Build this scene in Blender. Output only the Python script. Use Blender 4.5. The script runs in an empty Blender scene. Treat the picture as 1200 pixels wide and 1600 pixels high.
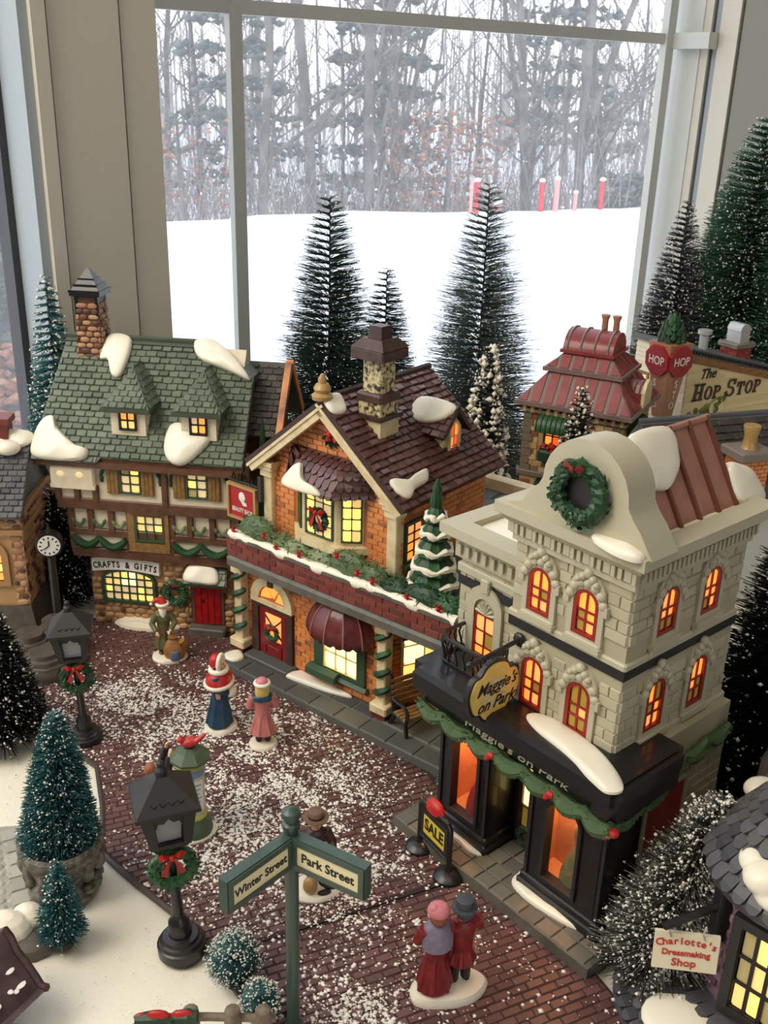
import bpy, bmesh, math, random
import numpy as np
from mathutils import Matrix, Vector, noise
from mathutils.geometry import tessellate_polygon

# ---------------------------------------------------------------- camera, sky, lamps, exposure
SC = bpy.context.scene
COL = SC.collection
S = 0.01                                    # everything below is written in centimetres
CAM_Z = 42.0
cam_data = bpy.data.cameras.new('camera')
cam_data.sensor_fit = 'VERTICAL'
cam_data.sensor_height = 36.0
cam_data.lens = 36.0 * 1600.0 / 1600.0
cam_data.clip_start = 0.02
cam_data.clip_end = 400
cam = bpy.data.objects.new('camera', cam_data)
COL.objects.link(cam)
pitch, roll = math.radians(22.8), math.radians(1.6)
fwd = Vector((0, math.cos(pitch), -math.sin(pitch)))
rgt = Vector((1, 0, 0))
upv = rgt.cross(fwd)
cr, sr = math.cos(roll), math.sin(roll)
r2 = cr * rgt + sr * upv
u2 = -sr * rgt + cr * upv
cm = Matrix((r2, u2, -fwd)).transposed().to_4x4()
cm.translation = Vector((0, 0, CAM_Z * S))
cam.matrix_world = cm
cam_data.dof.use_dof = True
cam_data.dof.focus_distance = 0.62
cam_data.dof.aperture_fstop = 48.0
SC.camera = cam

world = bpy.data.worlds.new('overcast_sky')
SC.world = world
world.use_nodes = True
wn = world.node_tree.nodes
wl = world.node_tree.links
bg = wn['Background']
tc = wn.new('ShaderNodeTexCoord'); sep = wn.new('ShaderNodeSeparateXYZ'); wr = wn.new('ShaderNodeValToRGB')
wl.new(tc.outputs['Generated'], sep.inputs[0]); wl.new(sep.outputs['Z'], wr.inputs[0])
wr.color_ramp.elements[0].color = (0.92, 0.95, 1.0, 1); wr.color_ramp.elements[1].color = (0.80, 0.88, 1.0, 1)
wl.new(wr.outputs[0], bg.inputs['Color'])
bg.inputs['Strength'].default_value = 2.3

def lamp(name, kind, loc, power, color, rot=(0, 0, 0), size=1.0, size_y=None):
    d = bpy.data.lights.new(name, kind)
    d.energy = power; d.color = color
    if kind == 'AREA':
        d.shape = 'RECTANGLE'; d.size = size; d.size_y = size_y or size
    else:
        d.shadow_soft_size = size
    o = bpy.data.objects.new(name, d); COL.objects.link(o)
    o.location = Vector(loc) * S; o.rotation_euler = rot
    return o

lamp('ceiling_light', 'AREA', (-20, -40, 158), 10.5, (1.0, 0.90, 0.74), (math.radians(-18), 0, 0), 1.6, 1.2)
LQ = (Vector((-8, 44, 0)) - Vector((-92, 14, 108))).to_track_quat('-Z', 'Y').to_euler()
lamp('left_fill_light', 'AREA', (-92, 14, 108), 15.5, (1.0, 0.93, 0.80), LQ, 0.7, 0.9)  # area lamp added inside the room to brighten the left side

vs = SC.view_settings
vs.view_transform = 'Standard'
vs.look = 'None'
vs.exposure = 0.0
vs.gamma = 1.0
vs.use_curve_mapping = False
SC.cycles.use_denoising = True
SC.cycles.max_bounces = 6
SC.cycles.transparent_max_bounces = 12
SC.cycles.caustics_reflective = False
SC.cycles.caustics_refractive = False
SC.cycles.sample_clamp_indirect = 6.0

# ---------------------------------------------------------------- materials
def lin(h):
    if isinstance(h, (tuple, list)):
        c = [x / 255.0 for x in h]
    else:
        c = [int(h[i:i + 2], 16) / 255.0 for i in (0, 2, 4)]
    return tuple(((x / 12.92) if x <= 0.04045 else ((x + 0.055) / 1.055) ** 2.4) for x in c) + (1.0,)

MATS = {}
def mat(name, col, rough=0.5, ramp=None, mix=None, mscale=1.5, bump=0.0, bscale=6.0, metal=0.0, coat=0.0, spec=0.5, trans=0.0):
    """col: base; ramp: colours picked per piece at random; mix: second colour in a noise pattern (mscale per cm)."""
    m = bpy.data.materials.new(name); m.use_nodes = True
    nt = m.node_tree; N, L = nt.nodes, nt.links
    b = N['Principled BSDF']
    b.inputs['Base Color'].default_value = lin(col)
    b.inputs['Roughness'].default_value = rough
    b.inputs['Metallic'].default_value = metal
    b.inputs['Specular IOR Level'].default_value = spec
    if coat: b.inputs['Coat Weight'].default_value = coat
    out = None
    if ramp:
        oi = N.new('ShaderNodeObjectInfo'); ge = N.new('ShaderNodeNewGeometry')
        ad = N.new('ShaderNodeMath'); ad.operation = 'ADD'
        fr = N.new('ShaderNodeMath'); fr.operation = 'FRACT'
        L.new(oi.outputs['Random'], ad.inputs[0]); L.new(ge.outputs['Random Per Island'], ad.inputs[1]); L.new(ad.outputs[0], fr.inputs[0])
        cr_ = N.new('ShaderNodeValToRGB'); cr_.color_ramp.interpolation = 'CONSTANT'
        els = cr_.color_ramp.elements
        els[0].position = 0.0; els[0].color = lin(ramp[0]); els[1].position = 1.0 / len(ramp); els[1].color = lin(ramp[min(1, len(ramp) - 1)])
        for i in range(2, len(ramp)):
            e = els.new(i / len(ramp)); e.color = lin(ramp[i])
        L.new(fr.outputs[0], cr_.inputs[0]); out = cr_.outputs[0]
    if mix or bump:
        g = N.new('ShaderNodeNewGeometry')
    if mix:
        n = N.new('ShaderNodeTexNoise'); n.inputs['Scale'].default_value = mscale * 100; n.inputs['Detail'].default_value = 4
        L.new(g.outputs['Position'], n.inputs['Vector'])
        st = N.new('ShaderNodeValToRGB'); st.color_ramp.elements[0].position = 0.42; st.color_ramp.elements[1].position = 0.62
        L.new(n.outputs[0], st.inputs[0])
        mx = N.new('ShaderNodeMix'); mx.data_type = 'RGBA'
        if out: L.new(out, mx.inputs[6])
        else: mx.inputs[6].default_value = lin(col)
        mx.inputs[7].default_value = lin(mix)
        L.new(st.outputs[0], mx.inputs[0]); out = mx.outputs[2]
    if out: L.new(out, b.inputs['Base Color'])
    if bump:
        n2 = N.new('ShaderNodeTexNoise'); n2.inputs['Scale'].default_value = bscale * 100; n2.inputs['Detail'].default_value = 5
        L.new(g.outputs['Position'], n2.inputs['Vector'])
        bp = N.new('ShaderNodeBump'); bp.inputs['Strength'].default_value = bump; bp.inputs['Distance'].default_value = 0.001
        L.new(n2.outputs[0], bp.inputs['Height']); L.new(bp.outputs[0], b.inputs['Normal'])
    if trans:
        b.inputs['Subsurface Weight'].default_value = trans
        b.inputs['Subsurface Radius'].default_value = (0.004, 0.002, 0.001)
    MATS[name] = m
    return m

def glow(name, col, strength):
    m = bpy.data.materials.new(name); m.use_nodes = True
    b = m.node_tree.nodes['Principled BSDF']
    b.inputs['Base Color'].default_value = lin(col)
    b.inputs['Roughness'].default_value = 0.35
    b.inputs['Emission Color'].default_value = lin(col)
    b.inputs['Emission Strength'].default_value = strength
    MATS[name] = m
    return m

# ---------------------------------------------------------------- mesh helpers (cm)
def T(x, y, z): return Matrix.Translation((x, y, z))
def RX(a): return Matrix.Rotation(math.radians(a), 4, 'X')
def RY(a): return Matrix.Rotation(math.radians(a), 4, 'Y')
def RZ(a): return Matrix.Rotation(math.radians(a), 4, 'Z')
def SCL(x, y, z): return Matrix.Diagonal((x, y, z, 1))
def FM(o, xd, yd):
    xd = Vector(xd).normalized(); yd = Vector(yd).normalized(); zd = xd.cross(yd)
    m = Matrix((xd, yd, zd)).transposed().to_4x4(); m.translation = Vector(o)
    return m
def front(y=0.0, x=0.0, z=0.0): return FM((x, y, z), (1, 0, 0), (0, 0, 1))
def rside(x=0.0, y=0.0, z=0.0): return FM((x, y, z), (0, 1, 0), (0, 0, 1))
def floorm(z=0.0): return T(0, 0, z)

def rect(x0, y0, x1, y1): return [(x0, y0), (x1, y0), (x1, y1), (x0, y1)]
def outline(x0, y0, w, h, arch=0.0, n=8):
    if arch <= 0: return rect(x0, y0, x0 + w, y0 + h)
    p = [(x0, y0), (x0 + w, y0)]
    for i in range(n + 1):
        a = math.pi * i / n
        p.append((x0 + w / 2 + math.cos(a) * w / 2, y0 + h - arch + math.sin(a) * arch))
    return p
def smooth_poly(pts, n=6):
    out = []; k = len(pts)
    for i in range(k):
        p0, p1, p2, p3 = [Vector(pts[(i + j - 1) % k]) for j in range(4)]
        for s in range(n):
            t = s / n
            out.append(tuple(0.5 * ((2 * p1) + (p2 - p0) * t + (2 * p0 - 5 * p1 + 4 * p2 - p3) * t * t + (3 * p1 - p0 - 3 * p2 + p3) * t ** 3)))
    return out
def area2(p): return 0.5 * sum(p[i][0] * p[(i + 1) % len(p)][1] - p[(i + 1) % len(p)][0] * p[i][1] for i in range(len(p)))
def ccw(p): return list(p) if area2(p) > 0 else list(p)[::-1]

class MB:
    def __init__(self): self.v = []; self.f = []; self.mi = []
    def add(self, vs, fs, M=None, mi=0):
        o = len(self.v)
        if M is None: self.v += [tuple(x) for x in vs]
        else: self.v += [tuple(M @ Vector(x)) for x in vs]
        self.f += [tuple(i + o for i in f) for f in fs]
        self.mi += [mi] * len(fs)
        return self
    def box(self, x0, x1, y0, y1, z0, z1, M=None, mi=0, b=0.0):
        """box, with chamfered top and vertical edges when b > 0"""
        if b <= 0:
            v = [(x, y, z) for z in (z0, z1) for x, y in ((x0, y0), (x1, y0), (x1, y1), (x0, y1))]
            return self.add(v, [(3, 2, 1, 0), (4, 5, 6, 7), (0, 1, 5, 4), (1, 2, 6, 5), (2, 3, 7, 6), (3, 0, 4, 7)], M, mi)
        p = [(x0 + b, y0), (x1 - b, y0), (x1, y0 + b), (x1, y1 - b), (x1 - b, y1), (x0 + b, y1), (x0, y1 - b), (x0, y0 + b)]
        cx, cy = (x0 + x1) / 2, (y0 + y1) / 2
        q = [(x + (b if x < cx else -b) * .8, y + (b if y < cy else -b) * .8) for x, y in p]
        v = [(x, y, z0) for x, y in p] + [(x, y, z1 - b) for x, y in p] + [(x, y, z1) for x, y in q]
        f = [tuple(range(7, -1, -1)), tuple(range(16, 24))]
        for k in (0, 8):
            for i in range(8): j = (i + 1) % 8; f.append((k + i, k + j, k + 8 + j, k + 8 + i))
        return self.add(v, f, M, mi)
    def prism(self, poly, z0, z1, M=None, mi=0, top=1.0):
        poly = ccw(poly); n = len(poly)
        cx = sum(p[0] for p in poly) / n; cy = sum(p[1] for p in poly) / n
        v = [(x, y, z0) for x, y in poly] + [(cx + (x - cx) * top, cy + (y - cy) * top, z1) for x, y in poly]
        f = [(i, (i + 1) % n, n + (i + 1) % n, n + i) for i in range(n)]
        tri = tessellate_polygon([[Vector((x, y, 0)) for x, y in poly]]) if n > 4 else None
        if tri:
            for t in tri:
                a = list(t)
                s = area2([poly[i] for i in a])
                if s < 0: a = a[::-1]
                f.append(tuple(i + n for i in a)); f.append(tuple(a[::-1]))
        else:
            f.append(tuple(range(n, 2 * n))); f.append(tuple(range(n - 1, -1, -1)))
        return self.add(v, f, M, mi)
    def plate(self, outer, holes, z0, z1, M=None, mi=0):
        loops = [ccw(outer)] + [ccw(h)[::-1] for h in holes]
        flat = [p for l in loops for p in l]; n = len(flat)
        v = [(x, y, z0) for x, y in flat] + [(x, y, z1) for x, y in flat]
        f = []
        for t in tessellate_polygon([[Vector((x, y, 0)) for x, y in l] for l in loops]):
            a = list(t)
            if area2([flat[i] for i in a]) < 0: a = a[::-1]
            f.append(tuple(i + n for i in a)); f.append(tuple(a[::-1]))
        k = 0
        for l in loops:
            m = len(l)
            for i in range(m):
                a, b_ = k + i, k + (i + 1) % m
                f.append((a, b_, b_ + n, a + n))
            k += m
        return self.add(v, f, M, mi)
    def lathe(self, prof, n=16, M=None, mi=0, sx=1.0, sy=1.0, wob=0.0):
        v = []; f = []
        for j, (r, z) in enumerate(prof):
            for i in range(n):
                a = 2 * math.pi * i / n
                rr = r * (1 + (wob * math.cos(a * n / 2) if wob else 0))
                v.append((rr * math.cos(a) * sx, rr * math.sin(a) * sy, z))
        for j in range(len(prof) - 1):
            for i in range(n):
                k = (i + 1) % n
                f.append((j * n + i, j * n + k, (j + 1) * n + k, (j + 1) * n + i))
        f.append(tuple(range(n - 1, -1, -1))); m = (len(prof) - 1) * n
        f.append(tuple(range(m, m + n)))
        return self.add(v, f, M, mi)
    def loft(self, rings, n=16, M=None, mi=0):
        v = []; f = []
        for (cx, cy, z, rx, ry) in rings:
            for i in range(n):
                a = 2 * math.pi * i / n
                v.append((cx + rx * math.cos(a), cy + ry * math.sin(a), z))
        for j in range(len(rings) - 1):
            for i in range(n):
                k = (i + 1) % n
                f.append((j * n + i, j * n + k, (j + 1) * n + k, (j + 1) * n + i))
        f.append(tuple(range(n - 1, -1, -1))); m = (len(rings) - 1) * n
        f.append(tuple(range(m, m + n)))
        return self.add(v, f, M, mi)
    def tube(self, pts, r, n=6, M=None, mi=0, closed=False):
        P = [Vector(p) for p in pts]; k = len(P)
        R = r if isinstance(r, (list, tuple)) else [r] * k
        v = []; f = []; ref = None
        for j in range(k):
            a = P[(j - 1) % k] if (closed or j > 0) else P[j]
            b_ = P[(j + 1) % k] if (closed or j < k - 1) else P[j]
            t = (b_ - a).normalized()
            if ref is None:
                ref = Vector((0, 0, 1)) if abs(t.z) < 0.9 else Vector((1, 0, 0))
            x = (ref - t * ref.dot(t)).normalized(); ref = x
            y = t.cross(x)
            for i in range(n):
                an = 2 * math.pi * i / n
                v.append(tuple(P[j] + (x * math.cos(an) + y * math.sin(an)) * R[j]))
        for j in range(k if closed else k - 1):
            for i in range(n):
                q = (i + 1) % n; j2 = (j + 1) % k
                f.append((j * n + i, j * n + q, j2 * n + q, j2 * n + i))
        if not closed:
            f.append(tuple(range(n - 1, -1, -1))); f.append(tuple(range((k - 1) * n, k * n)))
        return self.add(v, f, M, mi)
    def ball(self, c, rx, ry=None, rz=None, nu=12, nv=8, M=None, mi=0):
        ry = rx if ry is None else ry; rz = rx if rz is None else rz
        v = [(c[0], c[1], c[2] - rz)]; f = []
        for j in range(1, nv):
            b_ = math.pi * j / nv - math.pi / 2
            for i in range(nu):
                a = 2 * math.pi * i / nu
                v.append((c[0] + rx * math.cos(b_) * math.cos(a), c[1] + ry * math.cos(b_) * math.sin(a), c[2] + rz * math.sin(b_)))
        v.append((c[0], c[1], c[2] + rz)); last = len(v) - 1
        for i in range(nu):
            k = (i + 1) % nu
            f.append((0, 1 + k, 1 + i)); f.append((last, last - nu + i, last - nu + k))
            for j in range(nv - 2):
                o = 1 + j * nu
                f.append((o + i, o + k, o + nu + k, o + nu + i))
        return self.add(v, f, M, mi)
    def blob(self, outl, th, M=None, mi=0, seed=0, n=5):
        """a soft pillow of snow on a face"""
        o = ccw(smooth_poly(outl, n)); k = len(o)
        cx = sum(p[0] for p in o) / k; cy = sum(p[1] for p in o) / k
        v = []; f = []
        rings = [(1.0, -0.12), (1.0, 0.35), (0.93, 0.75), (0.8, 0.95), (0.5, 1.05), (0.2, 1.1)]
        for s, h in rings:
            for (x, y) in o:
                X, Y = cx + (x - cx) * s, cy + (y - cy) * s
                nz = noise.noise(Vector((X * .9 + seed * 7.1, Y * .9, seed)))
                v.append((X, Y, th * h * (1 + 0.35 * nz if h > 0 else 1)))
        for j in range(len(rings) - 1):
            for i in range(k):
                q = (i + 1) % k
                f.append((j * k + i, j * k + q, (j + 1) * k + q, (j + 1) * k + i))
        f.append(tuple(range((len(rings) - 1) * k, len(rings) * k)))
        return self.add(v, f, M, mi)
    def mesh(self, name, mats, smooth=False, angle=None):
        me = bpy.data.meshes.new(name)
        vv = np.array(self.v, dtype=np.float64) * S
        me.from_pydata(vv.tolist(), [], self.f)
        for m in (mats if isinstance(mats, (list, tuple)) else [mats]): me.materials.append(m)
        if any(self.mi): me.polygons.foreach_set('material_index', self.mi)
        if smooth:
            me.polygons.foreach_set('use_smooth', [True] * len(self.f))
            if angle: me.set_sharp_from_angle(angle=math.radians(angle))
        me.update()
        return me

ROOTM = {}
def setm(o, M):
    M = M.copy(); M.translation = M.translation * S
    o.matrix_local = M
def obj(name, mb, m, parent=None, smooth=False, angle=40, M=None, label=None, kind=None):
    me = mb.mesh(name, m, smooth, angle) if isinstance(mb, MB) else mb
    o = bpy.data.objects.new(name, me); COL.objects.link(o)
    if parent is not None: o.parent = parent
    if M is not None: setm(o, M)
    if label: o['label'] = label
    if kind: o['kind'] = kind
    return o
def thing(name, label, cat, loc=(0, 0, 0), rz=0.0, group=None, tilt=None):
    o = bpy.data.objects.new(name, None); COL.objects.link(o)
    o.empty_display_size = 0.01
    M = T(*loc) @ RZ(rz)
    if tilt: M = T(*loc) @ RX(tilt[0]) @ RY(tilt[1]) @ RZ(rz)
    setm(o, M); ROOTM[o.name] = M
    o['label'] = label; o['category'] = cat
    if group: o['group'] = group
    return o
def struct(name, mb, m, parent=None, smooth=False):
    o = obj(name, mb, m, parent, smooth); o['kind'] = 'structure'; return o

def unit_mesh(kind, m):
    key = kind + '|' + m.name
    if key in UNITS: return UNITS[key]
    b = MB()
    if kind == 'brick':
        i = .07
        b.add([(-.5, -.5, 0), (.5, -.5, 0), (.5, .5, 0), (-.5, .5, 0), (-.5 + i * .6, -.5 + i, 1), (.5 - i * .6, -.5 + i, 1), (.5 - i * .6, .5 - i, 1), (-.5 + i * .6, .5 - i, 1)],
              [(4, 5, 6, 7), (0, 1, 5, 4), (1, 2, 6, 5), (2, 3, 7, 6), (3, 0, 4, 7)])
    elif kind == 'stone':
        p = [(-.5, -.22), (-.28, -.5), (.26, -.47), (.5, -.2), (.46, .25), (.2, .5), (-.3, .46), (-.48, .2)]
        v = [(x, y, 0) for x, y in p] + [(x * .82, y * .8, .7) for x, y in p] + [(x * .45, y * .45, 1) for x, y in p]
        f = [tuple(range(16, 24))]
        for k in (0, 8):
            for i in range(8): j = (i + 1) % 8; f.append((k + i, k + j, k + 8 + j, k + 8 + i))
        b.add(v, f)
    elif kind == 'shingle':
        b.add([(-.48, -.55, -.1), (.48, -.55, -.1), (.5, .6, -.15), (-.5, .6, -.15), (-.46, -.52, .85), (-.40, -.40, 1), (.40, -.40, 1), (.46, -.52, .85), (.48, .6, .1), (-.48, .6, .1)],
              [(0, 1, 7, 4), (4, 7, 6, 5), (5, 6, 8, 9), (1, 2, 8, 6, 7), (3, 0, 4, 5, 9)])
    elif kind == 'scale':
        p = [(-.5, .55), (-.5, -.1), (-.36, -.42), (0, -.58), (.36, -.42), (.5, -.1), (.5, .55)]
        v = [(x, y, -.1) for x, y in p] + [(x * .94, y * .96, 1.0 if y < 0.2 else .1) for x, y in p]
        f = [(i, i + 1, 8 + i, 7 + i) for i in range(6)] + [(7, 8, 9, 10, 11, 12, 13)]
        b.add(v, f)
    UNITS[key] = b.mesh(kind, m, smooth=(kind == 'stone'))
    return UNITS[key]
UNITS = {}

def spans(poly, y):
    xs = []
    n = len(poly)
    for i in range(n):
        (x0, y0), (x1, y1) = poly[i], poly[(i + 1) % n]
        if (y0 <= y < y1) or (y1 <= y < y0):
            xs.append(x0 + (y - y0) / (y1 - y0) * (x1 - x0))
    xs.sort()
    return [(xs[i], xs[i + 1]) for i in range(0, len(xs) - 1, 2)]
def inter(a, b):
    return [(max(p[0], q[0]), min(p[1], q[1])) for p in a for q in b if min(p[1], q[1]) > max(p[0], q[0])]
def subtract(a, b):
    for q in b:
        out = []
        for p in a:
            if q[1] <= p[0] or q[0] >= p[1]: out.append(p); continue
            if q[0] > p[0]: out.append((p[0], q[0]))
            if q[1] < p[1]: out.append((q[1], p[1]))
        a = out
    return a
def field(fm, poly, bw, bh, gap=.06, holes=(), stagger=.5, jit=0.0, th=.08, rnd=None, minw=.22):
    rnd = rnd or random.Random(5)
    ys = [p[1] for p in poly]; y = min(ys) + bh / 2; row = 0; out = []
    while y < max(ys) - bh * .3:
        sp = inter(spans(poly, y - .42 * bh), spans(poly, y + .42 * bh))
        for h in holes:
            for yy in (y - .48 * bh, y, y + .48 * bh): sp = subtract(sp, spans(h, yy))
        for (a, b_) in sp:
            k = math.floor(a / bw) - 1
            off = (stagger * bw if row % 2 else 0)
            edges = [a]
            x = k * bw + off
            while x < b_:
                xx = x + (rnd.uniform(-jit, jit) * bw if jit else 0)
                if a + minw * bw < xx < b_ - minw * bw: edges.append(xx)
                x += bw
            edges.append(b_)
            for i in range(len(edges) - 1):
                w = edges[i + 1] - edges[i]
                if w < gap * 1.5: continue
                out.append((fm, (edges[i] + edges[i + 1]) / 2, y + (rnd.uniform(-jit, jit) * bh * .25 if jit else 0), w - gap,
                            (bh - gap) * (rnd.uniform(.85, 1.12) if jit else 1), th * rnd.uniform(.7, 1.25)))
        y += bh; row += 1
    return out
CAMV = Vector((0, 0, CAM_Z))
def pieces(part, root, name, items, kind, m, n=285, rot=0.0, rnd=None):
    """the pieces that show largest are objects under part, the rest one piece of kind stuff"""
    rnd = rnd or random.Random(3)
    RM = ROOTM[root.name]; me = unit_mesh(kind, m)
    sc = []
    for it in items:
        fm, x, y, w, h, th = it
        W = RM @ fm; P = W @ Vector((x, y, 0)); d = CAMV - P
        sc.append((w * h * max(0.0, (W.to_3x3() @ Vector((0, 0, 1))).dot(d)) / d.length ** 3, it))
    sc.sort(key=lambda t: -t[0])
    for k, (s_, (fm, x, y, w, h, th)) in enumerate(sc[:n]):
        o = bpy.data.objects.new(name, me); COL.objects.link(o); o.parent = part
        setm(o, fm @ T(x, y, 0) @ RZ(rnd.uniform(-rot, rot)) @ SCL(w, h, th))
    rest = sc[n:]
    if rest:
        b = MB(); base = MB()
        vs_ = [tuple(v.co / S) for v in me.vertices]; fs_ = [tuple(p.vertices) for p in me.polygons]
        for s_, (fm, x, y, w, h, th) in rest:
            b.add(vs_, fs_, fm @ T(x, y, 0) @ RZ(rnd.uniform(-rot, rot)) @ SCL(w, h, th))
        obj(name + '_remainder', b, m, part, kind='stuff')

def window(root, fm, x0, y0, w, h, nx, ny, fmat, lits, arch=0.0, fr=.14, depth=.22, bar=.06, seed=0, name='window', label=None, rows=None):
    """frame with bars, each pane a mesh of its own under it"""
    rnd = random.Random(seed)
    b = MB()
    b.plate(outline(x0 - fr, y0 - fr, w + 2 * fr, h + 2 * fr, arch + fr if arch else 0), [outline(x0, y0, w, h, arch)], -.1, depth, fm)
    cw = w / nx; rows = rows or [1.0 / ny] * ny
    ye = [y0]
    for q in rows: ye.append(ye[-1] + q * h)
    def top(x):
        if arch <= 0: return y0 + h
        u = max(-1, min(1, (x - x0 - w / 2) / (w / 2)))
        return y0 + h - arch + arch * math.sqrt(max(0, 1 - u * u))
    for i in range(1, nx): b.box(x0 + i * cw - bar / 2, x0 + i * cw + bar / 2, y0, top(x0 + i * cw), 0, depth * .8, fm)
    for j in range(1, ny):
        y = ye[j]
        xa = x0
        if arch and y > y0 + h - arch:
            xa = x0 + w / 2 - w / 2 * math.sqrt(max(0, 1 - ((y - (y0 + h - arch)) / arch) ** 2))
        b.box(xa, 2 * x0 + w - xa, y - bar / 2, y + bar / 2, 0, depth * .75, fm)
    f = obj(name, b, fmat, root, label=label)
    for i in range(nx):
        for j in range(ny):
            xa, xb = x0 + i * cw + bar * .4, x0 + (i + 1) * cw - bar * .4
            ya, yb = ye[j] + bar * .4, ye[j + 1] - bar * .4
            m = rnd.choice(lits)
            p = MB()
            if arch and top(xa if i * 2 < nx else xb) < yb:
                pts = [(xa, ya), (xb, ya)]
                for k in range(6):
                    x = xb + (xa - xb) * k / 5
                    pts.append((x, max(ya + .01, min(yb, top(x) - .01))))
                p.prism(pts, -.02, depth * .4, fm)
            else:
                c = min((xb - xa), (yb - ya)) * .15
                p.prism([(xa + c, ya), (xb - c, ya), (xb, ya + c), (xb, yb - c), (xb - c, yb), (xa + c, yb), (xa, yb - c), (xa, ya + c)], -.02, depth * .4, fm)
            obj('pane', p, m, f)
    return f

def txt(root, body, fm, x, y, size, m, shear=0.0, bold=0.0, z=.02, ext=.012, name='lettering', sp=1.0, align='CENTER', sx=1.0):
    c = bpy.data.curves.new(name, 'FONT')
    c.body = body; c.size = size * S; c.shear = shear; c.offset = bold * S; c.extrude = ext * S
    c.align_x = align; c.align_y = 'CENTER'; c.space_character = sp; c.resolution_u = 3
    c.materials.append(m)
    o = bpy.data.objects.new(name, c); COL.objects.link(o); o.parent = root
    setm(o, fm @ T(x, y, z) @ SCL(sx, 1, 1))
    TEXTS.append(o)
    return o
TEXTS = []
def texts_to_meshes():
    dg = bpy.context.evaluated_depsgraph_get()
    for o in TEXTS:
        me = bpy.data.meshes.new_from_object(o.evaluated_get(dg))
        n = bpy.data.objects.new(o.name, me); nm = o.name; par = o.parent; M = o.matrix_local.copy()
        COL.objects.link(n); n.parent = par; n.matrix_local = M
        for k in o.keys(): n[k] = o[k]
        bpy.data.objects.remove(o); n.name = nm
def arc_txt(root, body, fm, x, y, size, m, rad, pitch=.62, **kw):
    """letters set along an arc, each a mesh of its own"""
    n = len(body); step = size * pitch / rad
    for i, ch in enumerate(body):
        if ch == ' ': continue
        a = (i - (n - 1) / 2) * step
        txt(root, ch, fm @ T(x + rad * math.sin(a), y - rad * (1 - math.cos(a)), 0) @ Matrix.Rotation(-a, 4, 'Z'), 0, 0, size, m, name='letter', **kw)

def wreath(root, fm, x, y, R, r, mleaf, mbow=None, bowpos=90, bow=1.0, name='wreath', seed=1, flat=.8, tails=True):
    rnd = random.Random(seed); b = MB()
    M = fm @ T(x, y, r * .6)
    nu, nv = 40, 8; v = []; f = []
    for i in range(nu):
        a = 2 * math.pi * i / nu
        for j in range(nv):
            c = 2 * math.pi * j / nv
            rr = r * (1 + .28 * rnd.uniform(-1, 1))
            v.append(((R + rr * math.cos(c)) * math.cos(a), (R + rr * math.cos(c)) * math.sin(a), rr * flat * math.sin(c)))
    for i in range(nu):
        for j in range(nv):
            i2, j2 = (i + 1) % nu, (j + 1) % nv
            f.append((i * nv + j, i2 * nv + j, i2 * nv + j2, i * nv + j2))
    b.add(v, f, M)
    for k in range(90):
        a = rnd.uniform(0, 6.283); c = rnd.uniform(-.4, 3.5); q = R + r * math.cos(c)
        base = Vector((q * math.cos(a), q * math.sin(a), r * flat * math.sin(c)))
        d = Vector((math.cos(a + 1.2) , math.sin(a + 1.2), .7 * math.sin(c))).normalized() * r * rnd.uniform(.5, .9)
        s_ = Vector((-d.y, d.x, 0)).normalized() * r * .28
        b.add([base, base + d * .5 + s_ + Vector((0, 0, r * .2)), base + d, base + d * .5 - s_ + Vector((0, 0, r * .2))], [(0, 1, 2), (0, 2, 3)], M)
    w = obj(name, b, mleaf, root)
    if mbow:
        a = math.radians(bowpos)
        BM = fm @ T(x + R * math.cos(a), y + R * math.sin(a), r * 1.5)
        q = MB(); s = bow * r
        for sg in (-1, 1):
            q.add([(0, 0, 0), (sg * 1.0 * s, .75 * s, .25 * s), (sg * 1.5 * s, .35 * s, .1 * s), (sg * 1.1 * s, -.35 * s, .25 * s), (sg * .7 * s, .2 * s, .75 * s)],
                  [(0, 1, 4), (1, 2, 4), (2, 3, 4), (3, 0, 4), (0, 3, 2, 1)], BM)
            if tails:
                q.add([(0, 0, .2 * s), (sg * .5 * s, -.3 * s, .35 * s), (sg * 1.35 * s, -2.2 * s, .2 * s), (sg * .75 * s, -2.4 * s, .2 * s), (sg * .6 * s, -1 * s, 0)],
                      [(0, 1, 2, 3), (0, 4, 1), (1, 4, 2), (2, 4, 3), (3, 4, 0)], BM)
        q.ball((0, 0, .3 * s), .38 * s, nu=8, nv=5, M=BM)
        obj('bow', q, mbow, w)
    return w

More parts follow.
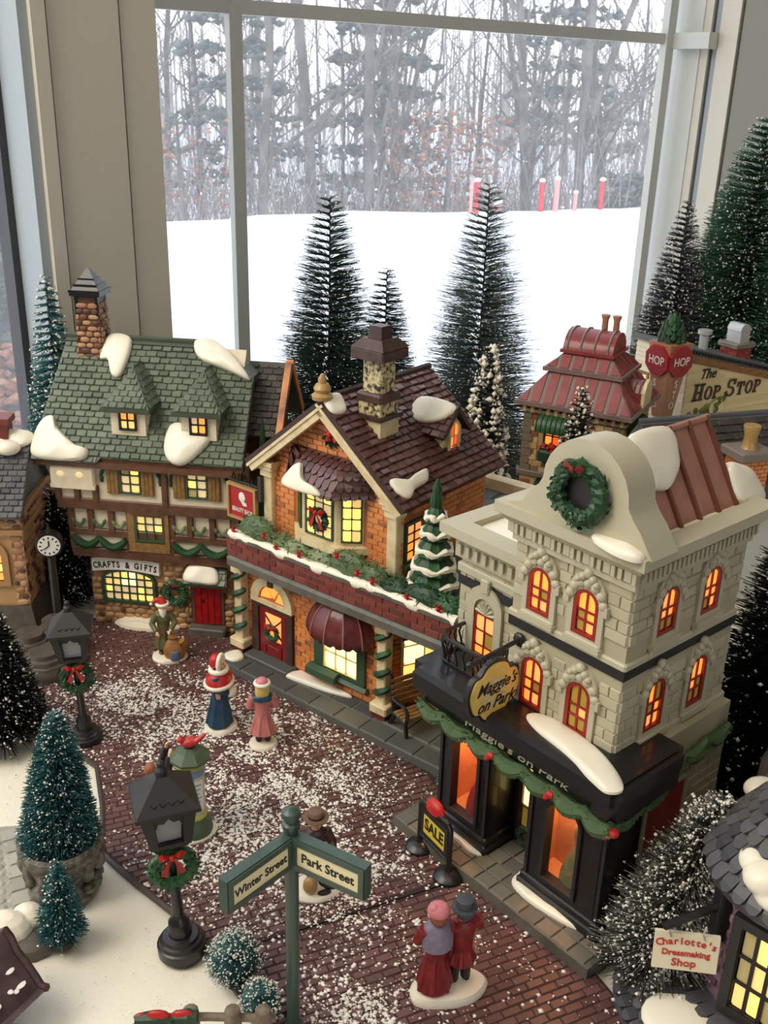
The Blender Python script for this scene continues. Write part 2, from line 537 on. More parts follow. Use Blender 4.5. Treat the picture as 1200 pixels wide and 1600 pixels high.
def brush_tree(name, label, loc, h, R, mneedle, msnow, n=4200, pitch=.55, z0=.06, p=.85, snow=700, rz=0, tilt=None, group='bottle brush trees', nw=.030, fleck=.055,
               base=None, droop=0.0, seed=0, ragged=.12, top=.10, cat='tree', base_r=1.0, snow_bias=.55):
    """bottle-brush tree: twisted wire, bristles set in a spiral, flecks of snow, a foot"""
    rng = np.random.default_rng(seed + 11)
    t = thing(name, label, cat, loc, rz, group, tilt)
    zb = h * z0
    u = np.where(rng.random(n) < .78, 1 - np.sqrt(1 - rng.random(n)), rng.random(n)) * .995
    th = rng.random(n) * 2 * np.pi
    zz = zb + (h - zb) * u
    zz = (np.floor(zz / pitch) + th / (2 * np.pi)) * pitch + rng.normal(0, pitch * .06, n)
    zz = np.clip(zz, zb * .6, h)
    q = np.clip(1 - (zz - zb) / (h - zb), 0, 1)
    ln = (R * (1 - top) * q ** p + R * top) * (1 + rng.normal(0, ragged * .5, n) - ragged * rng.random(n))
    ln = np.minimum(ln, R * 1.08)
    dz = rng.normal(0, .06, n) - droop + .25 * (1 - q)
    D = np.stack([np.cos(th), np.sin(th), dz], 1)
    B = np.stack([np.zeros(n), np.zeros(n), zz], 1)
    tip = B + D * ln[:, None]
    sd = np.stack([-np.sin(th), np.cos(th), np.zeros(n)], 1) * nw
    up = np.zeros((n, 3)); up[:, 2] = nw * 1.5
    q_ = .55
    V = np.stack([B + sd - up * .5, B - sd - up * .5, B + up, tip + (sd - up * .5) * q_, tip - (sd + up * .5) * q_, tip + up * q_], 1).reshape(-1, 3)
    k = np.arange(n)[:, None] * 6
    Fc = np.concatenate([k + np.array([[0, 1, 4, 3]]), k + np.array([[1, 2, 5, 4]]), k + np.array([[2, 0, 3, 5]])], 1).reshape(-1, 4)
    me = fast_mesh('bristles', V, Fc, mneedle)
    obj('bristles', me, None, t, kind='stuff')
    if snow:
        fr = 1 - rng.random(snow) * snow_bias * rng.random(snow)
        idx = rng.integers(0, n, snow)
        c = B[idx] + D[idx] * (ln[idx] * fr)[:, None] + np.array([0, 0, nw])
        me2 = flecks_mesh('snow_flecks', c, fleck * (0.4 + rng.random(snow) ** 2.5 * 1.0), msnow, rng)
        obj('snow_flecks', me2, None, t, kind='stuff')
    b = MB(); b.tube([(0, 0, .2), (0, 0, h * .5), (0, 0, h * .99)], [.16, .12, .05], 6)
    obj('trunk', b, MATS['wire'], t)
    b = MB()
    if base == 'snow': b.lathe([(base_r * 1.05, 0), (base_r, .25), (base_r * .6, .5), (.2, .6)], 14)
    else: b.lathe([(base_r * .8, 0), (base_r * .8, .35), (base_r * .55, .5), (.2, .55)], 14)
    obj('base', b, MATS['snowpaint'] if base == 'snow' else MATS['bark'], t, smooth=True)
    return t
def fast_mesh(name, V, Fc, m):
    me = bpy.data.meshes.new(name)
    V = np.ascontiguousarray(V, dtype=np.float32) * S; Fc = np.ascontiguousarray(Fc, dtype=np.int32)
    k = Fc.shape[1]
    me.vertices.add(len(V)); me.vertices.foreach_set('co', V.ravel())
    me.loops.add(Fc.size); me.loops.foreach_set('vertex_index', Fc.ravel())
    me.polygons.add(len(Fc)); me.polygons.foreach_set('loop_start', np.arange(len(Fc), dtype=np.int32) * k)
    me.update(calc_edges=True)
    for mm in (m if isinstance(m, list) else [m]): me.materials.append(mm)
    return me
OCT = np.array([(1, 0, 0), (-1, 0, 0), (0, 1, 0), (0, -1, 0), (0, 0, 1), (0, 0, -1)], float)
OCF = np.array([(0, 2, 4), (2, 1, 4), (1, 3, 4), (3, 0, 4), (2, 0, 5), (1, 2, 5), (3, 1, 5), (0, 3, 5)])
def flecks_mesh(name, c, r, m, rng, flat=1.0):
    n = len(c)
    sh = OCT[None] * (0.6 + 0.8 * rng.random((n, 6, 1))) * np.asarray(r).reshape(-1, 1, 1)
    a = rng.random(n) * 6.283
    x = sh[:, :, 0] * np.cos(a)[:, None] - sh[:, :, 1] * np.sin(a)[:, None]
    y = sh[:, :, 0] * np.sin(a)[:, None] + sh[:, :, 1] * np.cos(a)[:, None]
    V = np.stack([x, y, sh[:, :, 2] * flat], 2) + c[:, None, :]
    Fc = (np.arange(n)[:, None, None] * 6 + OCF[None]).reshape(-1, 3)
    return fast_mesh(name, V.reshape(-1, 3), Fc, m)

def remesh(o, voxel=.04, smooth=True):
    m = o.modifiers.new('remesh', 'REMESH'); m.mode = 'VOXEL'; m.voxel_size = voxel * S; m.use_smooth_shade = True
    if smooth:
        s = o.modifiers.new('smooth', 'SMOOTH'); s.factor = .5; s.iterations = 2
    return o
# ---------------------------------------------------------------- materials used
mat('trimpaint', (206, 199, 184), .45)
mat('sash', (200, 201, 195), .4)
mat('sashgrey', (150, 158, 162), .5)
mat('gasket', (52, 54, 58), .6)
mat('wallpaint', (132, 130, 118), .6)
mat('ceilingpaint', (235, 230, 222), .8)
mat('woodfloor', (120, 88, 58), .5, mix=(98, 70, 44), mscale=.05)
mat('cotton', (240, 234, 218), .9, bump=.35, bscale=4)
mat('glitter', (250, 246, 236), .35)
mat('snowpaint', (246, 238, 218), .4, coat=.15)
mat('snowflake', (248, 243, 233), .7)
mat('outsnow', (245, 248, 252), .8)
mat('wire', (40, 46, 44), .5)
mat('bark', (62, 48, 38), .7)
mat('black', (24, 23, 25), .38, coat=.2)
mat('blackmatte', (36, 35, 36), .55)
mat('iron', (26, 24, 25), .4, coat=.2)
mat('lampglass', (168, 169, 172), .25)
mat('needle_dark', (44, 64, 54), .6, ramp=[(30, 48, 42), (44, 68, 56), (56, 80, 68), (34, 54, 46)])
mat('needle_green', (64, 104, 74), .6, ramp=[(56, 96, 70), (74, 118, 86), (44, 78, 58), (90, 128, 100)])
mat('needle_grey', (92, 108, 102), .6, ramp=[(74, 94, 88), (100, 118, 110), (58, 76, 70), (112, 126, 120)])
mat('needle_teal', (48, 104, 106), .6, ramp=[(38, 88, 94), (58, 118, 120), (28, 66, 70), (74, 134, 134)])
mat('needle_black', (18, 26, 24), .6, ramp=[(14, 20, 19), (22, 34, 30), (10, 14, 14)])
mat('needle_frost', (110, 110, 102), .6, ramp=[(76, 80, 72), (120, 120, 110), (56, 60, 56), (140, 138, 130)])
mat('needle_plum', (70, 66, 72), .6, ramp=[(58, 56, 62), (80, 76, 82), (46, 48, 50), (74, 84, 78)])
mat('leafgreen', (38, 78, 42), .45, ramp=[(32, 70, 38), (46, 92, 50), (28, 60, 34)])
mat('leafdark', (36, 62, 40), .5)
mat('leafsoft', (104, 122, 82), .5, ramp=[(98, 116, 76), (124, 138, 98), (82, 104, 68)])
mat('red', (184, 36, 32), .4)
mat('deepred', (128, 22, 26), .35, coat=.2)
mat('doorred', (176, 20, 26), .4, mix=(140, 12, 20), mscale=2.)
mat('winered', (112, 44, 44), .35, coat=.3, mix=(96, 36, 38), mscale=1.2)
mat('brown', (106, 70, 48), .45, mix=(88, 56, 40), mscale=1.5)
mat('darkbrown', (62, 40, 36), .4, mix=(80, 54, 48), mscale=1.2)
mat('plaster', (236, 222, 196), .5, mix=(222, 206, 176), mscale=.8)
mat('cream', (232, 214, 172), .42, mix=(214, 192, 148), mscale=.9)
mat('tanmortar', (168, 128, 86), .6)
mat('stonewall', (168, 130, 88), .5, ramp=[(182, 142, 98), (196, 154, 108), (160, 122, 82), (190, 150, 104), (94, 66, 50), (176, 138, 96), (120, 88, 66), (200, 162, 118)], bump=.3)
mat('greenshingle', (98, 108, 90), .42, ramp=[(98, 108, 90), (106, 117, 96), (90, 100, 82), (102, 113, 92)], coat=.1)
mat('greenroof', (70, 80, 64), .5)
mat('shutter', (150, 112, 62), .5, mix=(126, 92, 50), mscale=3)
mat('framegreen', (58, 84, 60), .45)
mat('chimbrick', (150, 108, 78), .5, ramp=[(178, 132, 98), (112, 74, 58), (164, 118, 86), (92, 60, 50), (186, 142, 106)])
mat('orangebrick', (214, 134, 74), .45, ramp=[(216, 136, 76), (224, 144, 84), (204, 122, 66), (220, 140, 78), (210, 130, 72), (222, 142, 82), (146, 92, 66)], mix=(226, 150, 90), mscale=.5)
mat('orangemortar', (190, 112, 58), .6)
mat('redbrickband', (120, 52, 44), .45, ramp=[(124, 54, 46), (110, 46, 40), (132, 62, 50)])
mat('brownshingle', (92, 58, 54), .35, ramp=[(88, 54, 52), (100, 64, 58), (80, 48, 46), (94, 60, 56)], coat=.25)
mat('brownroof', (60, 38, 36), .5)
mat('greystone', (104, 100, 90), .5, mix=(88, 86, 78), mscale=1.)
mat('slate', (86, 88, 84), .5, ramp=[(84, 86, 82), (96, 96, 90), (76, 78, 76)])
mat('speckle', (220, 206, 158), .45, mix=(60, 40, 36), mscale=3.2)
mat('gold', (176, 140, 84), .35, coat=.2)
mat('greyblock', (186, 178, 150), .5, ramp=[(188, 180, 152), (193, 185, 157), (181, 173, 145)], bump=.15)
mat('greywall', (178, 170, 142), .5)
mat('greytrim', (190, 183, 157), .48)
mat('windowred', (150, 40, 30), .42)
mat('copper', (172, 124, 106), .5, mix=(160, 112, 96), mscale=.8)
mat('copperrib', (120, 72, 56), .5)
mat('paver', (112, 108, 98), .5, ramp=[(112, 108, 98), (104, 100, 92), (120, 114, 102), (126, 116, 98)])
mat('innerwall', (226, 170, 120), .6)
mat('streetbase', (58, 36, 34), .7)
mat('streetbrick', (102, 70, 67), .42, ramp=[(102, 70, 67), (110, 76, 72), (94, 64, 61), (106, 73, 70), (98, 67, 64)], bump=.2)
mat('kerb', (70, 58, 54), .5)
mat('signgreen', (56, 76, 66), .42, coat=.2)
mat('signcream', (240, 228, 184), .5)
mat('ink', (28, 24, 26), .6)
mat('white', (240, 236, 226), .5)
mat('signyellow', (222, 190, 98), .42, mix=(228, 200, 112), mscale=1.)
mat('saleyellow', (222, 196, 60), .45)
mat('signred', (178, 30, 34), .45)
mat('signbeige', (238, 226, 196), .5)
mat('redink', (196, 52, 44), .5)
mat('stoneyellow', (196, 164, 112), .5, ramp=[(200, 168, 116), (184, 150, 100), (130, 108, 86), (206, 178, 126), (190, 156, 106), (144, 84, 62)])
mat('stonedark', (120, 104, 86), .5)
mat('redpanel', (150, 64, 62), .4, coat=.2, mix=(136, 54, 54), mscale=1.)
mat('redroofmetal', (132, 108, 102), .4, coat=.2)
mat('greyedge', (130, 118, 108), .5)
mat('siding', (226, 206, 156), .5, ramp=[(228, 208, 158), (220, 198, 146), (232, 212, 164)])
mat('sidingwhite', (226, 214, 186), .5, ramp=[(228, 216, 190), (220, 206, 178), (232, 222, 198)])
mat('roofgrey', (92, 94, 96), .5)
mat('shinglegrey', (74, 68, 62), .55, ramp=[(78, 70, 64), (68, 62, 58), (86, 78, 70), (62, 58, 54)])
mat('handle', (176, 124, 92), .45)
mat('octagon', (160, 30, 36), .4)
mat('silver', (190, 190, 188), .35, metal=.3)
mat('redbrick', (168, 70, 58), .5, ramp=[(172, 72, 60), (158, 62, 52), (180, 84, 70)])
mat('purple', (142, 110, 128), .5, ramp=[(146, 112, 130), (132, 100, 118), (154, 122, 138), (126, 92, 108)])
mat('charcoalscale', (74, 74, 78), .45, ramp=[(76, 76, 80), (88, 88, 92), (62, 62, 66), (82, 80, 80)])
mat('greybrown', (92, 84, 76), .55, mix=(76, 70, 64), mscale=1.2)
mat('urn', (78, 72, 62), .5, mix=(124, 118, 106), mscale=2.5, bump=.3)
mat('coatblue', (34, 72, 96), .4, mix=(28, 60, 84), mscale=2)
mat('coatpink', (204, 128, 122), .42, mix=(190, 112, 108), mscale=1.5)
mat('coatred', (140, 34, 36), .42, mix=(116, 26, 30), mscale=2)
mat('skin', (232, 186, 150), .45)
mat('blonde', (220, 188, 108), .5)
mat('hatpink', (214, 130, 138), .45)
mat('lilac', (122, 112, 138), .5, mix=(140, 126, 142), mscale=3)
mat('trouser', (38, 32, 32), .5)
mat('olive', (92, 96, 62), .5, mix=(120, 104, 66), mscale=2)
mat('tanbag', (164, 116, 64), .5, mix=(138, 94, 52), mscale=1.5)
mat('bluecloth', (86, 102, 128), .5)
mat('orangehair', (150, 88, 58), .5)
mat('columncream', (216, 208, 184), .45, mix=(196, 190, 168), mscale=1.)
mat('columnblue', (126, 154, 172), .45)
mat('columngreen', (74, 92, 70), .45)
mat('limegreen', (186, 186, 92), .45)
mat('bird', (196, 60, 58), .42)
mat('hatbrown', (116, 88, 70), .5)
mat('tealhair', (70, 74, 82), .5)
mat('plum', (92, 72, 74), .45, mix=(74, 58, 60), mscale=1.)
mat('plumlight', (104, 88, 90), .45, mix=(84, 70, 72), mscale=1.2)
mat('plaza', (168, 164, 152), .6, ramp=[(172, 168, 156), (160, 156, 144), (178, 174, 162)])
mat('plazabase', (96, 92, 84), .7)
mat('log', (128, 112, 94), .6, mix=(104, 90, 74), mscale=2)
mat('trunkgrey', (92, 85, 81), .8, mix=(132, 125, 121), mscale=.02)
mat('hazewood', (150, 142, 139), .8, mix=(172, 166, 164), mscale=.01)  # far trunks kept paler, haze painted into the colour
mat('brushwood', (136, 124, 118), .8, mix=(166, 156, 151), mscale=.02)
mat('russet', (176, 120, 92), .8, ramp=[(176, 120, 92), (196, 146, 118), (160, 104, 78)])
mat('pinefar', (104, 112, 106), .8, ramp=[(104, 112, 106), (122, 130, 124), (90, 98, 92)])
mat('stakered', (214, 44, 58), .5)
mat('stakepale', (226, 170, 166), .6)
glow('lit_white', (255, 228, 140), 2.6)
glow('lit_bright', (255, 204, 108), 1.4)
glow('lit_yellow', (252, 208, 128), .72)
glow('lit_soft', (238, 208, 156), .45)
glow('lit_orange', (255, 146, 62), 1.3)
glow('lit_peach', (255, 160, 90), 1.0)
glow('lit_olive', (176, 142, 62), .16)
glow('lit_fire', (255, 96, 40), .9)
mat('pane_cream', (206, 186, 128), .3, coat=.3)

def sheet(name, col, clear, gloss):
    m = bpy.data.materials.new(name); m.use_nodes = True
    N, L = m.node_tree.nodes, m.node_tree.links
    N.remove(N['Principled BSDF'])
    t = N.new('ShaderNodeBsdfTransparent'); mx = N.new('ShaderNodeMixShader'); mx.inputs[0].default_value = 1 - clear
    if gloss:
        g = N.new('ShaderNodeBsdfGlossy'); g.inputs['Roughness'].default_value = .02
        L.new(g.outputs[0], mx.inputs[2])
    else:
        d = N.new('ShaderNodeBsdfTranslucent'); d.inputs['Color'].default_value = lin(col)
        L.new(d.outputs[0], mx.inputs[2])
    L.new(t.outputs[0], mx.inputs[1])
    L.new(mx.outputs[0], N['Material Output'].inputs[0])
    MATS[name] = m
sheet('glass', (255, 255, 255), .96, True)
sheet('screen', (170, 172, 174), .84, False)
K = MATS

mat('garlandgreen', (78, 102, 64), .5, ramp=[(74, 98, 60), (90, 114, 74), (62, 86, 52)])
mat('hopgreen', (128, 138, 64), .5, ramp=[(122, 132, 60), (146, 154, 84), (104, 116, 50)])
# ---------------------------------------------------------------- the room: window wall at 40 degrees, reveals, right wall
WD = Vector((math.cos(math.radians(40)), math.sin(math.radians(40)), 0)); WN = Vector((WD.y, -WD.x, 0))
WK = 1.087
W0 = Vector((-20.1, 92.0, 0)) * WK
WM = Matrix((WD * WK, WN * WK, Vector((0, 0, 1)))).transposed().to_4x4(); WM.translation = W0   # x along the wall, y into the room, z up
WM3 = WM
def wb(name, boxes, m, kind='structure', parent=None, label=None):
    b = MB()
    for (x0, x1, y0, y1, z0, z1) in boxes: b.box(x0, x1, y0, y1, z0, z1, WM)
    o = obj(name, b, m, parent, label=label)
    if kind: o['kind'] = kind
    return o
ZT = 128.0; ZB = -8.0
# wall with two window openings: left (s -96..-13) and right (s 0..70)
wb('wall_window', [(-230, -98, -4, 2, -78, 165), (-98, 75, -4, 2, ZT, 165), (-98, 75, -4, 2, -78, ZB), (75, 90, -4, 0, -78, 165)], K['wallpaint'])
# the broad post between the windows: three flat casings with shadow grooves
wb('trim_1', [(-11.85, -10.75, -4, 4.6, ZB, ZT)], K['trimpaint'])
wb('trim_2', [(-10.5, -4.85, -4, 4.2, ZB, ZT)], K['trimpaint'])
wb('trim_3', [(-4.65, -1.65, -4, 4.0, ZB, ZT)], K['trimpaint'])
wb('trim_4', [(-10.9, -4.5, -3.9, 3.7, ZB, ZT)], K['gasket'])
# right window: sash with one upright and one level bar
SM = MB()
def wbx(b, *a): b.box(*a, M=WM)
wf = wb('window_1', [(-.6, .4, -3, -.6, ZB, ZT), (69.9, 71.4, -1.9, -.9, ZB, ZT), (-.6, 71.3, -3, -.9, ZT - 2, ZT), (-.6, 71.3, -3, -.9, ZB, ZB + 2.5)], K['sash'])
wb('muntin', [(8.2, 9.5, -2.0, -1.2, ZB + 2, ZT - 2)], K['sash'], None, wf)
wb('muntin', [(.3, 70, -2.0, -1.3, 47.5, 48.8)], K['sash'], None, wf)
wb('pane', [(.3, 70.1, -1.75, -1.7, ZB + 2, ZT - 2)], K['glass'], None, wf)
wb('insect_screen', [(.2, 73.2, -3.3, -3.27, ZB + 2, ZT - 2)], K['screen'], None, wf)
wb('screen_frame', [(73.0, 74, -4.2, -3.1, ZB, ZT), (-.4, .5, -4.2, -3.1, ZB, ZT)], K['sashgrey'], None, wf)
# right reveal: stepped jamb, track, casing, then the side wall
wb('trim_5', [(73.2, 76, -3.0, -.4, ZB, ZT), (73, 76, -.3, 1.8, ZB, ZT)], K['sash'])
wb('trim_6', [(73.15, 76, 1.8, 2.9, ZB, ZT)], K['trimpaint'])
wb('trim_7', [(73.5, 76, 2.9, 4.4, ZB, ZT)], K['sashgrey'])
wb('trim_8', [(73.45, 76, 3.0, 3.25, ZB, ZT)], K['gasket'])
wb('trim_9', [(72.75, 76, 4.4, 6.95, ZB, ZT)], K['trimpaint'])
wb('trim_10', [(73.6, 76, 6.95, 7.3, ZB, ZT)], K['gasket'])
wb('trim_11', [(71.0, 73.6, -1.6, 4.3, 47.0, 48.95)], K['sash'])
wb('wall_right', [(73, 88, 7.3, 330, -78, 165)], K['wallpaint'])
# left window
wl_ = wb('window_2', [(-13.2, -11.6, -3, -.6, ZB, ZT), (-98, -95, -3, -.6, ZB, ZT), (-98, -11.6, -3, -.6, ZT - 2, ZT), (-98, -11.6, -3, -.6, ZB, ZB + 2.5)], K['gasket'])
wb('pane', [(-95, -13.1, -1.75, -1.7, ZB + 2, ZT - 2)], K['glass'], None, wl_)
wb('insect_screen', [(-95, -13.1, -3.3, -3.27, ZB + 2, ZT - 2)], K['screen'], None, wl_)
wb('trim_12', [(-12.6, -11.6, -.6, 4.0, ZB, ZT)], K['sashgrey'])
wb('trim_13', [(-98, 73, -4, 2.0, ZB - 1.2, ZB)], K['trimpaint'])
wb('floor', [(-230, 90, 0, 330, -80, -78)], K['woodfloor'])
wb('ceiling', [(-230, 90, 0, 330, 165, 168)], K['ceilingpaint'])
wb('wall_left', [(-235, -230, -4, 330, -78, 165)], K['wallpaint'])
# back wall with a wide window opening, as in a sunroom
wb('wall_back', [(-235, -170, 330, 335, -78, 165), (20, 84, 330, 335, -78, 165), (-170, 20, 330, 335, -78, 20), (-170, 20, 330, 335, 130, 165)], K['wallpaint'])

# table that carries the village
t = thing('display_table', 'long table under the white blanket', 'table', (0, 0, 0), 40)
b = MB(); b.box(-72, 62, -28, 62, -4.4, -2.2, M=T(0, 0, 0))
TP = [(W0 + WD * s + WN * n).to_2d() for s, n in ((-71, 2.8), (76, 2.8), (76, 103), (22, 103), (-71, 62))]
iv = ROOTM[t.name].inverted()
tp = [tuple((iv @ Vector((p[0], p[1], 0))).to_2d()) for p in TP]
b = MB(); b.prism(tp, -4.2, -1.6); obj('table_top', b, K['log'], t)
for p in tp:
    c = Vector(p) * .9 + Vector(((tp[0][0] + tp[2][0]) / 2, (tp[0][1] + tp[2][1]) / 2)) * .1
    b = MB(); b.box(c.x - 2, c.x + 2, c.y - 2, c.y + 2, -78, -4.2); obj('leg', b, K['log'], t)

# cotton snow blanket, gently uneven
def gz(x, y): return .0
V = []; Fc = []; ns, nn = 100, 80
for j in range(nn + 1):
    for i in range(ns + 1):
        s_ = (-68 + 140 * i / ns) * WK; n_ = 1.9 + (62 + 44 * min(1, max(0, (s_ + 68) / 80)) - 1.9) * j / nn
        p = W0 + WD * s_ + WN * n_
        h = .22 * noise.noise(Vector((p.x * .16, p.y * .16, 1))) + .1 * noise.noise(Vector((p.x * .5, p.y * .5, 4)))
        V.append((p.x, p.y, h - .3))
for j in range(nn):
    for i in range(ns):
        k = j * (ns + 1) + i; Fc.append((k, k + ns + 1, k + ns + 2, k + 1))
b = MB(); b.add(V, Fc)
o = obj('snow_blanket', b, K['cotton'], None, smooth=True)
sm = o.modifiers.new('thick', 'SOLIDIFY'); sm.thickness = 1.4 * S; sm.offset = -1
o['label'] = 'white cotton snow blanket spread under the whole village'; o['category'] = 'snow blanket'
rng = np.random.default_rng(2)
c = np.stack([rng.uniform(-26, -3, 700), rng.uniform(33, 62, 700), np.zeros(700)], 1)
c = c[(c[:, 0] < -8.5 - .0 * c[:, 1])]
o = obj('snow_glitter', flecks_mesh('snow_glitter', c + np.array([0, 0, -.1]), .03 + .05 * rng.random(len(c)), K['glitter'], rng), None, None, kind='stuff')
o['label'] = 'loose sparkling snow grains on the white blanket'; o['category'] = 'snow'

# ---------------------------------------------------------------- outside: snowfield, stakes, woods
GZ = -190.0
E0 = Vector((-396, 1823)); E1 = Vector((541, 2334)); ED = (E1 - E0).normalized(); EN = Vector((-ED.y, ED.x))
def fieldz(x, y):
    d = (Vector((x, y)) - E0).dot(EN)
    s = (Vector((x, y)) - E0).dot(ED)
    z = GZ + 5 * math.sin(s * .004 + .5) + 4 * noise.noise(Vector((x * .004, y * .004, 0)))
    if d > 0: z -= min(150, d * .55)
    return z
b = MB(); xs = np.linspace(-5200, 5200, 66); ys = list(np.linspace(180, 3000, 60)) + [3600, 4600, 6500, 9000]
vv = [(x, y, fieldz(x, y)) for y in ys for x in xs]; n = len(xs)
b.add(vv, [(j * n + i, j * n + i + 1, (j + 1) * n + i + 1, (j + 1) * n + i) for j in range(len(ys) - 1) for i in range(n - 1)])
o = obj('snowy_field', b, K['outsnow'], None, smooth=True); o['kind'] = 'structure'
def edge(px, Y, dz=0):
    """ground point at depth Y whose sideways position is px/Y"""
    x = px * Y; return (x, Y, fieldz(x, Y) + dz)
def post(px, Y, h, r, m, label, cap):
    t = thing('snow_stake', label, 'stake', edge(px, Y), 0, 'stakes in the snowy field')
    b = MB(); b.lathe([(r, -15), (r, h * .98), (r * .7, h)], 10); obj('pole', b, K[m], t, smooth=True)
    if cap:
        b = MB(); b.ball((0, 0, h), r * 1.25, r * 1.25, r * .9, 10, 6); obj('snow_cap', b, K['outsnow'], t, smooth=True)
post(.0785, 2060, 62, 5.2, 'stakered', 'red stake, leftmost of the three red ones in the snowy field', True)
post(.139, 2150, 60, 5.2, 'stakered', 'red stake in the field, between the pale posts and the pointed green tree', True)
post(.195, 2230, 60, 5.2, 'stakered', 'red stake, rightmost of the three in the snowy field', True)
post(.153, 2160, 64, 5.5, 'stakepale', 'taller pale pink post just right of the middle red stake', True)
post(.171, 2190, 36, 4.5, 'stakepale', 'short pale pink post with a wide snow cap', True)
post(.0735, 2050, 66, 3.0, 'stakepale', 'thin pale stick beside the leftmost red stake', False)
post(.098, 2080, 22, 9, 'stakepale', 'low pale post behind the tip of the pointed tree', True)

def bare_tree_mesh(seed, H=900, r=13):
    rnd = random.Random(seed); b = MB()
    bend = rnd.uniform(-.04, .04)
    def limb(p, d, L, r0, depth):
        pts = [p]; rs = [r0]; q = Vector(p); dd = Vector(d)
        k = 5 if depth == 0 else 4
        for i in range(k):
            dd = (dd + Vector((rnd.uniform(-.11, .11), rnd.uniform(-.11, .11), .05 if depth else 0))).normalized()
            q = q + dd * (L / k); pts.append(tuple(q)); rs.append(max(.9, r0 * (1 - .75 * (i + 1) / k)))
        b.tube(pts, rs, 6 if depth == 0 else 4)
        if depth >= 3: return
        nb = [12, 5, 3][depth]
        for i in range(nb):
            f = rnd.uniform(.14 if depth == 0 else .2, .98)
            j = min(k - 1, int(f * k)); u = f * k - j
            s0 = Vector(pts[j]).lerp(Vector(pts[j + 1]), u)
            a = rnd.uniform(0, 6.283); el = rnd.uniform(.5, 1.3)
            nd = Vector((math.cos(a), math.sin(a), el)).normalized()
            limb(s0, nd, L * rnd.uniform(.2, .4) * (1 - f * .45), max(1.0, (r0 * (1 - .7 * f)) * rnd.uniform(.3, .55)), depth + 1)
    limb((0, 0, -20), (bend, bend * .6, 1), H, r, 0)
    if seed == 3:                                                  # forked trunk
        limb((0, 0, 180), (.32, .1, 1), H * .75, r * .7, 0)
    return b.mesh('bare_tree', K['trunkgrey'])
BT = [bare_tree_mesh(i, 850 + 60 * i, 7 + 1.1 * i) for i in range(6)]
rnd = random.Random(8)
spots = []
def clear(u, Y, g): return all(math.hypot(u * Y - a * b_, Y - b_) > g for a, b_, c_, d_ in spots)
tries = 0
while len(spots) < 58 and tries < 6000:
    tries += 1; u = rnd.uniform(-.36, .40); Y = rnd.uniform(2700, 5200)
    if clear(u, Y, 300): spots.append((u, Y, rnd.randrange(6), rnd.uniform(.75, 1.2)))
spots += [(-.125, 2400, 5, 1.0), (-.075, 2450, 5, 1.25), (-.02, 2420, 4, 1.2), (.0, 2600, 3, 1.0), (.128, 2500, 4, 1.15), (.175, 2450, 3, 1.25), (.2, 2600, 5, 1.0), (-.27, 2250, 2, .9), (-.30, 2300, 3, .8)]
for i, (u, Y, k, s) in enumerate(spots):
    o = bpy.data.objects.new('bare_tree', BT[k]); COL.objects.link(o)
    M = T(*edge(u, Y)) @ RZ(rnd.uniform(0, 360)) @ SCL(s, s, s); setm(o, M)
    o['label'] = 'bare grey snow-dusted tree in the woods beyond the snowy field'; o['category'] = 'tree'; o['group'] = 'bare trees beyond the field'
# the thicket behind them, nobody could count it
b = MB(); rnd = random.Random(4)
for i in range(420):
    u = rnd.uniform(-.42, .46); Y = rnd.uniform(5400, 9000); x, y, z = edge(u, Y)
    h = rnd.uniform(500, 1100); r = rnd.uniform(3, 11)
    b.tube([(x, y, z - 20), (x + rnd.uniform(-30, 30), y, z + h * .5), (x + rnd.uniform(-60, 60), y, z + h)], [r, r * .7, 1], 4)
    for k in range(5):
        a = rnd.uniform(0, 6.283); h0 = rnd.uniform(.15, .8) * h; L = rnd.uniform(60, 220)
        b.tube([(x, y, z + h0), (x + math.cos(a) * L * .5, y + math.sin(a) * L * .5, z + h0 + L * .5), (x + math.cos(a) * L * .8, y + math.sin(a) * L * .8, z + h0 + L)], [r * .4, r * .25, .6], 3)
o = obj('distant_thicket', b, K['hazewood'], None, kind='stuff'); o['label'] = 'dense grey thicket of far trunks behind the bare trees'; o['category'] = 'thicket'
b = MB()
for i in range(4600):
    u = rnd.uniform(-.42, .46); Y = rnd.uniform(2300, 3600); x, y, z = edge(u, Y)
    h = rnd.uniform(80, 420); a = rnd.uniform(-.5, .5) * h
    b.add([(x - 1.1, y, z), (x + 1.1, y, z), (x + a, y + rnd.uniform(-20, 20), z + h), (x, y + 1.5, z)], [(0, 1, 2), (1, 3, 2), (3, 0, 2)])
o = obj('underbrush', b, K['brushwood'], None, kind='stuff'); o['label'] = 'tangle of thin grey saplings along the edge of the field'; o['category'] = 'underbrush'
def leafy(name, label, u, Y, m, n, spread, zlo, zhi, size, conic):
    t = thing(name, label, 'tree', edge(u, Y)); rng = np.random.default_rng(int(Y))
    z = rng.uniform(zlo, zhi, n); rr = spread * (1 - (z - zlo) / (zhi - zlo) * .8 if conic else 1) * np.sqrt(rng.random(n))
    a = rng.random(n) * 6.283
    if conic: z = np.floor(z / 75) * 75 + rng.normal(0, 9, n) - rr * .12
    c = np.stack([rr * np.cos(a), rr * np.sin(a), z], 1)
    obj('foliage', flecks_mesh('foliage', c, size * (.6 + rng.random(n)), K[m], rng, .55), None, t, kind='stuff')
    b = MB(); b.tube([(0, 0, -20), (4, 0, zhi * .5), (0, 0, zhi)], [9, 7, 2], 6); obj('trunk', b, K['trunkgrey'], t)
leafy('russet_oak', 'small oak still holding russet leaves left of the red stakes', .05, 2500, 'russet', 520, 150, 60, 330, 6, False)
leafy('russet_oak', 'russet-leaved sapling low behind the left pane', -.2, 2330, 'russet', 200, 150, 40, 300, 5, False)
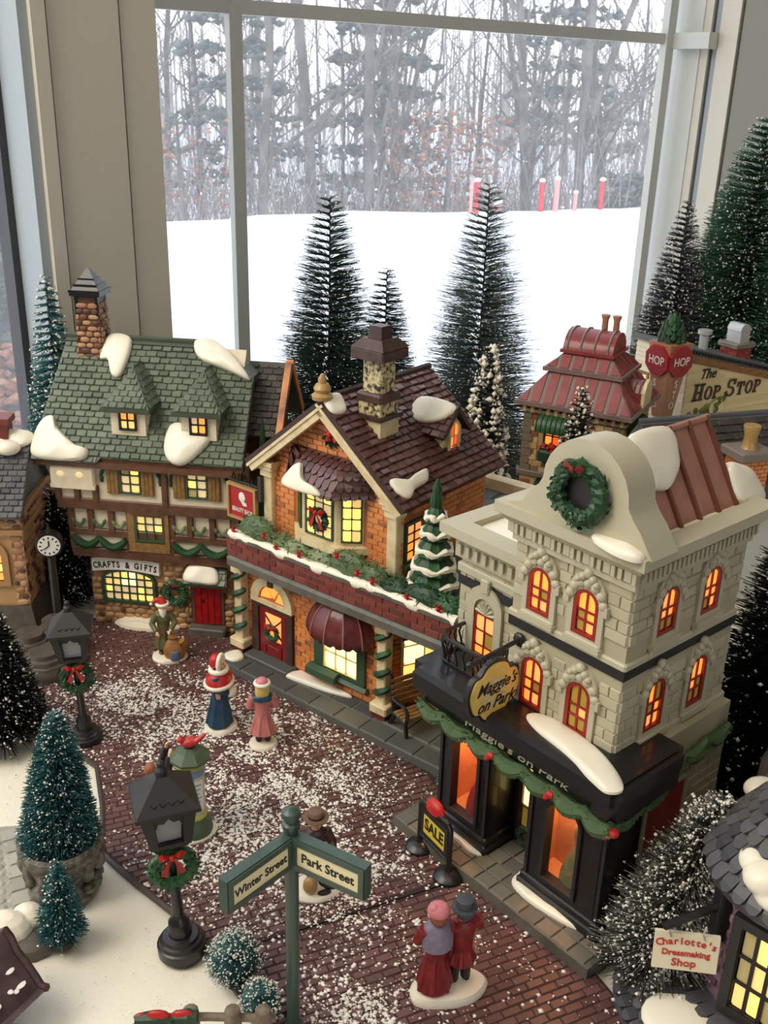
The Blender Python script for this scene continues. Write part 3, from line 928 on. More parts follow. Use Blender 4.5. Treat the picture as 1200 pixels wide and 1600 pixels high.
leafy('pine_tree', 'tall dark pine with tiered branches left of centre', -.012, 2900, 'pinefar', 1500, 230, 120, 900, 12, True)
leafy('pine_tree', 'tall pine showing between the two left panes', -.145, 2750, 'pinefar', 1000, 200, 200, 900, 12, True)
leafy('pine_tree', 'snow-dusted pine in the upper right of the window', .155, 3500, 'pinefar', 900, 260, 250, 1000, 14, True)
leafy('evergreen_shrub', 'low snowy evergreen shrub at the right end of the field', .235, 2420, 'pinefar', 600, 110, 5, 90, 8, False)
leafy('evergreen_shrub', 'green bush outside the far left window', -.38, 700, 'pinefar', 1200, 60, 5, 170, 5, False)
leafy('russet_oak', 'russet shrub outside the far left window', -.36, 640, 'russet', 800, 55, 0, 80, 4, False)
rng = np.random.default_rng(6)
n = 700; Y = rng.uniform(600, 2300, n); c = np.stack([rng.uniform(-.42, .46, n) * Y, Y, -180 + rng.random(n) * 330], 1)
o = obj('falling_snow', flecks_mesh('falling_snow', c, .4 + .8 * rng.random(n), K['outsnow'], rng), None, None, kind='stuff'); o['label'] = 'falling snowflakes in the air outside the window'; o['category'] = 'snow'
# ---------------------------------------------------------------- half-timbered crafts house (left back)
cr_ = thing('ceramic_house', 'tall half-timbered ceramic house with green shingle roof and two dormers', 'model house', (-23.7, 74.8, 0), -7)
b = MB(); b.box(0, 11.9, 0, 9, 0, 6.5)
wall = obj('stone_storey', b, K['tanmortar'], cr_)
rn = random.Random(21)
holes = [rect(.9, 2.1, 5.5, 5.2), rect(8.4, 0, 11, 4.7), rect(.2, 4.5, 6.1, 6.2)]
it = field(front(0), rect(0, 0, 11.9, 6.5), .72, .52, .07, holes, jit=.28, th=.16, rnd=rn)
it += field(rside(11.9), rect(0, 0, 9, 6.5), .8, .55, .07, (), jit=.28, th=.16, rnd=rn)
pieces(wall, cr_, 'stone', it, 'stone', K['stonewall'], 285, rot=9)
b = MB(); b.box(-1.2, 12.4, -.45, 9, 6.5, 11.1); b.box(-2.0, 12.8, -.75, 9, 11.1, 14.9)
b.prism([(-.75, 14.9), (9, 14.9), (4.4, 22.6)], -2.0, 12.3, FM((0, 0, 0), (0, 1, 0), (0, 0, 1)))
obj('plaster_storeys', b, K['plaster'], cr_)
# timber: level beams and uprights
def beam(x0, x1, z0, z1, y=-.5, d=.22, n='beam'):
    q = MB(); q.box(x0, x1, y - d, y + .1, z0, z1, b=.07); obj(n, q, K['brown'], cr_)
beam(-1.1, 12.5, 6.3, 7.1); beam(-1.25, 12.45, 8.15, 8.75, d=.16); beam(-1.9, 12.8, 10.5, 11.4, -.7, .2)
beam(-2.0, 12.9, 14.5, 15.0, -.75, .35)
for x in (-1.2, .4, 2.1, 3.6, 7.0, 8.5, 10.3, 11.95): beam(x - .02, x + .5, 8.6, 10.7, n='post')
for x in (-1.2, 3.5, 6.9, 11.95): beam(x, x + .5, 6.9, 8.3, n='post')
for x in (-1.95, -.4, 1.1): beam(x, x + .5, 11.2, 12.6, -.78, n='post')
beam(6.7, 7.2, 11.2, 14.6, -.78, n='post'); beam(12.2, 12.8, 6.4, 14.6, -.78, .16, n='corner_post')
b = MB(); b.box(12.4, 12.9, -.6, .2, 6.4, 14.6); b.box(12.35, 12.9, 0, 9, 10.4, 11.3); b.box(12.3, 12.9, 4, 4.6, 11, 15); obj('side_timber', b, K['brown'], cr_)
# boxed bay under the low eave
b = MB(); b.box(-2.1, 1.5, -1.3, -.7, 12.6, 14.5, b=.15); b.prism([(-2.1, -1.3), (1.5, -1.3), (1.5, -.7), (-2.1, -.7)][::1], 12.3, 12.6, None, 0); obj('boxed_bay', b, K['plaster'], cr_)
for x in (-1.2, .35):
    b = MB(); b.ball((x, -1.3, 13.5), .32, .06, .26, 8, 6); obj('painted_light', b, K['lit_soft'], cr_, smooth=True)
# windows
lits = [K['lit_yellow'], K['lit_soft'], K['lit_soft'], K['pane_cream'], K['lit_bright']]
window(cr_, front(-.05), 1.2, 2.35, 4.0, 2.6, 6, 4, K['framegreen'], [K['lit_yellow'], K['lit_soft'], K['lit_bright'], K['lit_soft'], K['lit_white']], arch=.7, fr=.25, depth=.25, bar=.13, seed=4)
window(cr_, front(-.75), 3.5, 12.15, 1.45, 2.15, 2, 3, K['framegreen'], lits, fr=.12, bar=.12, seed=7)
window(cr_, front(-.75), 8.8, 12.15, 1.45, 2.15, 2, 3, K['framegreen'], lits, fr=.12, bar=.12, seed=9)
b = MB(); b.plate(rect(3.7, 7.1, 7.05, 11.0), [rect(4.25, 7.9, 6.65, 10.15)], 0, .35, front(-.45)); obj('window_surround', b, K['shutter'], cr_)
window(cr_, front(-.5), 4.45, 8.2, 2.05, 1.95, 3, 3, K['framegreen'], lits, fr=.22, depth=.3, bar=.1, seed=2)
for x0 in (2.35, 5.1, 7.65, 10.4):
    b = MB(); b.box(x0, x0 + 1.0, -1.0, -.72, 12.0, 14.05, b=.06)
    for k in range(3): b.box(x0 + .08 + k * .31, x0 + .3 + k * .31, -1.04, -.95, 12.1, 13.95)
    obj('shutter', b, K['shutter'], cr_)
# sign, door, canopy, garlands
b = MB(); pts = [(.25, 4.85)] + [(.25 + 5.6 * i / 10, 4.85 + .28 * math.sin(math.pi * i / 10)) for i in range(1, 10)] + [(5.85, 4.85), (5.85, 6.0)] + [(5.85 - 5.6 * i / 10, 6.0 + .28 * math.sin(math.pi * i / 10)) for i in range(1, 10)] + [(.25, 6.0)]
b.prism(pts, 0, .35, front(0)); sg = obj('sign_board', b, K['white'], cr_)
arc_txt(cr_, 'CRAFTS & GIFTS', front(-.35), 3.05, 5.58, .74, K['ink'], 16, pitch=.52, bold=.02, sx=.74)
b = MB(); b.box(8.65, 10.85, -.14, .1, .75, 4.5)
for k in range(4): b.box(8.72 + k * .54, 9.18 + k * .54, -.2, -.1, .8, 4.45)
dr = obj('door', b, K['doorred'], cr_); b = MB(); b.ball((9.35, -.22, 2.9), .12, .1, .2, 8, 6); obj('handle', b, K['ink'], dr)
b = MB(); b.box(8.4, 8.66, -.2, .1, .7, 4.6); b.box(10.85, 11.1, -.2, .1, .7, 4.6); obj('door_frame', b, K['brown'], cr_)
b = MB(); b.box(8.2, 11.3, -1.0, .3, -.25, .7, b=.12); obj('door_step', b, K['greystone'], cr_)
b = MB(); b.add([(8.0, -1.1, 4.75), (11.6, -1.1, 4.75), (11.4, 0, 6.3), (8.2, 0, 6.3), (8.0, -1.0, 4.5), (11.6, -1.0, 4.5), (11.4, 0, 5.4), (8.2, 0, 5.4)], [(0, 1, 2, 3), (0, 4, 5, 1), (1, 5, 6, 2), (3, 7, 4, 0), (7, 6, 5, 4)])
cn = obj('door_canopy', b, K['greenroof'], cr_)
fmc = FM((8.0, -1.1, 4.75), (1, 0, 0), (0, 1.1, 1.55))
pieces(cn, cr_, 'shingle', field(fmc, [(.05, 0), (3.55, 0), (3.4, 1.85), (.2, 1.85)], .7, .5, .05, th=.09), 'shingle', K['greenshingle'], 60)
b = MB(); b.blob([(.1, .3), (1.5, .1), (2.9, .2), (2.7, 1.3), (1.6, 1.65), (.4, 1.5)], .35, fmc @ T(0, 0, .1), seed=3); obj('snow_patch', b, K['snowpaint'], cr_, smooth=True)
wreath(cr_, front(-.1), 7.1, 3.4, .78, .34, K['leafgreen'], K['deepred'], 90, 1.0, seed=3, tails=False)
def swag(root, fm, pts, r, m, name='garland', seed=0, sag=0, n=26):
    """leafy swag along points"""
    rn = random.Random(seed); P = [Vector((p[0], p[1], 0)) for p in pts]; q = []
    seg = 6
    for i in range(len(P) - 1):
        for k in range(seg):
            t_ = k / seg; v = P[i].lerp(P[i + 1], t_); v = v + Vector((0, -sag * math.sin(math.pi * t_), 0)); q.append(v)
    q.append(P[-1]); q = [(v.x, v.y, r * .5) for v in q]
    b = MB(); rr = [r * (.75 + .4 * abs(math.sin(i * math.pi / seg)) + rn.uniform(-.1, .1)) for i in range(len(q))]
    b.tube(q, rr, 8, fm)
    for k in range(int(n * (len(P) - 1))):
        i = rn.randrange(len(q) - 1); a = rn.uniform(0, 3.14); c = Vector(q[i]).lerp(Vector(q[i + 1]), rn.random())
        d = Vector((rn.uniform(-1, 1), math.cos(a), math.sin(a))).normalized(); s_ = Vector((1, .3, 0)) * r * .28
        o_ = c + d * r * .7
        b.add([o_ - s_, o_ + d * r * .5, o_ + s_, o_ + Vector((0, 0, r * .3))], [(0, 1, 3), (1, 2, 3)], fm)
    return obj(name, b, m, root)
swag(cr_, front(-.65), [(-.9, 8.1), (1.3, 8.0), (3.5, 8.0)], .3, K['leafgreen'], seed=1, sag=.7)
swag(cr_, front(-.65), [(7.3, 8.0), (9.6, 8.0), (11.9, 7.9)], .3, K['leafgreen'], seed=2, sag=.7)
for x in (-.35, 1.35, 2.95, 7.85, 9.45, 11.25):
    swag(cr_, front(-.6), [(x - .5, 9.6), (x - .3, 9.15), (x, 9.0), (x + .3, 9.15), (x + .5, 9.6)], .13, K['leafsoft'], seed=int(x * 9), n=6, name='vine')
for x, s_ in ((6.6, 1), (7.4, -1), (12.0, 1), (1.9, -1)):
    swag(cr_, front(-.8), [(x - .9 * s_, 14.2), (x - .3 * s_, 14.1), (x, 13.5), (x + .05, 12.9)], .14, K['leafgreen'], seed=int(x), n=5, name='vine')
# roof: slabs with shingles
SY, SZ, RY_, RZ_ = -1.6, 14.75, 4.4, 23.0
fr_ = FM((0, SY, SZ), (1, 0, 0), (0, RY_ - SY, RZ_ - SZ)); SL = math.hypot(RY_ - SY, RZ_ - SZ)
fpoly = [(-3.4, -.1), (1.9, -.1), (2.2, .35), (13.3, .35), (13.2, SL - 2.6), (9.6, SL), (-2.1, SL)]
b = MB(); b.prism(fpoly, -.55, 0, fr_)
bk = FM((0, 2 * RY_ - SY, SZ), (-1, 0, 0), (0, -(RY_ - SY), RZ_ - SZ))
b.prism([(-13.3, .3), (3.4, .3), (2.1, SL), (-9.6, SL), (-13.2, SL - 2.6)], -.55, 0, bk)
e1 = fr_ @ Vector((13.2, SL - 2.6, 0)); e2 = bk @ Vector((-13.2, SL - 2.6, 0)); e3 = fr_ @ Vector((9.6, SL, 0))
b.add([e1, e2, e3, e1 - Vector((0, 0, .5)), e2 - Vector((0, 0, .5)), e3 - Vector((0, 0, .6))], [(0, 1, 2), (3, 5, 4), (0, 3, 4, 1)])
b.tube([(-2.2, RY_, RZ_ + .02), (9.7, RY_, RZ_ + .02)], .22, 6)
rf = obj('roof', b, K['greenroof'], cr_)
pieces(rf, cr_, 'shingle', field(fr_, fpoly, .82, .52, .04, th=.16, jit=.07), 'shingle', K['greenshingle'], 295)
b = MB(); b.box(-3.2, 13.2, SY + .1, SY + .35, SZ - .55, SZ - .05); b.box(2.0, 13.3, SY + .35, -.7, SZ - .2, SZ + .2); obj('eave_board', b, K['brown'], cr_)
# rear cross wing seen past the right gable
b = MB(); b.box(10.5, 14.6, 2.4, 8.4, 8, 17.2); b.prism([(2.4, 17.2), (8.4, 17.2), (5.4, 20.8)], 10, 14.6, FM((0, 0, 0), (0, 1, 0), (0, 0, 1)))
rw = obj('rear_wing', b, K['brown'], cr_)
b = MB()
for s_ in (1, -1):
    f2 = FM((9.5, 5.4 - s_ * 3.9, 16.6), (1, 0, 0), (0, s_ * 3.9, 4.9)) if s_ > 0 else FM((15.6, 5.4 + 3.9, 16.6), (-1, 0, 0), (0, -3.9, 4.9))
    b.prism(rect(0, 0, 6.1, 6.27), -.4, 0, f2)
    if s_ > 0: fwing = f2
rr_ = obj('wing_roof', b, K['greenroof'], cr_)
pieces(rr_, cr_, 'shingle', field(fwing, rect(0, 0, 6.1, 6.2), .8, .52, .04, th=.15), 'shingle', K['shinglegrey'], 90)
for s_ in (1, -1):
    b = MB(); f2 = FM((15.2, 5.4 - s_ * 3.9, 16.3), (0, s_ * 3.9, 4.9), (1, 0, 0)); b.box(0, 6.4, 0, .5, -.6 if s_ > 0 else 0, 0 if s_ > 0 else .6, f2); obj('barge_board', b, K['orangebrick'], cr_)
b = MB(); pr = [(1.5, 0)]
for k in range(10): pr += [(1.55 - k * .145, .4 + k * 1.75), (1.2 - k * .115, 1.6 + k * 1.75)]
pr.append((.02, 18.6)); b.lathe(pr, 14, T(14.3, .9, 0), wob=.06); obj('side_evergreen', b, K['leafdark'], cr_, smooth=True)
# dormers
for x0, lb in ((2.9, 0), (8.4, 1)):
    zc = 16.9; yf = -.45
    b = MB(); b.box(x0, x0 + 2.7, yf, yf + 3.2, zc - .2, zc + 2.2); d = obj('dormer', b, K['plaster'], cr_)
    window(cr_, front(yf), x0 + .8, zc + .35, 1.1, 1.35, 2, 2, K['ink'], [K['lit_soft'], K['lit_orange'], K['lit_yellow']], fr=.13, bar=.12, seed=5 + lb)
    ap = (x0 + 1.35, yf + 1.9, zc + 4.7); A = (x0 - .55, yf - .6, zc + 2.1); B_ = (x0 + 3.25, yf - .6, zc + 2.1); bA = (x0 - .55, yf + 3.4, zc + 2.1); bB = (x0 + 3.25, yf + 3.4, zc + 2.1); bp = (x0 + 1.35, yf + 4.6, zc + 4.7)
    b = MB(); low = [(p[0], p[1], p[2] - .35) for p in (A, B_, bA, bB)]
    b.add([A, B_, ap, bA, bB, bp] + low, [(0, 1, 2), (1, 4, 5, 2), (3, 0, 2, 5), (0, 6, 7, 1), (1, 7, 9, 4), (0, 3, 8, 6), (6, 8, 9, 7), (4, 3, 5)])
    dr_ = obj('dormer_roof', b, K['greenroof'], cr_)
    items = []
    for (o_, p1, p2) in ((A, B_, ap), (B_, bB, ap)):
        o_, p1, p2 = Vector(o_), Vector(p1), Vector(p2); xd = (p1 - o_).normalized(); L_ = (p1 - o_).length
        up = (p2 - o_) - xd * (p2 - o_).dot(xd); f2 = FM(o_, xd, up); hx = (p2 - o_).dot(xd); hh = up.length
        items += field(f2, [(0, 0), (L_, 0), (hx, hh)] if p1.y < 1.5 else [(0, 0), (L_, 0), (L_, hh), (hx, hh)], .66, .5, .04, th=.12)
    pieces(dr_, cr_, 'shingle', items, 'shingle', K['greenshingle'], 60)
    b = MB(); b.box(x0 - .45, x0 + 3.15, yf - .55, yf - .3, zc + 1.7, zc + 2.05); obj('eave_board', b, K['brown'], cr_)
# chimney with cap
b = MB(); b.prism(rect(-1.05, 3.3, 1.15, 5.3), 20.2, 26.2, top=.82); ch = obj('chimney', b, K['brown'], cr_)
its = []
for fm_, w_ in ((FM((-1.05, 3.3, 20.2), (1, 0, 0), (0, .03, 1)), 2.2), (FM((1.15, 3.3, 20.2), (0, 1, 0), (-.03, 0, 1)), 2.0)):
    its += field(fm_, [(0.02, 1.2), (w_, 1.2), (w_ - .2, 5.9), (.2, 5.9)], .75, .44, .05, th=.14, jit=.15, rnd=rn)
pieces(ch, cr_, 'brick', its, 'stone', K['chimbrick'], 120)
b = MB()
for sx in (-.9, .72):
    for sy in (3.4, 4.9): b.box(sx, sx + .28, sy, sy + .28, 24.6, 26.6)
b.prism(rect(-1.15, 3.15, 1.25, 5.45), 26.3, 26.6); b.prism(rect(-1.15, 3.15, 1.25, 5.45), 26.6, 28.3, top=.06)
for k in range(3): b.prism(rect(-1.2 + .3 * k, 3.1 + .3 * k, 1.3 - .3 * k, 5.5 - .3 * k), 26.55 + .42 * k, 26.75 + .42 * k)
obj('chimney_cap', b, K['black'], ch)
# snow on the roof
for (fmx, o_, th, sd) in ((fr_, [(-3.3, 1.2), (-2.9, 2.9), (-2.0, 3.4), (-1.4, 2.4), (.5, 1.0), (1.2, .9), (.9, .1), (-1.2, -.1), (-3.0, .1)], .55, 1),
                          (fr_, [(.9, SL - 1.8), (1.6, SL - 2.0), (2.1, SL - 3.2), (2.9, SL - 3.0), (3.2, SL - .2), (1.4, SL + .1)], .4, 2),
                          (fr_, [(8.3, SL), (8.8, SL - 1.4), (11.2, SL - 2.3), (13.0, SL - 2.9), (11.6, SL - 1.2), (9.8, SL + .1)], .5, 5),
                          (fr_, [(7.1, 1.6), (7.3, 3.2), (8.2, 3.5), (9.6, 2.9), (10.6, 2.4), (9.6, .9), (8.6, .2), (7.6, .5)], .5, 6)):
    b = MB(); b.blob(o_, th, fmx @ T(0, 0, .12), seed=sd); obj('snow_patch', b, K['snowpaint'], cr_, smooth=True)
b = MB(); b.blob([(1.9, -.1), (2.6, .7), (4.5, .75), (6.6, .6), (6.9, -.1)], .5, front(-.05), seed=9); b.lathe([(1.6, 0), (1.5, .3), (.7, .5), (.1, .55)], 14, T(4.4, -.3, 0), sx=1.5, sy=.5); obj('snow_patch', b, K['snowpaint'], cr_, smooth=True)
# ---------------------------------------------------------------- brick beauty shop (centre)
be = thing('ceramic_shop', 'orange brick ceramic shop with brown gable roof, bay window and red awning', 'model house', (-10.6, 70.4, 0), -38)
foot = [(.2, 0), (14.1, 0), (16.6, 5.2), (20.2, 5.2), (20.2, 13), (.2, 13)]
b = MB(); b.prism(foot, .7, 8.8); w1 = obj('ground_storey', b, K['orangemortar'], be)
chf = FM((14.1, 0, 0), (2.5, 5.2, 0), (0, 0, 1)); pbk = front(5.2)
hol = [rect(1.0, .7, 5.3, 5.4), outline(1.1, 5.3, 4.1, 2.3, 1.9), rect(7.6, 1.6, 12.2, 6.6)]
rn = random.Random(31)
it = field(front(0), rect(.2, .8, 14.1, 8.6), .92, .40, .05, hol, th=.07, jit=.05, rnd=rn)
it += field(chf, rect(.1, .8, 5.6, 8.6), .92, .40, .05, [rect(1.0, 2.6, 4.6, 7.4)], th=.07, rnd=rn)
it += field(pbk, rect(16.7, .8, 20.2, 8.6), .92, .40, .05, th=.07, rnd=rn)
pieces(w1, be, 'brick', it, 'brick', K['orangebrick'], 295)
# pavement of dark slabs
b = MB(); b.prism([(.1, -2.9), (20.9, -2.9), (20.9, 5), (-.7, 5), (-.7, -2.2)], -.2, .55); pv = obj('pavement', b, K['slate'], be)
its = []
for k in range(9): its.append((T(0, 0, .5), .95 + k * 2.35 + .1, -2.1, 2.28, 1.5, .14)); 
for k in range(3): its.append((T(0, 0, .5), 15.6 + k * 2.1, .2, 2.0, 2.8, .13)); its.append((T(0, 0, .5), 16.9 + k * 1.5, 3.2, 1.4, 2.8, .13))
for k in range(7): its.append((T(0, 0, .5), 1.2 + k * 1.95, -.7, 1.88, 1.15, .1))
pieces(pv, be, 'slab', its, 'brick', K['slate'], 60)
b = MB(); b.box(1.0, 5.6, -1.3, 0, .5, .95, b=.1); obj('door_step', b, K['slate'], be)
for o_, sd in (([(5.3, -1.2), (7.0, -1.15), (9.5, -.75), (11, -.1), (6.4, 0), (5.7, -.2)], 1), ([(-.2, -2.3), (1.0, -2.4), (1.3, -1.5), (.2, -1.0)], 2)):
    b = MB(); b.blob(o_, .25, T(0, 0, .62), seed=sd); obj('snow_patch', b, K['snowpaint'], be, smooth=True)
# door with fanlight
b = MB(); b.plate(rect(1.05, .8, 5.25, 5.35), [rect(1.75, .8, 4.6, 5.0)], 0, .3, front(0)); obj('door_frame', b, K['darkbrown'], be)
b = MB(); b.plate(rect(1.75, .8, 4.6, 5.0), [rect(2.35, 2.3, 4.05, 4.6)], 0, .18, front(0)); b.plate(rect(2.3, 1.0, 4.1, 2.0), [rect(2.5, 1.15, 3.9, 1.85)], .15, .26, front(0)); b.box(2.5, 3.9, -.24, -.1, 1.15, 1.85, b=.08)
dd = obj('door', b, K['deepred'], be)
b = MB(); b.box(2.35, 4.05, -.1, 0, 2.3, 4.6); obj('door_glass', b, K['lit_peach'], dd)
b = MB()
for a_ in (45, 135): b.box(-1.3, 1.3, -.06, .06, .08, .16, front(0) @ T(3.2, 3.45, 0) @ Matrix.Rotation(math.radians(a_), 4, 'Z'))
obj('glazing_bars', b, K['darkbrown'], dd)
wreath(be, front(-.2), 3.2, 3.1, .52, .2, K['leafgreen'], K['red'], 90, 2.2, seed=8, tails=False)
b = MB(); b.plate(outline(1.0, 5.3, 4.3, 2.4, 2.1, 12), [outline(1.8, 5.65, 2.7, 1.35, 1.3, 10)], 0, .35, front(0))
fn = obj('fanlight_arch', b, K['cream'], be)
for k in range(3):
    a0, a1 = math.pi * k / 3 + .06, math.pi * (k + 1) / 3 - .06
    b = MB(); b.prism([(3.15 + math.cos(a0) * .25, 5.7 + math.sin(a0) * .25)] + [(3.15 + math.cos(a0 + (a1 - a0) * i / 4) * 1.28, 5.68 + math.sin(a0 + (a1 - a0) * i / 4) * 1.2) for i in range(5)], .0, .12, front(0)); obj('pane', b, K['lit_orange'], fn)
b = MB(); b.plate(outline(1.78, 5.62, 2.74, 1.4, 1.32, 10), [outline(1.9, 5.75, 2.5, 1.2, 1.15, 10)], 0, .15, front(0)); obj('glazing_bars', b, K['copper'], fn)
b = MB(); b.box(2.85, 3.45, -.5, -.2, 7.0, 7.75, b=.1); obj('keystone', b, K['darkbrown'], be)
# shop window under the awning
b = MB(); b.plate(rect(7.5, 1.7, 12.3, 6.6), [rect(8.35, 2.3, 11.6, 6.3)], -.05, .3, front(0)); obj('window_surround', b, K['framegreen'], be)
window(be, front(-.05), 8.5, 2.35, 3.0, 3.9, 3, 3, K['cream'], [K['lit_white']], fr=.15, depth=.2, bar=.09, name='shop_window')
b = MB(); b.prism([(0, 0), (0, .55), (-.5, .75), (-.95, .55), (-1.0, .1), (-.5, -.1)], 7.2, 10.0, FM((0, 0, 1.55), (0, 1, 0), (0, 0, 1))); b.prism([(0, 0), (0, .45), (-.4, .55), (-.6, .3), (-.3, 0)], 10.0, 12.6, FM((0, 0, 1.45), (0, 1, 0), (0, 0, 1))); obj('window_ledge', b, K['framegreen'], be)
# ribbed half-dome awning
AW = MB(); nseg, nr = 36, 8; v = []; f = []
for j in range(nr + 1):
    ph = math.pi / 2 * j / nr
    for i in range(nseg + 1):
        th_ = math.pi * i / nseg
        rib = 1 + .035 * (1 if i % 6 == 0 else -.3)
        r_ = math.cos(ph) * rib
        v.append((10.1 - 3.0 * math.cos(th_) * r_, -2.1 * math.sin(th_) * r_, 5.6 + 3.0 * math.sin(ph) + (-.22 * abs(math.sin(i * math.pi / 3)) if j == 0 else 0)))
for j in range(nr):
    for i in range(nseg): k = j * (nseg + 1) + i; f.append((k, k + 1, k + nseg + 2, k + nseg + 1))
AW.add(v, f); aw = obj('awning', AW, K['winered'], be, smooth=True)
sm = aw.modifiers.new('thick', 'SOLIDIFY'); sm.thickness = .12 * S
b = MB()
for k in range(1, 6):
    th_ = math.pi * k / 6
    b.tube([(10.1 - 3.08 * math.cos(th_) * math.cos(p_), -2.18 * math.sin(th_) * math.cos(p_), 5.6 + 3.05 * math.sin(p_)) for p_ in [math.pi / 2 * q / 8 for q in range(9)]], .05, 5)
obj('awning_ribs', b, K['copper'], aw)
# chamfered window and its small canopy, bench
window(be, chf, 1.2, 2.7, 3.3, 4.5, 2, 3, K['cream'], [K['lit_bright'], K['lit_bright'], K['lit_white']], fr=.2, depth=.2, bar=.09, seed=3, name='shop_window')
b = MB(); b.add([(.7, 8.6, .1), (5.0, 8.6, .1), (5.2, 7.2, 1.3), (.5, 7.2, 1.3), (.5, 6.9, 1.25), (5.2, 6.9, 1.25), (5.0, 8.2, .0), (.7, 8.2, 0)], [(3, 2, 1, 0), (4, 5, 2, 3), (0, 7, 4, 3), (1, 2, 5, 6), (4, 7, 6, 5)], chf); obj('side_canopy', b, K['darkbrown'], be)
# barber-pole columns with garland
for cx in (.1, 14.2):
    b = MB(); b.box(cx - .4, cx + .4, -.85, 0, 1.7, 7.7, b=.08); b.box(cx - .75, cx + .75, -1.15, 0, 1.1, 1.75, b=.1); b.box(cx - .6, cx + .6, -1.0, 0, 7.4, 8.0, b=.1); b.box(cx - .75, cx + .75, -1.1, 0, 8.0, 8.5)
    co = obj('column', b, K['cream'], be)
    b = MB(); b.box(cx - .6, cx + .6, -1.0, 0, .5, 1.1); obj('plinth', b, K['redbrickband'], co)
    for k in range(4):
        z = 2.4 + k * 1.45; q = MB(); n_ = 9
        q.tube([(cx - .62 + 1.24 * i / n_, -.5 - .5 * math.sin(math.pi * i / n_) , z + .75 * i / n_) for i in range(n_ + 1)], [.12] + [.26] * (n_ - 1) + [.12], 6)
        obj('garland', q, K['leafgreen'], co, smooth=True)
# cornice: dark lip, brick band, snow and greenery on the ledge
b = MB(); b.box(.0, 20.9, -1.9, 13, 8.5, 9.25, b=.2); b.box(.1, 20.8, -1.7, 13, 9.2, 10.9); b.box(-.1, 20.95, -1.85, 13, 10.75, 11.0); co = obj('cornice', b, K['greystone'], be)
its = field(front(-1.7), rect(.1, 9.3, 20.8, 10.75), 1.15, .48, .05, th=.06) + field(rside(20.8), rect(-1.6, 9.3, 13, 10.75), 1.15, .48, .05, th=.06)
pieces(co, be, 'brick', its, 'brick', K['redbrickband'], 120)
rn = random.Random(12); pts = []; rad = []
for i in range(60):
    x = .3 + 20.4 * i / 59; pts.append((x, -1.5, 10.95 + .05 * math.sin(i * .7))); rad.append(.34 + .07 * math.sin(i * .55) + .04 * math.sin(i * 1.3))
b = MB(); b.tube(pts, rad, 9); b.tube([(20.4, -1.2 + i * .9, 11.0) for i in range(8)], [.45 + .1 * (i % 2) for i in range(8)], 8); obj('snow_edge', b, K['snowpaint'], be, smooth=True)
def bush(x, y, z, rx, ry, rz, m, seed, n=160):
    rn = random.Random(seed); q = MB(); q.ball((x, y, z), rx, ry, rz, 12, 8)
    for k in range(n):
        a = rn.uniform(0, 6.28); e = rn.uniform(-.1, 1.3); d = Vector((math.cos(a) * math.cos(e), math.sin(a) * math.cos(e), math.sin(e)))
        c = Vector((x + d.x * rx * .92, y + d.y * ry * .92, z + d.z * rz * .92)); tg = Vector((rn.uniform(-1, 1), rn.uniform(-1, 1), rn.uniform(-1, .6))).normalized()
        L_ = .55; s_ = d.cross(tg).normalized() * .07
        q.add([c - s_, c + s_, c + tg * L_ + d * .12, c + d * .1 + tg * L_ * .4], [(0, 1, 3), (1, 2, 3), (2, 0, 3)])
    return obj('greenery', q, m, be)
for i, (x, rx, rz) in enumerate([(2.4, 1.7, 1.3), (4.6, 1.1, .6), (6.4, 1.2, .7), (8.8, 1.3, .7), (11.2, 1.7, 1.25), (13.2, 1.4, .95), (15.4, 1.3, .7), (17.6, 1.6, .9), (19.6, 1.1, .8)]):
    bush(x, -.75, 11.1, rx * 1.12, .8, rz * 1.2, K['leafsoft'] if x < 15 else K['leafgreen'], i)
for i, (x, z) in enumerate([(.9, 11.4), (4.0, 11.9), (5.2, 11.3), (7.4, 11.5), (10.9, 12.5), (12.7, 11.8), (14.0, 11.6), (16.9, 11.4), (19.4, 11.5)]):
    q = MB()
    for k in range(6):
        a = k * 1.047; q.add([(0, 0, .1), (.16 * math.cos(a - .6), .16 * math.sin(a - .6), .2), (.46 * math.cos(a), .46 * math.sin(a), .05), (.16 * math.cos(a + .6), .16 * math.sin(a + .6), .2)], [(0, 1, 2), (0, 2, 3)], front(-1.35) @ T(x, z, .25))
    q.ball((0, 0, .18), .1, nu=6, nv=4, M=front(-1.35) @ T(x, z, .25)); obj('poinsettia', q, K['red'], be)
# ceramic tree on the ledge
q = MB(); pr = []
for k in range(6):
    r0 = 1.75 - k * .27; z = 11.2 + k * 1.15; pr += [(r0 * .72, z), (r0, z + .25), (r0 * .95, z + .5), (r0 * .66, z + 1.0)]
pr += [(.3, 18.3), (.05, 18.9)]; q.lathe(pr, 20, T(17.0, .9, 0), wob=.07); tr = obj('ledge_tree', q, K['leafgreen'], be, smooth=True)
for k in range(5):
    r0 = 1.72 - k * .27; z = 11.75 + k * 1.15; q = MB()
    q.tube([(17.0 + r0 * .93 * math.cos(a), .9 + r0 * .93 * math.sin(a), z - .12 * math.sin(a * 5)) for a in [2 * math.pi * i / 24 for i in range(24)]], [.2 + .07 * math.sin(i * 1.7) for i in range(24)], 6, closed=True); obj('snow_band', q, K['snowpaint'], tr, smooth=True)
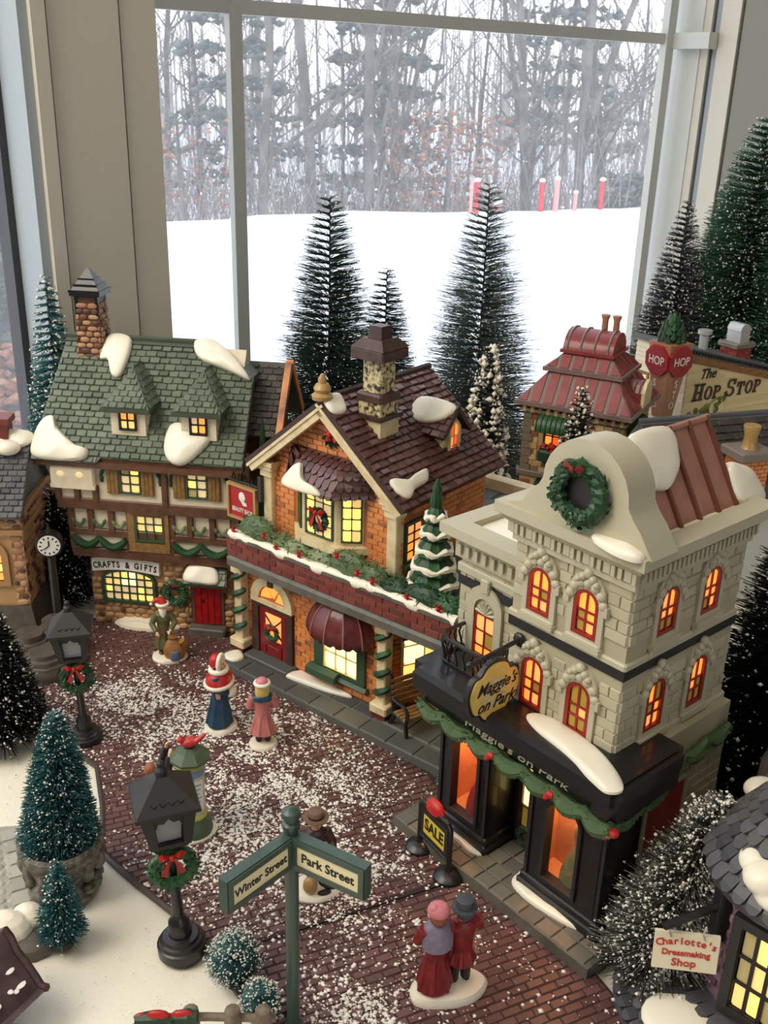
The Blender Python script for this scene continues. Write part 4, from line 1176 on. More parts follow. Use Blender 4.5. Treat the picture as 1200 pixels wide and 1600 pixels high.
# upper storey
UX0, UX1, UY0, UY1, UZ0, UZ1, AX, AZ = 2.0, 14.2, .8, 11.0, 10.8, 17.0, 8.0, 22.2
gab = [(UX0, UZ0), (UX1, UZ0), (UX1, UZ1), (AX, AZ - .2), (UX0, UZ1)]
b = MB(); b.prism(gab, -UY1, -UY0, FM((0, 0, 0), (1, 0, 0), (0, 0, 1))); w2 = obj('upper_storey', b, K['orangemortar'], be)
it = field(front(UY0), gab, .92, .40, .05, [rect(4.7, 10.8, 11.4, 18.3), rect(1.9, 10.8, 2.7, 17), rect(13.5, 10.8, 14.3, 17)], th=.07, jit=.05, rnd=rn)
it += field(rside(UX1), rect(UY0, UZ0, UY1, UZ1), .92, .40, .05, [rect(1.2, 11.7, 3.3, 15)], th=.07, rnd=rn)
pieces(w2, be, 'brick', it, 'brick', K['orangebrick'], 295)
window(be, rside(UX1), 1.5, 12.0, 1.6, 2.6, 2, 4, K['framegreen'], [K['lit_orange'], K['lit_peach']], fr=.22, depth=.2, bar=.09, seed=3)
b = MB(); b.box(UX1, UX1 + .5, 1.1, 3.5, 11.6, 11.85); obj('window_sill', b, K['framegreen'], be)
for x in (2.35, 13.85):
    b = MB(); b.box(x - .42, x + .42, UY0 - .45, UY0 + .4, 11, 15.6, b=.06); b.box(x - .6, x + .6, UY0 - .65, UY0 + .5, 15.5, 16.0, b=.1); b.box(x - .7, x + .7, UY0 - .75, UY0 + .5, 16.0, 16.35, b=.1); b.box(x - .85, x + .85, UY0 - .85, UY0 + .5, 16.35, 16.7)
    obj('pilaster', b, K['cream'], be)
# roof slabs with shingles
EX, EZ = 7.3, 6.0; SLb = math.hypot(EX, EZ)
fR = FM((AX + EX, -.3, AZ + .3 - EZ), (0, 1, 0), (-EX, 0, EZ)); fL = FM((AX - EX, 11.9, AZ + .3 - EZ), (0, -1, 0), (EX, 0, EZ))
b = MB(); b.prism(rect(0, 0, 12.2, SLb), -.45, 0, fR); b.prism(rect(0, 0, 12.2, SLb), -.45, 0, fL); b.tube([(AX, -.35, AZ + .3), (AX, 12, AZ + .3)], .24, 6)
rf = obj('roof', b, K['brownroof'], be)
pieces(rf, be, 'shingle', field(fR, rect(0, 0, 12.2, SLb), .85, .55, .04, th=.16, jit=.05), 'shingle', K['brownshingle'], 295)
b = MB()
for s_, f_ in ((1, fR), (-1, fL)):
    x0, x1 = (.02, .5) if s_ > 0 else (11.7, 12.18)
    b.box(x0, x1, .1, SLb, -1.0, -.4, f_); b.box(x0 - .1 if s_ > 0 else x0, x1 if s_ > 0 else x1 + .1, .0, SLb, -.55, -.35, f_)
b.box(14.1, 14.9, .8, 11.4, 16.2, 16.75); obj('gable_trim', b, K['cream'], be)
b = MB(); b.lathe([(.7, 0), (.75, .25), (.5, .45), (.6, .7), (.45, 1.0), (.28, 1.1), (.3, 1.35), (.1, 1.7)], 12, T(AX, .0, AZ + .3)); obj('finial', b, K['gold'], be, smooth=True)
for fm_, o_, sd in ((fR, [(.4, 1.4), (1.0, .6), (2.0, 1.0), (3.6, 1.2), (4.3, 2.0), (3.0, 2.0), (1.8, 1.8), (.6, 2.3)], 3), (fR, [(.2, SLb - .1), (.1, SLb - 1.3), (1.2, SLb - 1.5), (1.7, SLb - .1)], 4)):
    b = MB(); b.blob(o_, .3, fm_ @ T(0, 0, .14), seed=sd); obj('snow_patch', b, K['snowpaint'], be, smooth=True)
# gable bow
b = MB(); fm_ = front(UY0) @ T(8.3, 20.0, .1)
for k in range(5):
    a = k * 1.256 + .4; b.add([(0, 0, .2), (.6 * math.cos(a - .5), .6 * math.sin(a - .5), .1), (.72 * math.cos(a), .72 * math.sin(a), .3), (.6 * math.cos(a + .5), .6 * math.sin(a + .5), .1)], [(0, 1, 2), (0, 2, 3)], fm_)
b.ball((0, 0, .15), .35, nu=8, nv=6, M=fm_); gb_ = obj('gable_bow', b, K['red'], be)
b = MB()
for k in range(5):
    a = -.35 - k * .6; b.add([(0, -.2, .05), (.5 * math.cos(a) - .2 * math.sin(a), .5 * math.sin(a) - .2 + .2 * math.cos(a), .25), (1.05 * math.cos(a), 1.05 * math.sin(a) - .2, .1), (.5 * math.cos(a) + .2 * math.sin(a), .5 * math.sin(a) - .2 - .2 * math.cos(a), .25)], [(0, 1, 2), (0, 2, 3), (0, 2, 1), (0, 3, 2)], fm_)
obj('holly_leaves', b, K['leafgreen'], gb_)
# bay window
bf = [(5.0, .9), (6.5, -.35), (9.6, -.35), (11.3, .9)]
b = MB(); b.prism(bf, 12.3, 16.6); b.prism([(4.5, .9), (6.2, -.85), (9.9, -.85), (11.8, .9)], 11.9, 12.4)
b.prism([(4.9, .9), (6.5, -.4), (9.6, -.4), (11.4, .9)][::1], 10.9, 12.0, None, 0, 1.0); bay = obj('bay_window', b, K['cream'], be)
fb1 = front(-.35); fb2 = FM((9.6, -.35, 0), (1.7, 1.25, 0), (0, 0, 1)); fb0 = FM((5.0, .9, 0), (1.5, -1.25, 0), (0, 0, 1))
bl = [K['lit_bright'], K['lit_yellow'], K['lit_bright'], K['lit_soft']]
window(be, fb1, 6.95, 12.75, 2.3, 3.35, 3, 4, K['framegreen'], bl, fr=.12, depth=.15, bar=.07, seed=1)
window(be, fb2, .45, 12.75, 1.25, 3.35, 2, 4, K['framegreen'], bl, fr=.1, depth=.15, bar=.07, seed=2)
window(be, fb0, .4, 12.75, 1.1, 3.35, 2, 4, K['framegreen'], bl, fr=.1, depth=.15, bar=.07, seed=5)
b = MB(); b.plate(rect(6.7, 11.05, 9.4, 11.75), [rect(6.9, 11.2, 9.2, 11.6)], 0, .12, front(-.4)); b.plate(rect(.3, 11.05, 1.9, 11.75), [rect(.45, 11.2, 1.75, 11.6)], 0, .12, FM((9.6, -.4, 0), (1.8, 1.3, 0), (0, 0, 1))); obj('bay_panels', b, K['gold'], be)
wreath(be, fb1, 8.15, 14.0, .62, .26, K['leafdark'], K['red'], 90, 1.9, seed=5)
# curved bay roof with fish-scale tiles
prof = [(-1.55, 16.2), (-1.35, 16.75), (-.95, 17.4), (-.4, 17.95), (.2, 18.3), (.9, 18.45)]
b = MB(); v = []; L_ = len(prof)
for (y, z) in prof:
    t_ = (y + 1.55) / 2.45
    v += [(4.0 + .6 * t_ , .9, z), (5.9 + .5 * t_, y, z), (10.2 - .5 * t_, y, z), (12.2 - .6 * t_, .9, z)]
f = []
for j in range(L_ - 1):
    for i in range(3): k = j * 4 + i; f.append((k, k + 1, k + 5, k + 4))
f += [(0, 3, 2, 1)]; b.add(v, f); br = obj('bay_roof', b, K['brownroof'], be)
its = []
for j in range(L_ - 1):
    for i in range(3):
        p = [Vector(v[q]) for q in (j * 4 + i, j * 4 + i + 1, j * 4 + i + 5, j * 4 + i + 4)]
        xd = (p[1] - p[0]); L0 = xd.length
        if L0 < .3: continue
        xd.normalize(); up = (p[3] - p[0]) - xd * (p[3] - p[0]).dot(xd)
        if up.length < .05: continue
        f2 = FM(p[0], xd, up); n_ = max(1, round(L0 / .58)); off = .29 if j % 2 else 0
        for q in range(n_): its.append((f2, (q + .5) * L0 / n_ + off * .5, up.length * .5, L0 / n_ - .03, up.length * 1.05, .12))
pieces(br, be, 'shingle', its, 'scale', K['brownshingle'], 120)
b = MB(); b.blob([(.0, 0), (.2, 1.2), (1.0, 1.8), (1.6, .8), (2.9, .5), (3.2, 0)], .3, FM((5.9, -1.65, 16.3), (1, 0, 0), (0, .5, 1.0)), seed=8); obj('snow_patch', b, K['snowpaint'], be, smooth=True)
# speckled chimney, dormer, rear wing
b = MB(); b.box(9.3, 11.3, 2.1, 4.1, 18.0, 21.2); obj('chimney_base', b, K['cream'], be)
b = MB(); b.box(9.1, 11.5, 1.9, 4.3, 21.1, 21.4); b.box(9.2, 11.4, 2.0, 4.2, 22.3, 22.9, b=.15); b.box(8.9, 11.7, 1.7, 4.5, 25.2, 25.9, b=.1); b.prism(rect(8.9, 1.7, 11.7, 4.5), 25.9, 26.5, top=.6); b.prism(rect(9.7, 2.5, 10.9, 3.7), 26.4, 27.3, top=.8); cc = obj('chimney_cap', b, K['darkbrown'], be)
b = MB(); b.box(9.3, 11.3, 2.1, 4.1, 21.4, 22.4, b=.1); b.box(9.5, 11.1, 2.3, 3.9, 22.8, 25.3, b=.1); obj('chimney', b, K['speckle'], be)
b = MB(); b.prism([(6.9, 17.3), (9.1, 17.3), (9.1, 19.6), (8.0, 20.9), (6.9, 19.6)], 9.8, 13.1, FM((0, 0, 0), (0, 1, 0), (0, 0, 1))); dm = obj('dormer', b, K['cream'], be)
window(be, rside(13.1), 7.55, 18.2, .9, 1.9, 2, 2, K['cream'], [K['lit_orange'], K['lit_fire']], arch=.45, fr=.2, depth=.25, bar=.08, seed=6)
b = MB(); its = []
for s_ in (1, -1):
    f2 = FM((13.6, 8 - 1.75, 19.4), (-1, 0, 0), (0, 1.75, 2.0)) if s_ < 0 else FM((7.6, 8 + 1.75, 19.4), (1, 0, 0), (0, -1.75, 2.0))
    if s_ < 0: f2 = FM((7.6, 8 - 1.75, 19.4), (1, 0, 0), (0, 1.75, 2.0))
    b.prism(rect(0, 0, 6, 2.66), -.25 if s_ < 0 else 0, 0 if s_ < 0 else .25, f2)
    if s_ < 0: its = field(f2, rect(0, 0, 6, 2.6), .8, .52, .04, th=.15)
dr_ = obj('dormer_roof', b, K['brownroof'], be); pieces(dr_, be, 'shingle', its, 'shingle', K['brownshingle'], 60)
b = MB(); b.blob([(2.6, .9), (4.2, .8), (5.6, 1.6), (5.7, 2.6), (2.8, 2.6)], .3, FM((7.6, 6.25, 19.4), (1, 0, 0), (0, 1.75, 2.0)) @ T(0, 0, .12), seed=4); obj('snow_patch', b, K['snowpaint'], be, smooth=True)
b = MB(); b.box(8.5, 19.0, 11, 17, 8, 12.2); w3 = obj('rear_wing', b, K['orangemortar'], be)
b = MB(); b.plate(rect(8.3, 11, 19.4, 17.4), [rect(9.3, 11.2, 18.3, 16.3)], 12.1, 13.1); obj('parapet', b, K['cream'], be)
its = field(T(0, 0, 12.2), rect(9.3, 11.2, 18.3, 16.3), 1.8, 1.7, .06, th=.05); rfl = obj('flat_roof', MB().box(9.2, 18.4, 11.1, 16.4, 12.1, 12.2), K['roofgrey'], be); pieces(rfl, be, 'slab', its, 'brick', K['roofgrey'], 40)
# hanging sign on the left corner
b = MB(); b.tube([(2.0, .2, 14.4), (-1.4, .2, 14.4)], .1, 6)
for k in range(5): b.tube([(-1.2 + k * .6, .2, 14.4), (-1.0 + k * .6, .2, 15.0), (-.8 + k * .6, .2, 14.5)], .06, 5)
b.box(1.7, 2.0, 0, .4, 13.4, 15.4); obj('sign_bracket', b, K['iron'], be)
b = MB(); b.plate(rect(-1.5, 11.4, 1.5, 14.2), [rect(-1.3, 11.6, 1.3, 14.0)], -.05, .3, front(.2)); obj('sign_frame', b, K['gold'], be)
b = MB(); b.box(-1.3, 1.3, .05, .3, 11.6, 14.0); sp_ = obj('sign_board', b, K['signred'], be)
txt(be, 'BEAUTY SHOP', front(.05), 0, 12.15, .46, K['white'], bold=.008, sx=.72)
b = MB(); b.ball((0, 13.25, 0), .34, .42, .05, 10, 6, front(.02)); b.prism([(.15, 12.6), (.5, 12.65), (.45, 12.85), (-.2, 13.0)], 0, .05, front(.05)); b.ball((.28, 13.2, .02), .12, .09, .05, 8, 5, front(.02)); obj('sign_emblem', b, K['white'], be, smooth=True)
# bench in the porch: a thing that stands on the pavement
bn = thing('park_bench', 'small wooden slat bench with black iron ends in the brick shop porch', 'bench', tuple(Vector((-10.6, 70.4, .67)) + Matrix.Rotation(math.radians(-38), 3, 'Z') @ Vector((16.9, 1.2, 0))), -38 + 70)
for k in range(4): obj('slat', MB().box(-2.6, 2.6, -1.05 + k * .37, -.75 + k * .37, 1.15, 1.3, b=.04), K['tanbag'], bn)
for k in range(5): obj('slat', MB().box(-2.6, 2.6, .52 + k * .06, .66 + k * .06, 1.55 + k * .42, 1.9 + k * .42, b=.04), K['tanbag'], bn)
for x in (-2.5, 2.5):
    b = MB(); b.tube([(x, -1.2, 0), (x, -1.0, 1.1), (x, .45, 1.1), (x, .75, 2.2), (x, .95, 3.7), (x, 1.1, 3.8)], .16, 6); b.tube([(x, .45, 1.1), (x, .6, .5), (x, .95, 0)], .16, 6); b.tube([(x, -1.1, 1.1), (x, -1.2, 1.9), (x, -.9, 2.15), (x, .7, 2.1)], .14, 6); b.tube([(x, -1.2, 1.8), (x, -1.35, 1.55), (x, -1.1, 1.4)], .1, 6)
    obj('bench_end', b, K['iron'], bn, smooth=True)
# ---------------------------------------------------------------- grey stone fashion shop with the black storefront (right front)
mg = thing('ceramic_shop', 'tall grey stone ceramic shop with black storefront, red arched windows and a hanging yellow sign', 'model house', (12.1, 41.2, 0), -49)
TX0, TX1, TY = -8.65, -1.3, .7
# pavement
b = MB(); b.box(-14.2, .9, -2.3, 1, -.2, .72); b.box(-13.6, .2, 0, 10, -.2, .7); pv = obj('pavement', b, K['greystone'], mg)
its = [(T(0, 0, .7), -13.5 + k * 1.13, -1.75, 1.08, .95, .12) for k in range(13)] + [(T(0, 0, .7), -13.5 + k * 1.13, -.75, 1.08, .95, .12) for k in range(13)] + [(T(0, 0, .7), -7.6 + k * 1.13, .25 + j, 1.08, .95, .12) for k in range(3) for j in range(2)]
pieces(pv, mg, 'paver', its, 'brick', K['paver'], 80)
b = MB(); b.blob([(-5.9, -.2), (-5.5, -1.0), (-4.0, -1.2), (-2.0, -1.0), (-.6, -.5), (-.5, .1), (-5.4, .6)], .3, T(0, 0, .8), seed=2); obj('snow_patch', b, K['snowpaint'], mg, smooth=True); b = MB(); b.blob([(-13.5, -.4), (-12, -.9), (-10.2, -.9), (-9, -1.0), (-8.4, -.5), (-12, .2)], .25, T(0, 0, .8), seed=3); obj('snow_patch', b, K['snowpaint'], mg, smooth=True)
# black storefront: two display bays with lit niches and the door recess between
def bay(x0, x1, wx0, wx1, y0, arch, dress, ml):
    q = MB(); ye = 4 if x1 < -5 else 2.3
    q.plate(rect(x0, 1.7, x1, 8.9), [outline(wx0, 2.3, wx1 - wx0, 5.3, arch, 10)], -.5, 0, front(y0))
    q.box(x0, x0 + .4, y0, 4, 1.7, 8.9); q.box(x1 - .4, x1, y0, ye, 1.7, 8.9); q.box(x0, x1, ye - .6, ye, 1.7, 8.9); q.box(x0, x1, y0, ye, 8.6, 9.0)
    q.box(x0 - .25, x1 + .25, y0 - .35, ye, .7, 1.4, b=.1); q.box(x0 - .15, x1 + .15, y0 - .2, ye, 1.4, 1.8, b=.1)
    o = obj('display_bay', q, K['black'], mg)
    q = MB(); q.plate(outline(wx0 - .2, 2.1, wx1 - wx0 + .4, 5.7, arch + .2, 10), [outline(wx0, 2.3, wx1 - wx0, 5.3, arch, 10)], 0, .15, front(y0)); q.box(x0 + .05, x0 + .25, y0 - .1, y0, 1.8, 8.8); q.box(x1 - .25, x1 - .05, y0 - .1, y0, 1.8, 8.8); obj('window_frame', q, K['blackmatte'], o)
    q = MB(); q.box(x0 + .4, x1 - .4, ye - .7, ye - .6, 1.8, 8.6); q.box(x0 + .4, x0 + .45, y0 + .5, ye - .6, 1.8, 8.6); q.box(x1 - .45, x1 - .4, y0 + .5, ye - .6, 1.8, 8.6); q.box(x0 + .4, x1 - .4, y0 + .5, ye - .6, 1.75, 1.85); obj('lining', q, K['innerwall'], o)
    q = MB(); q.box(wx0 - .1, wx1 + .1, y0 + .3, y0 + .33, 2.2, 7.7); obj('pane', q, K['glass'], o)
    cx = (wx0 + wx1) / 2 + .35; cy = y0 + 1.2
    q = MB(); q.loft([(cx, cy, 1.8, 1.0, .9), (cx, cy, 2.6, .95, .85), (cx, cy, 3.6, .72, .65), (cx, cy, 4.5, .34, .3), (cx, cy, 4.7, .3, .26), (cx, cy, 5.2, .42, .32), (cx, cy, 5.7, .45, .3), (cx, cy, 5.95, .2, .16), (cx, cy, 6.15, .1, .1), (cx, cy, 6.5, .1, .1), (cx, cy, 6.55, .03, .03)], 14); obj('dress_form', q, K[dress], o, smooth=True)
    l = lamp('bay_light', 'POINT', (0, 0, 0), .09, (1, .45, .18), size=.004); l.parent = o; l.location = Vector((wx0 + .4, y0 + 1.2, 7.9)) * S
    return o
bay(-12.4, -8.4, -11.3, -9.3, -.3, .9, 'deepred', 0)
bay(-5.3, -.1, -4.0, -1.9, -.4, .9, 'olive', 1)
b = MB(); b.plate(rect(-8.4, .7, -5.3, 8.9), [rect(-8.0, .9, -6.4, 6.9)], -.3, 0, front(2.0)); b.box(-8.45, -5.25, 2.3, 4, .7, 9)
obj('recess_wall', b, K['blackmatte'], mg)
b = MB(); b.plate(rect(-8.0, .8, -6.4, 5.4), [rect(-7.75, 2.1, -6.65, 5.1)], 0, .15, front(2.05)); b.box(-7.24, -7.16, 1.9, 2.05, 2.1, 5.1); b.box(-7.75, -6.65, 1.9, 2.05, 3.5, 3.6); dr = obj('door', b, K['darkbrown'], mg)
for k, (x0, z0, m_) in enumerate([(-7.72, 3.62, 'lit_white'), (-7.14, 3.62, 'lit_olive'), (-7.72, 2.12, 'lit_olive'), (-7.14, 2.12, 'lit_bright')]): obj('pane', MB().box(x0, x0 + .48, 2.0, 2.06, z0, z0 + 1.45, b=.04), K[m_], dr)
b = MB(); b.prism(outline(-7.5, 5.75, 1.1, .95, .5), 0, .1, front(2.1)); obj('transom', b, K['lit_bright'], mg)
b = MB(); b.plate(rect(-8.0, 5.4, -6.4, 6.9), [outline(-7.55, 5.7, 1.2, 1.05, .55)], 0, .18, front(2.1)); obj('transom_frame', b, K['blackmatte'], mg)
wreath(mg, front(1.95), -7.2, 1.55, .5, .18, K['leafdark'], None, seed=6)
# cornice of the storefront, with lettering, wrapping the right corner
b = MB()
pc = [(0, 9.0), (-1.0, 9.0), (-1.15, 9.5), (-1.55, 9.9), (-1.6, 10.25), (-1.9, 10.4), (-1.9, 11.2), (-1.5, 11.35), (4, 11.35), (4, 9.0)]
b.prism(pc, -13.4, .6, FM((0, 0, 0), (0, 1, 0), (0, 0, 1)))
b.box(-13.6, .55, -.2, 4, 8.75, 9.1); b.box(-14.2, -8, -1.0, 4, 10.2, 11.3)
b.prism([(x + .0, z) for x, z in [(-.6, 9.4), (.35, 9.4), (.6, 9.9), (.9, 10.3), (.95, 11.2), (-.6, 11.3)]], -3.6, 1.6, FM((0, 0, 0), (1, 0, 0), (0, 0, 1)))
co = obj('storefront_cornice', b, K['black'], mg)
txt(mg, "Maggie's on Park", FM((0, -1.3, 9.7), (1, 0, 0), (0, -.35, 1)), -6.0, 0, .95, K['greytrim'], shear=.35, z=.12, sx=1.15)
b = MB(); b.blob([(-6.2, -.3), (-5.0, -.9), (-2.6, -1.3), (-.5, -1.9), (.5, -2.0), (.8, -1.2), (-.6, -.2), (-3, .5), (-5.6, .5)], .32, T(0, 0, 11.3), seed=5); obj('snow_patch', b, K['snowpaint'], mg, smooth=True)
swag(mg, front(-1.0), [(-13.4, 8.9), (-11.4, 8.85), (-9.4, 8.8), (-7.4, 8.8), (-5.3, 8.8), (-3.2, 8.8), (-1.2, 8.75), (.5, 8.7)], .42, K['garlandgreen'], seed=4, sag=.4, n=70)
swag(mg, rside(.1), [(-1.0, 8.7), (1.2, 8.8), (3.6, 9.1)], .36, K['garlandgreen'], seed=9, sag=.35, n=60)
swag(mg, rside(-.4), [(3.6, 9.3), (5.6, 9.4), (7.6, 9.6), (9.8, 9.8)], .36, K['garlandgreen'], seed=5, sag=.35, n=60)
for (x, y, z) in ((.6, -1.2, 8.6), (.3, 3.6, 9.1), (-.3, 7.6, 9.5), (-7.4, -1.4, 8.7), (-3.2, -1.4, 8.7)):
    b = MB(); b.ball((x, y, z), .3, .3, .25, 8, 5); b.ball((x - .2, y - .2, z - .2), .18, nu=6, nv=4); obj('red_bow', b, K['red'], mg)
# right-hand lower wall with its red door
b = MB(); b.box(-9, -.55, 2.3, 10.2, .7, 11); b.box(-9, -.35, 2.3, 10.3, 9.1, 9.4); b.box(-9, -.3, 2.3, 10.3, .7, 1.3); lw = obj('side_wall', b, K['greywall'], mg)
pieces(lw, mg, 'stone_block', field(rside(-.55), rect(2.5, 1.3, 10.2, 9.1), 1.35, .66, .05, [rect(2.4, .8, 6.9, 8.2)], th=.07), 'brick', K['greyblock'], 60)
b = MB(); b.plate(rect(2.8, .7, 6.7, 8.1), [rect(3.1, .7, 6.4, 7.8)], 0, .25, rside(-.55)); obj('side_door_frame', b, K['greytrim'], mg)
obj('side_door', MB().box(-.5, -.4, 3.1, 6.4, .7, 7.8), K['windowred'], mg)
# tower
b = MB(); b.box(TX0, TX1, TY, 10.2, 10.9, 21.4); tw = obj('tower', b, K['greywall'], mg)
WI = [(-6.8, 16.95, 2.6), (-3.8, 16.95, 2.6), (-6.75, 11.35, 3.0), (-3.65, 11.35, 3.0)]
SI = [(3.5, 17.3, 2.6), (7.2, 17.3, 2.6), (3.5, 11.7, 3.0), (7.2, 11.7, 3.0)]
def aro(x, z, h): return outline(x - 1.1, z - .45, 2.2, h + 1.5, 1.0)
its = field(front(TY), rect(TX0, 11.2, TX1, 20.6), 1.3, .62, .05, [aro(*w) for w in WI] + [rect(-8.7, 15.5, -1.2, 16.9)], th=.09)
its += field(rside(TX1), rect(TY, 11.2, 10.2, 20.6), 1.3, .62, .05, [aro(*w) for w in SI] + [rect(.7, 15.5, 10.2, 16.9)], th=.09)
pieces(tw, mg, 'stone_block', its, 'brick', K['greyblock'], 290)
b = MB(); b.box(TX0 - .12, TX1 + .12, TY - .12, 10.3, 15.55, 16.15); obj('black_band', b, K['blackmatte'], tw)
b = MB(); b.box(TX0 - .18, TX1 + .18, TY - .18, 10.3, 16.15, 16.5, b=.1)
for w in WI[:2]: b.box(w[0] - 1.1, w[0] + 1.1, TY - .3, TY, 16.3, 16.85, b=.08)
for w in SI[:2]: b.box(TX1, TX1 + .3, w[0] - 1.1, w[0] + 1.1, 16.3, 16.85, b=.08)
b.box(TX0 - .2, TX1 + .25, TY - .25, 10.4, 10.9, 11.3, b=.1); obj('string_course', b, K['greytrim'], tw)
def arched(fm, x, z, h, sd):
    q = MB(); q.plate(outline(x - 1.1, z - .45, 2.2, h + 1.35, 1.1, 10), [outline(x - .78, z, 1.56, h, .75, 10)], 0, .22, fm)
    q.box(x - 1.15, x + 1.15, z - .55, z - .25, 0, .4, fm)
    for k in range(7):                                            # carved leaves over the arch
        a = math.pi * (k + .5) / 7; q.ball((x + 1.05 * math.cos(a), z + h - .75 + 1.08 * math.sin(a), .22), .27, .27, .2, 8, 5, fm)
    for (dx, dz, r_) in ((0, 1.0, .3), (-.3, .75, .24), (.3, .75, .24), (-.55, .55, .2), (.55, .55, .2)): q.ball((x + dx, z + h + dz - .1, .25), r_, r_, .24, 8, 5, fm)
    q.box(x - 1.35, x - 1.0, z + h - 1.0, z + h - .5, 0, .35, fm); q.box(x + 1.0, x + 1.35, z + h - 1.0, z + h - .5, 0, .35, fm)
    obj('window_surround', q, K['greytrim'], tw, smooth=True, angle=40)
    window(mg, fm, x - .55, z + .2, 1.1, h - .4, 2, 3, K['windowred'], [K['lit_orange'], K['lit_olive'], K['lit_peach'], K['lit_orange'], K['lit_olive']], arch=.55, fr=.22, depth=.2, bar=.12, seed=sd, rows=[.3, .24, .46])
for i, w in enumerate(WI): arched(front(TY), *w, i)
for i, w in enumerate(SI): arched(rside(TX1), *w, i + 5)
# main cornice with dentils
b = MB(); b.box(TX0 - .25, TX1 + .25, TY - .25, 10.4, 20.5, 20.85, b=.08); b.box(TX0 - .3, TX1 + .3, TY - .3, 10.5, 20.85, 21.6)
b.prism(rect(TX0 - .45, TY - .45, TX1 + .45, 10.6), 21.5, 22.0, None, 0, 1.09); obj('cornice', b, K['greytrim'], tw)
for k in range(20):
    x = TX0 - .2 + k * (7.75) / 19; obj('dentil', MB().box(x - .11, x + .11, TY - .5, TY - .3, 20.95, 21.5) if k % 3 else MB().box(x - .2, x + .2, TY - .42, TY - .3, 20.95, 21.5), K['greytrim'], tw)
for k in range(26):
    y = TY + k * 9.5 / 25; obj('dentil', MB().box(TX1 + .3, TX1 + .5, y - .11, y + .11, 20.95, 21.5), K['greytrim'], tw)
b = MB(); b.plate(rect(TX0 - 1.0, TY - .9, TX1 + .95, 11.2), [rect(TX0 + .4, TY + .9, TX1 - .3, 10.4)], 21.95, 22.55); b.box(TX0, TX1, TY, 10.8, 21.4, 22.0); obj('parapet', b, K['greytrim'], tw)
# lobed gable on the parapet with a wreath
lo = [(-9.3, 22.5), (-8.1, 22.9), (-7.6, 23.7), (-7.1, 24.15)] + [(-4.35 + 2.55 * math.cos(a), 24.55 + 2.55 * math.sin(a)) for a in [math.pi - math.pi * k / 12 for k in range(13)]] + [(-1.5, 24.1), (-1.0, 23.6), (-.5, 22.9), (-.2, 22.5)]
b = MB(); b.prism(lo, -2.1, -.1, FM((0, 0, 0), (1, 0, 0), (0, 0, 1))); lb = obj('lobed_gable', b, K['greytrim'], mg, smooth=True, angle=30)
b = MB(); b.lathe([(.95, -.05), (.9, .06)], 24, front(.1) @ T(-4.45, 24.55, 0)); obj('recess_shade', b, K['blackmatte'], lb)  # flat dark disc, the shade inside the wreath put into its colour
b = MB(); b.prism([(-6.9, 22.8), (-5.6, 23.8), (-4.35, 22.75 + 3.6), (-3.1, 23.8), (-1.8, 22.8)][::1], -.02, .05, front(.1)); 
wreath(mg, front(.1), -4.45, 24.55, 1.25, .42, K['leafgreen'], K['deepred'], 97, 1.0, seed=11, tails=False)
b = MB(); b.blob([(-3.6, -.2), (-3.1, .7), (-1.6, .5), (-.6, -.1), (-.7, -.7), (-2, -.8)], .35, T(0, .2, 22.5), seed=1); obj('snow_patch', b, K['snowpaint'], mg, smooth=True)
b = MB(); b.blob([(TX0 + .4, 1.7), (TX1 - .3, 1.7), (TX1 - .3, 10.3), (TX0 + .4, 10.3)], .3, T(0, 0, 22.0), seed=6, n=3); obj('roof_snow', b, K['snowpaint'], mg, smooth=True)
# copper roof light with standing seams
rx0, rx1, ry0, ry1 = -6.2, -2.1, 3.2, 10.0
b = MB(); b.add([(rx0, ry0, 22), (rx1, ry0, 22.2), (rx1, ry1, 22.2), (rx0, ry1, 22), (-4.6, ry0 - .1, 26.3), (-4.6, ry1, 26.3)], [(0, 1, 4), (1, 2, 5, 4), (2, 3, 5), (3, 0, 4, 5), (3, 2, 1, 0)]); cp = obj('copper_roof', b, K['copper'], mg)
f2 = FM((rx1, ry0, 22.2), (0, 1, 0), (-4.6 - rx1, 0, 4.1))
for k in range(5): obj('seam', MB().box(.05 + k * 1.64, .25 + k * 1.64, 0, 4.9, 0, .2, f2), K['copperrib'], cp)
b = MB(); b.tube([(-4.6, ry0 - .15, 26.3), (-4.6, ry1 + .1, 26.3)], .2, 8); obj('ridge', b, K['copper'], cp)
b = MB(); b.blob([(-.1, 2.0), (.5, 2.2), (1.6, 2.0), (2.4, 2.4), (3.2, 3.2), (3.3, 4.9), (0, 4.9)], .35, f2 @ T(0, 0, .1), seed=2); obj('snow_patch', b, K['snowpaint'], mg, smooth=True); b = MB(); b.blob([(6.9, 0), (6.8, 1.8), (7.6, 2.2), (9.0, 1.2), (9.2, -.3)], .5, f2 @ T(0, 0, -.1), seed=4); obj('snow_patch', b, K['snowpaint'], mg, smooth=True)
# lower wing on the left with its parapet, tall arched window and balcony
b = MB(); b.box(-14.3, TX0, 2.5, 10, 10.5, 17.6); wg = obj('wing', b, K['greywall'], mg)
pieces(wg, mg, 'stone_block', field(front(2.5), rect(-14.3, 11.0, TX0 - .1, 17.0), 1.2, .62, .05, [outline(-13.4, 10, 2.7, 5.9, 1.3)], th=.09), 'brick', K['greyblock'], 80)
b = MB(); b.box(-14.5, TX0, 2.3, 10.1, 16.0, 16.5, b=.08); b.box(-14.6, TX0, 2.2, 10.2, 16.9, 18.1); b.prism(rect(-14.8, 2.0, TX0, 10.3), 18.0, 18.4, None, 0, 1.06); b.plate(rect(-15.3, 1.5, TX0 - .1, 10.6), [rect(-14.0, 2.9, TX0 - .2, 9.6)], 18.35, 18.95); b.box(-14.3, TX0, 2.5, 10, 17.5, 18.3); obj('wing_parapet', b, K['greytrim'], wg)
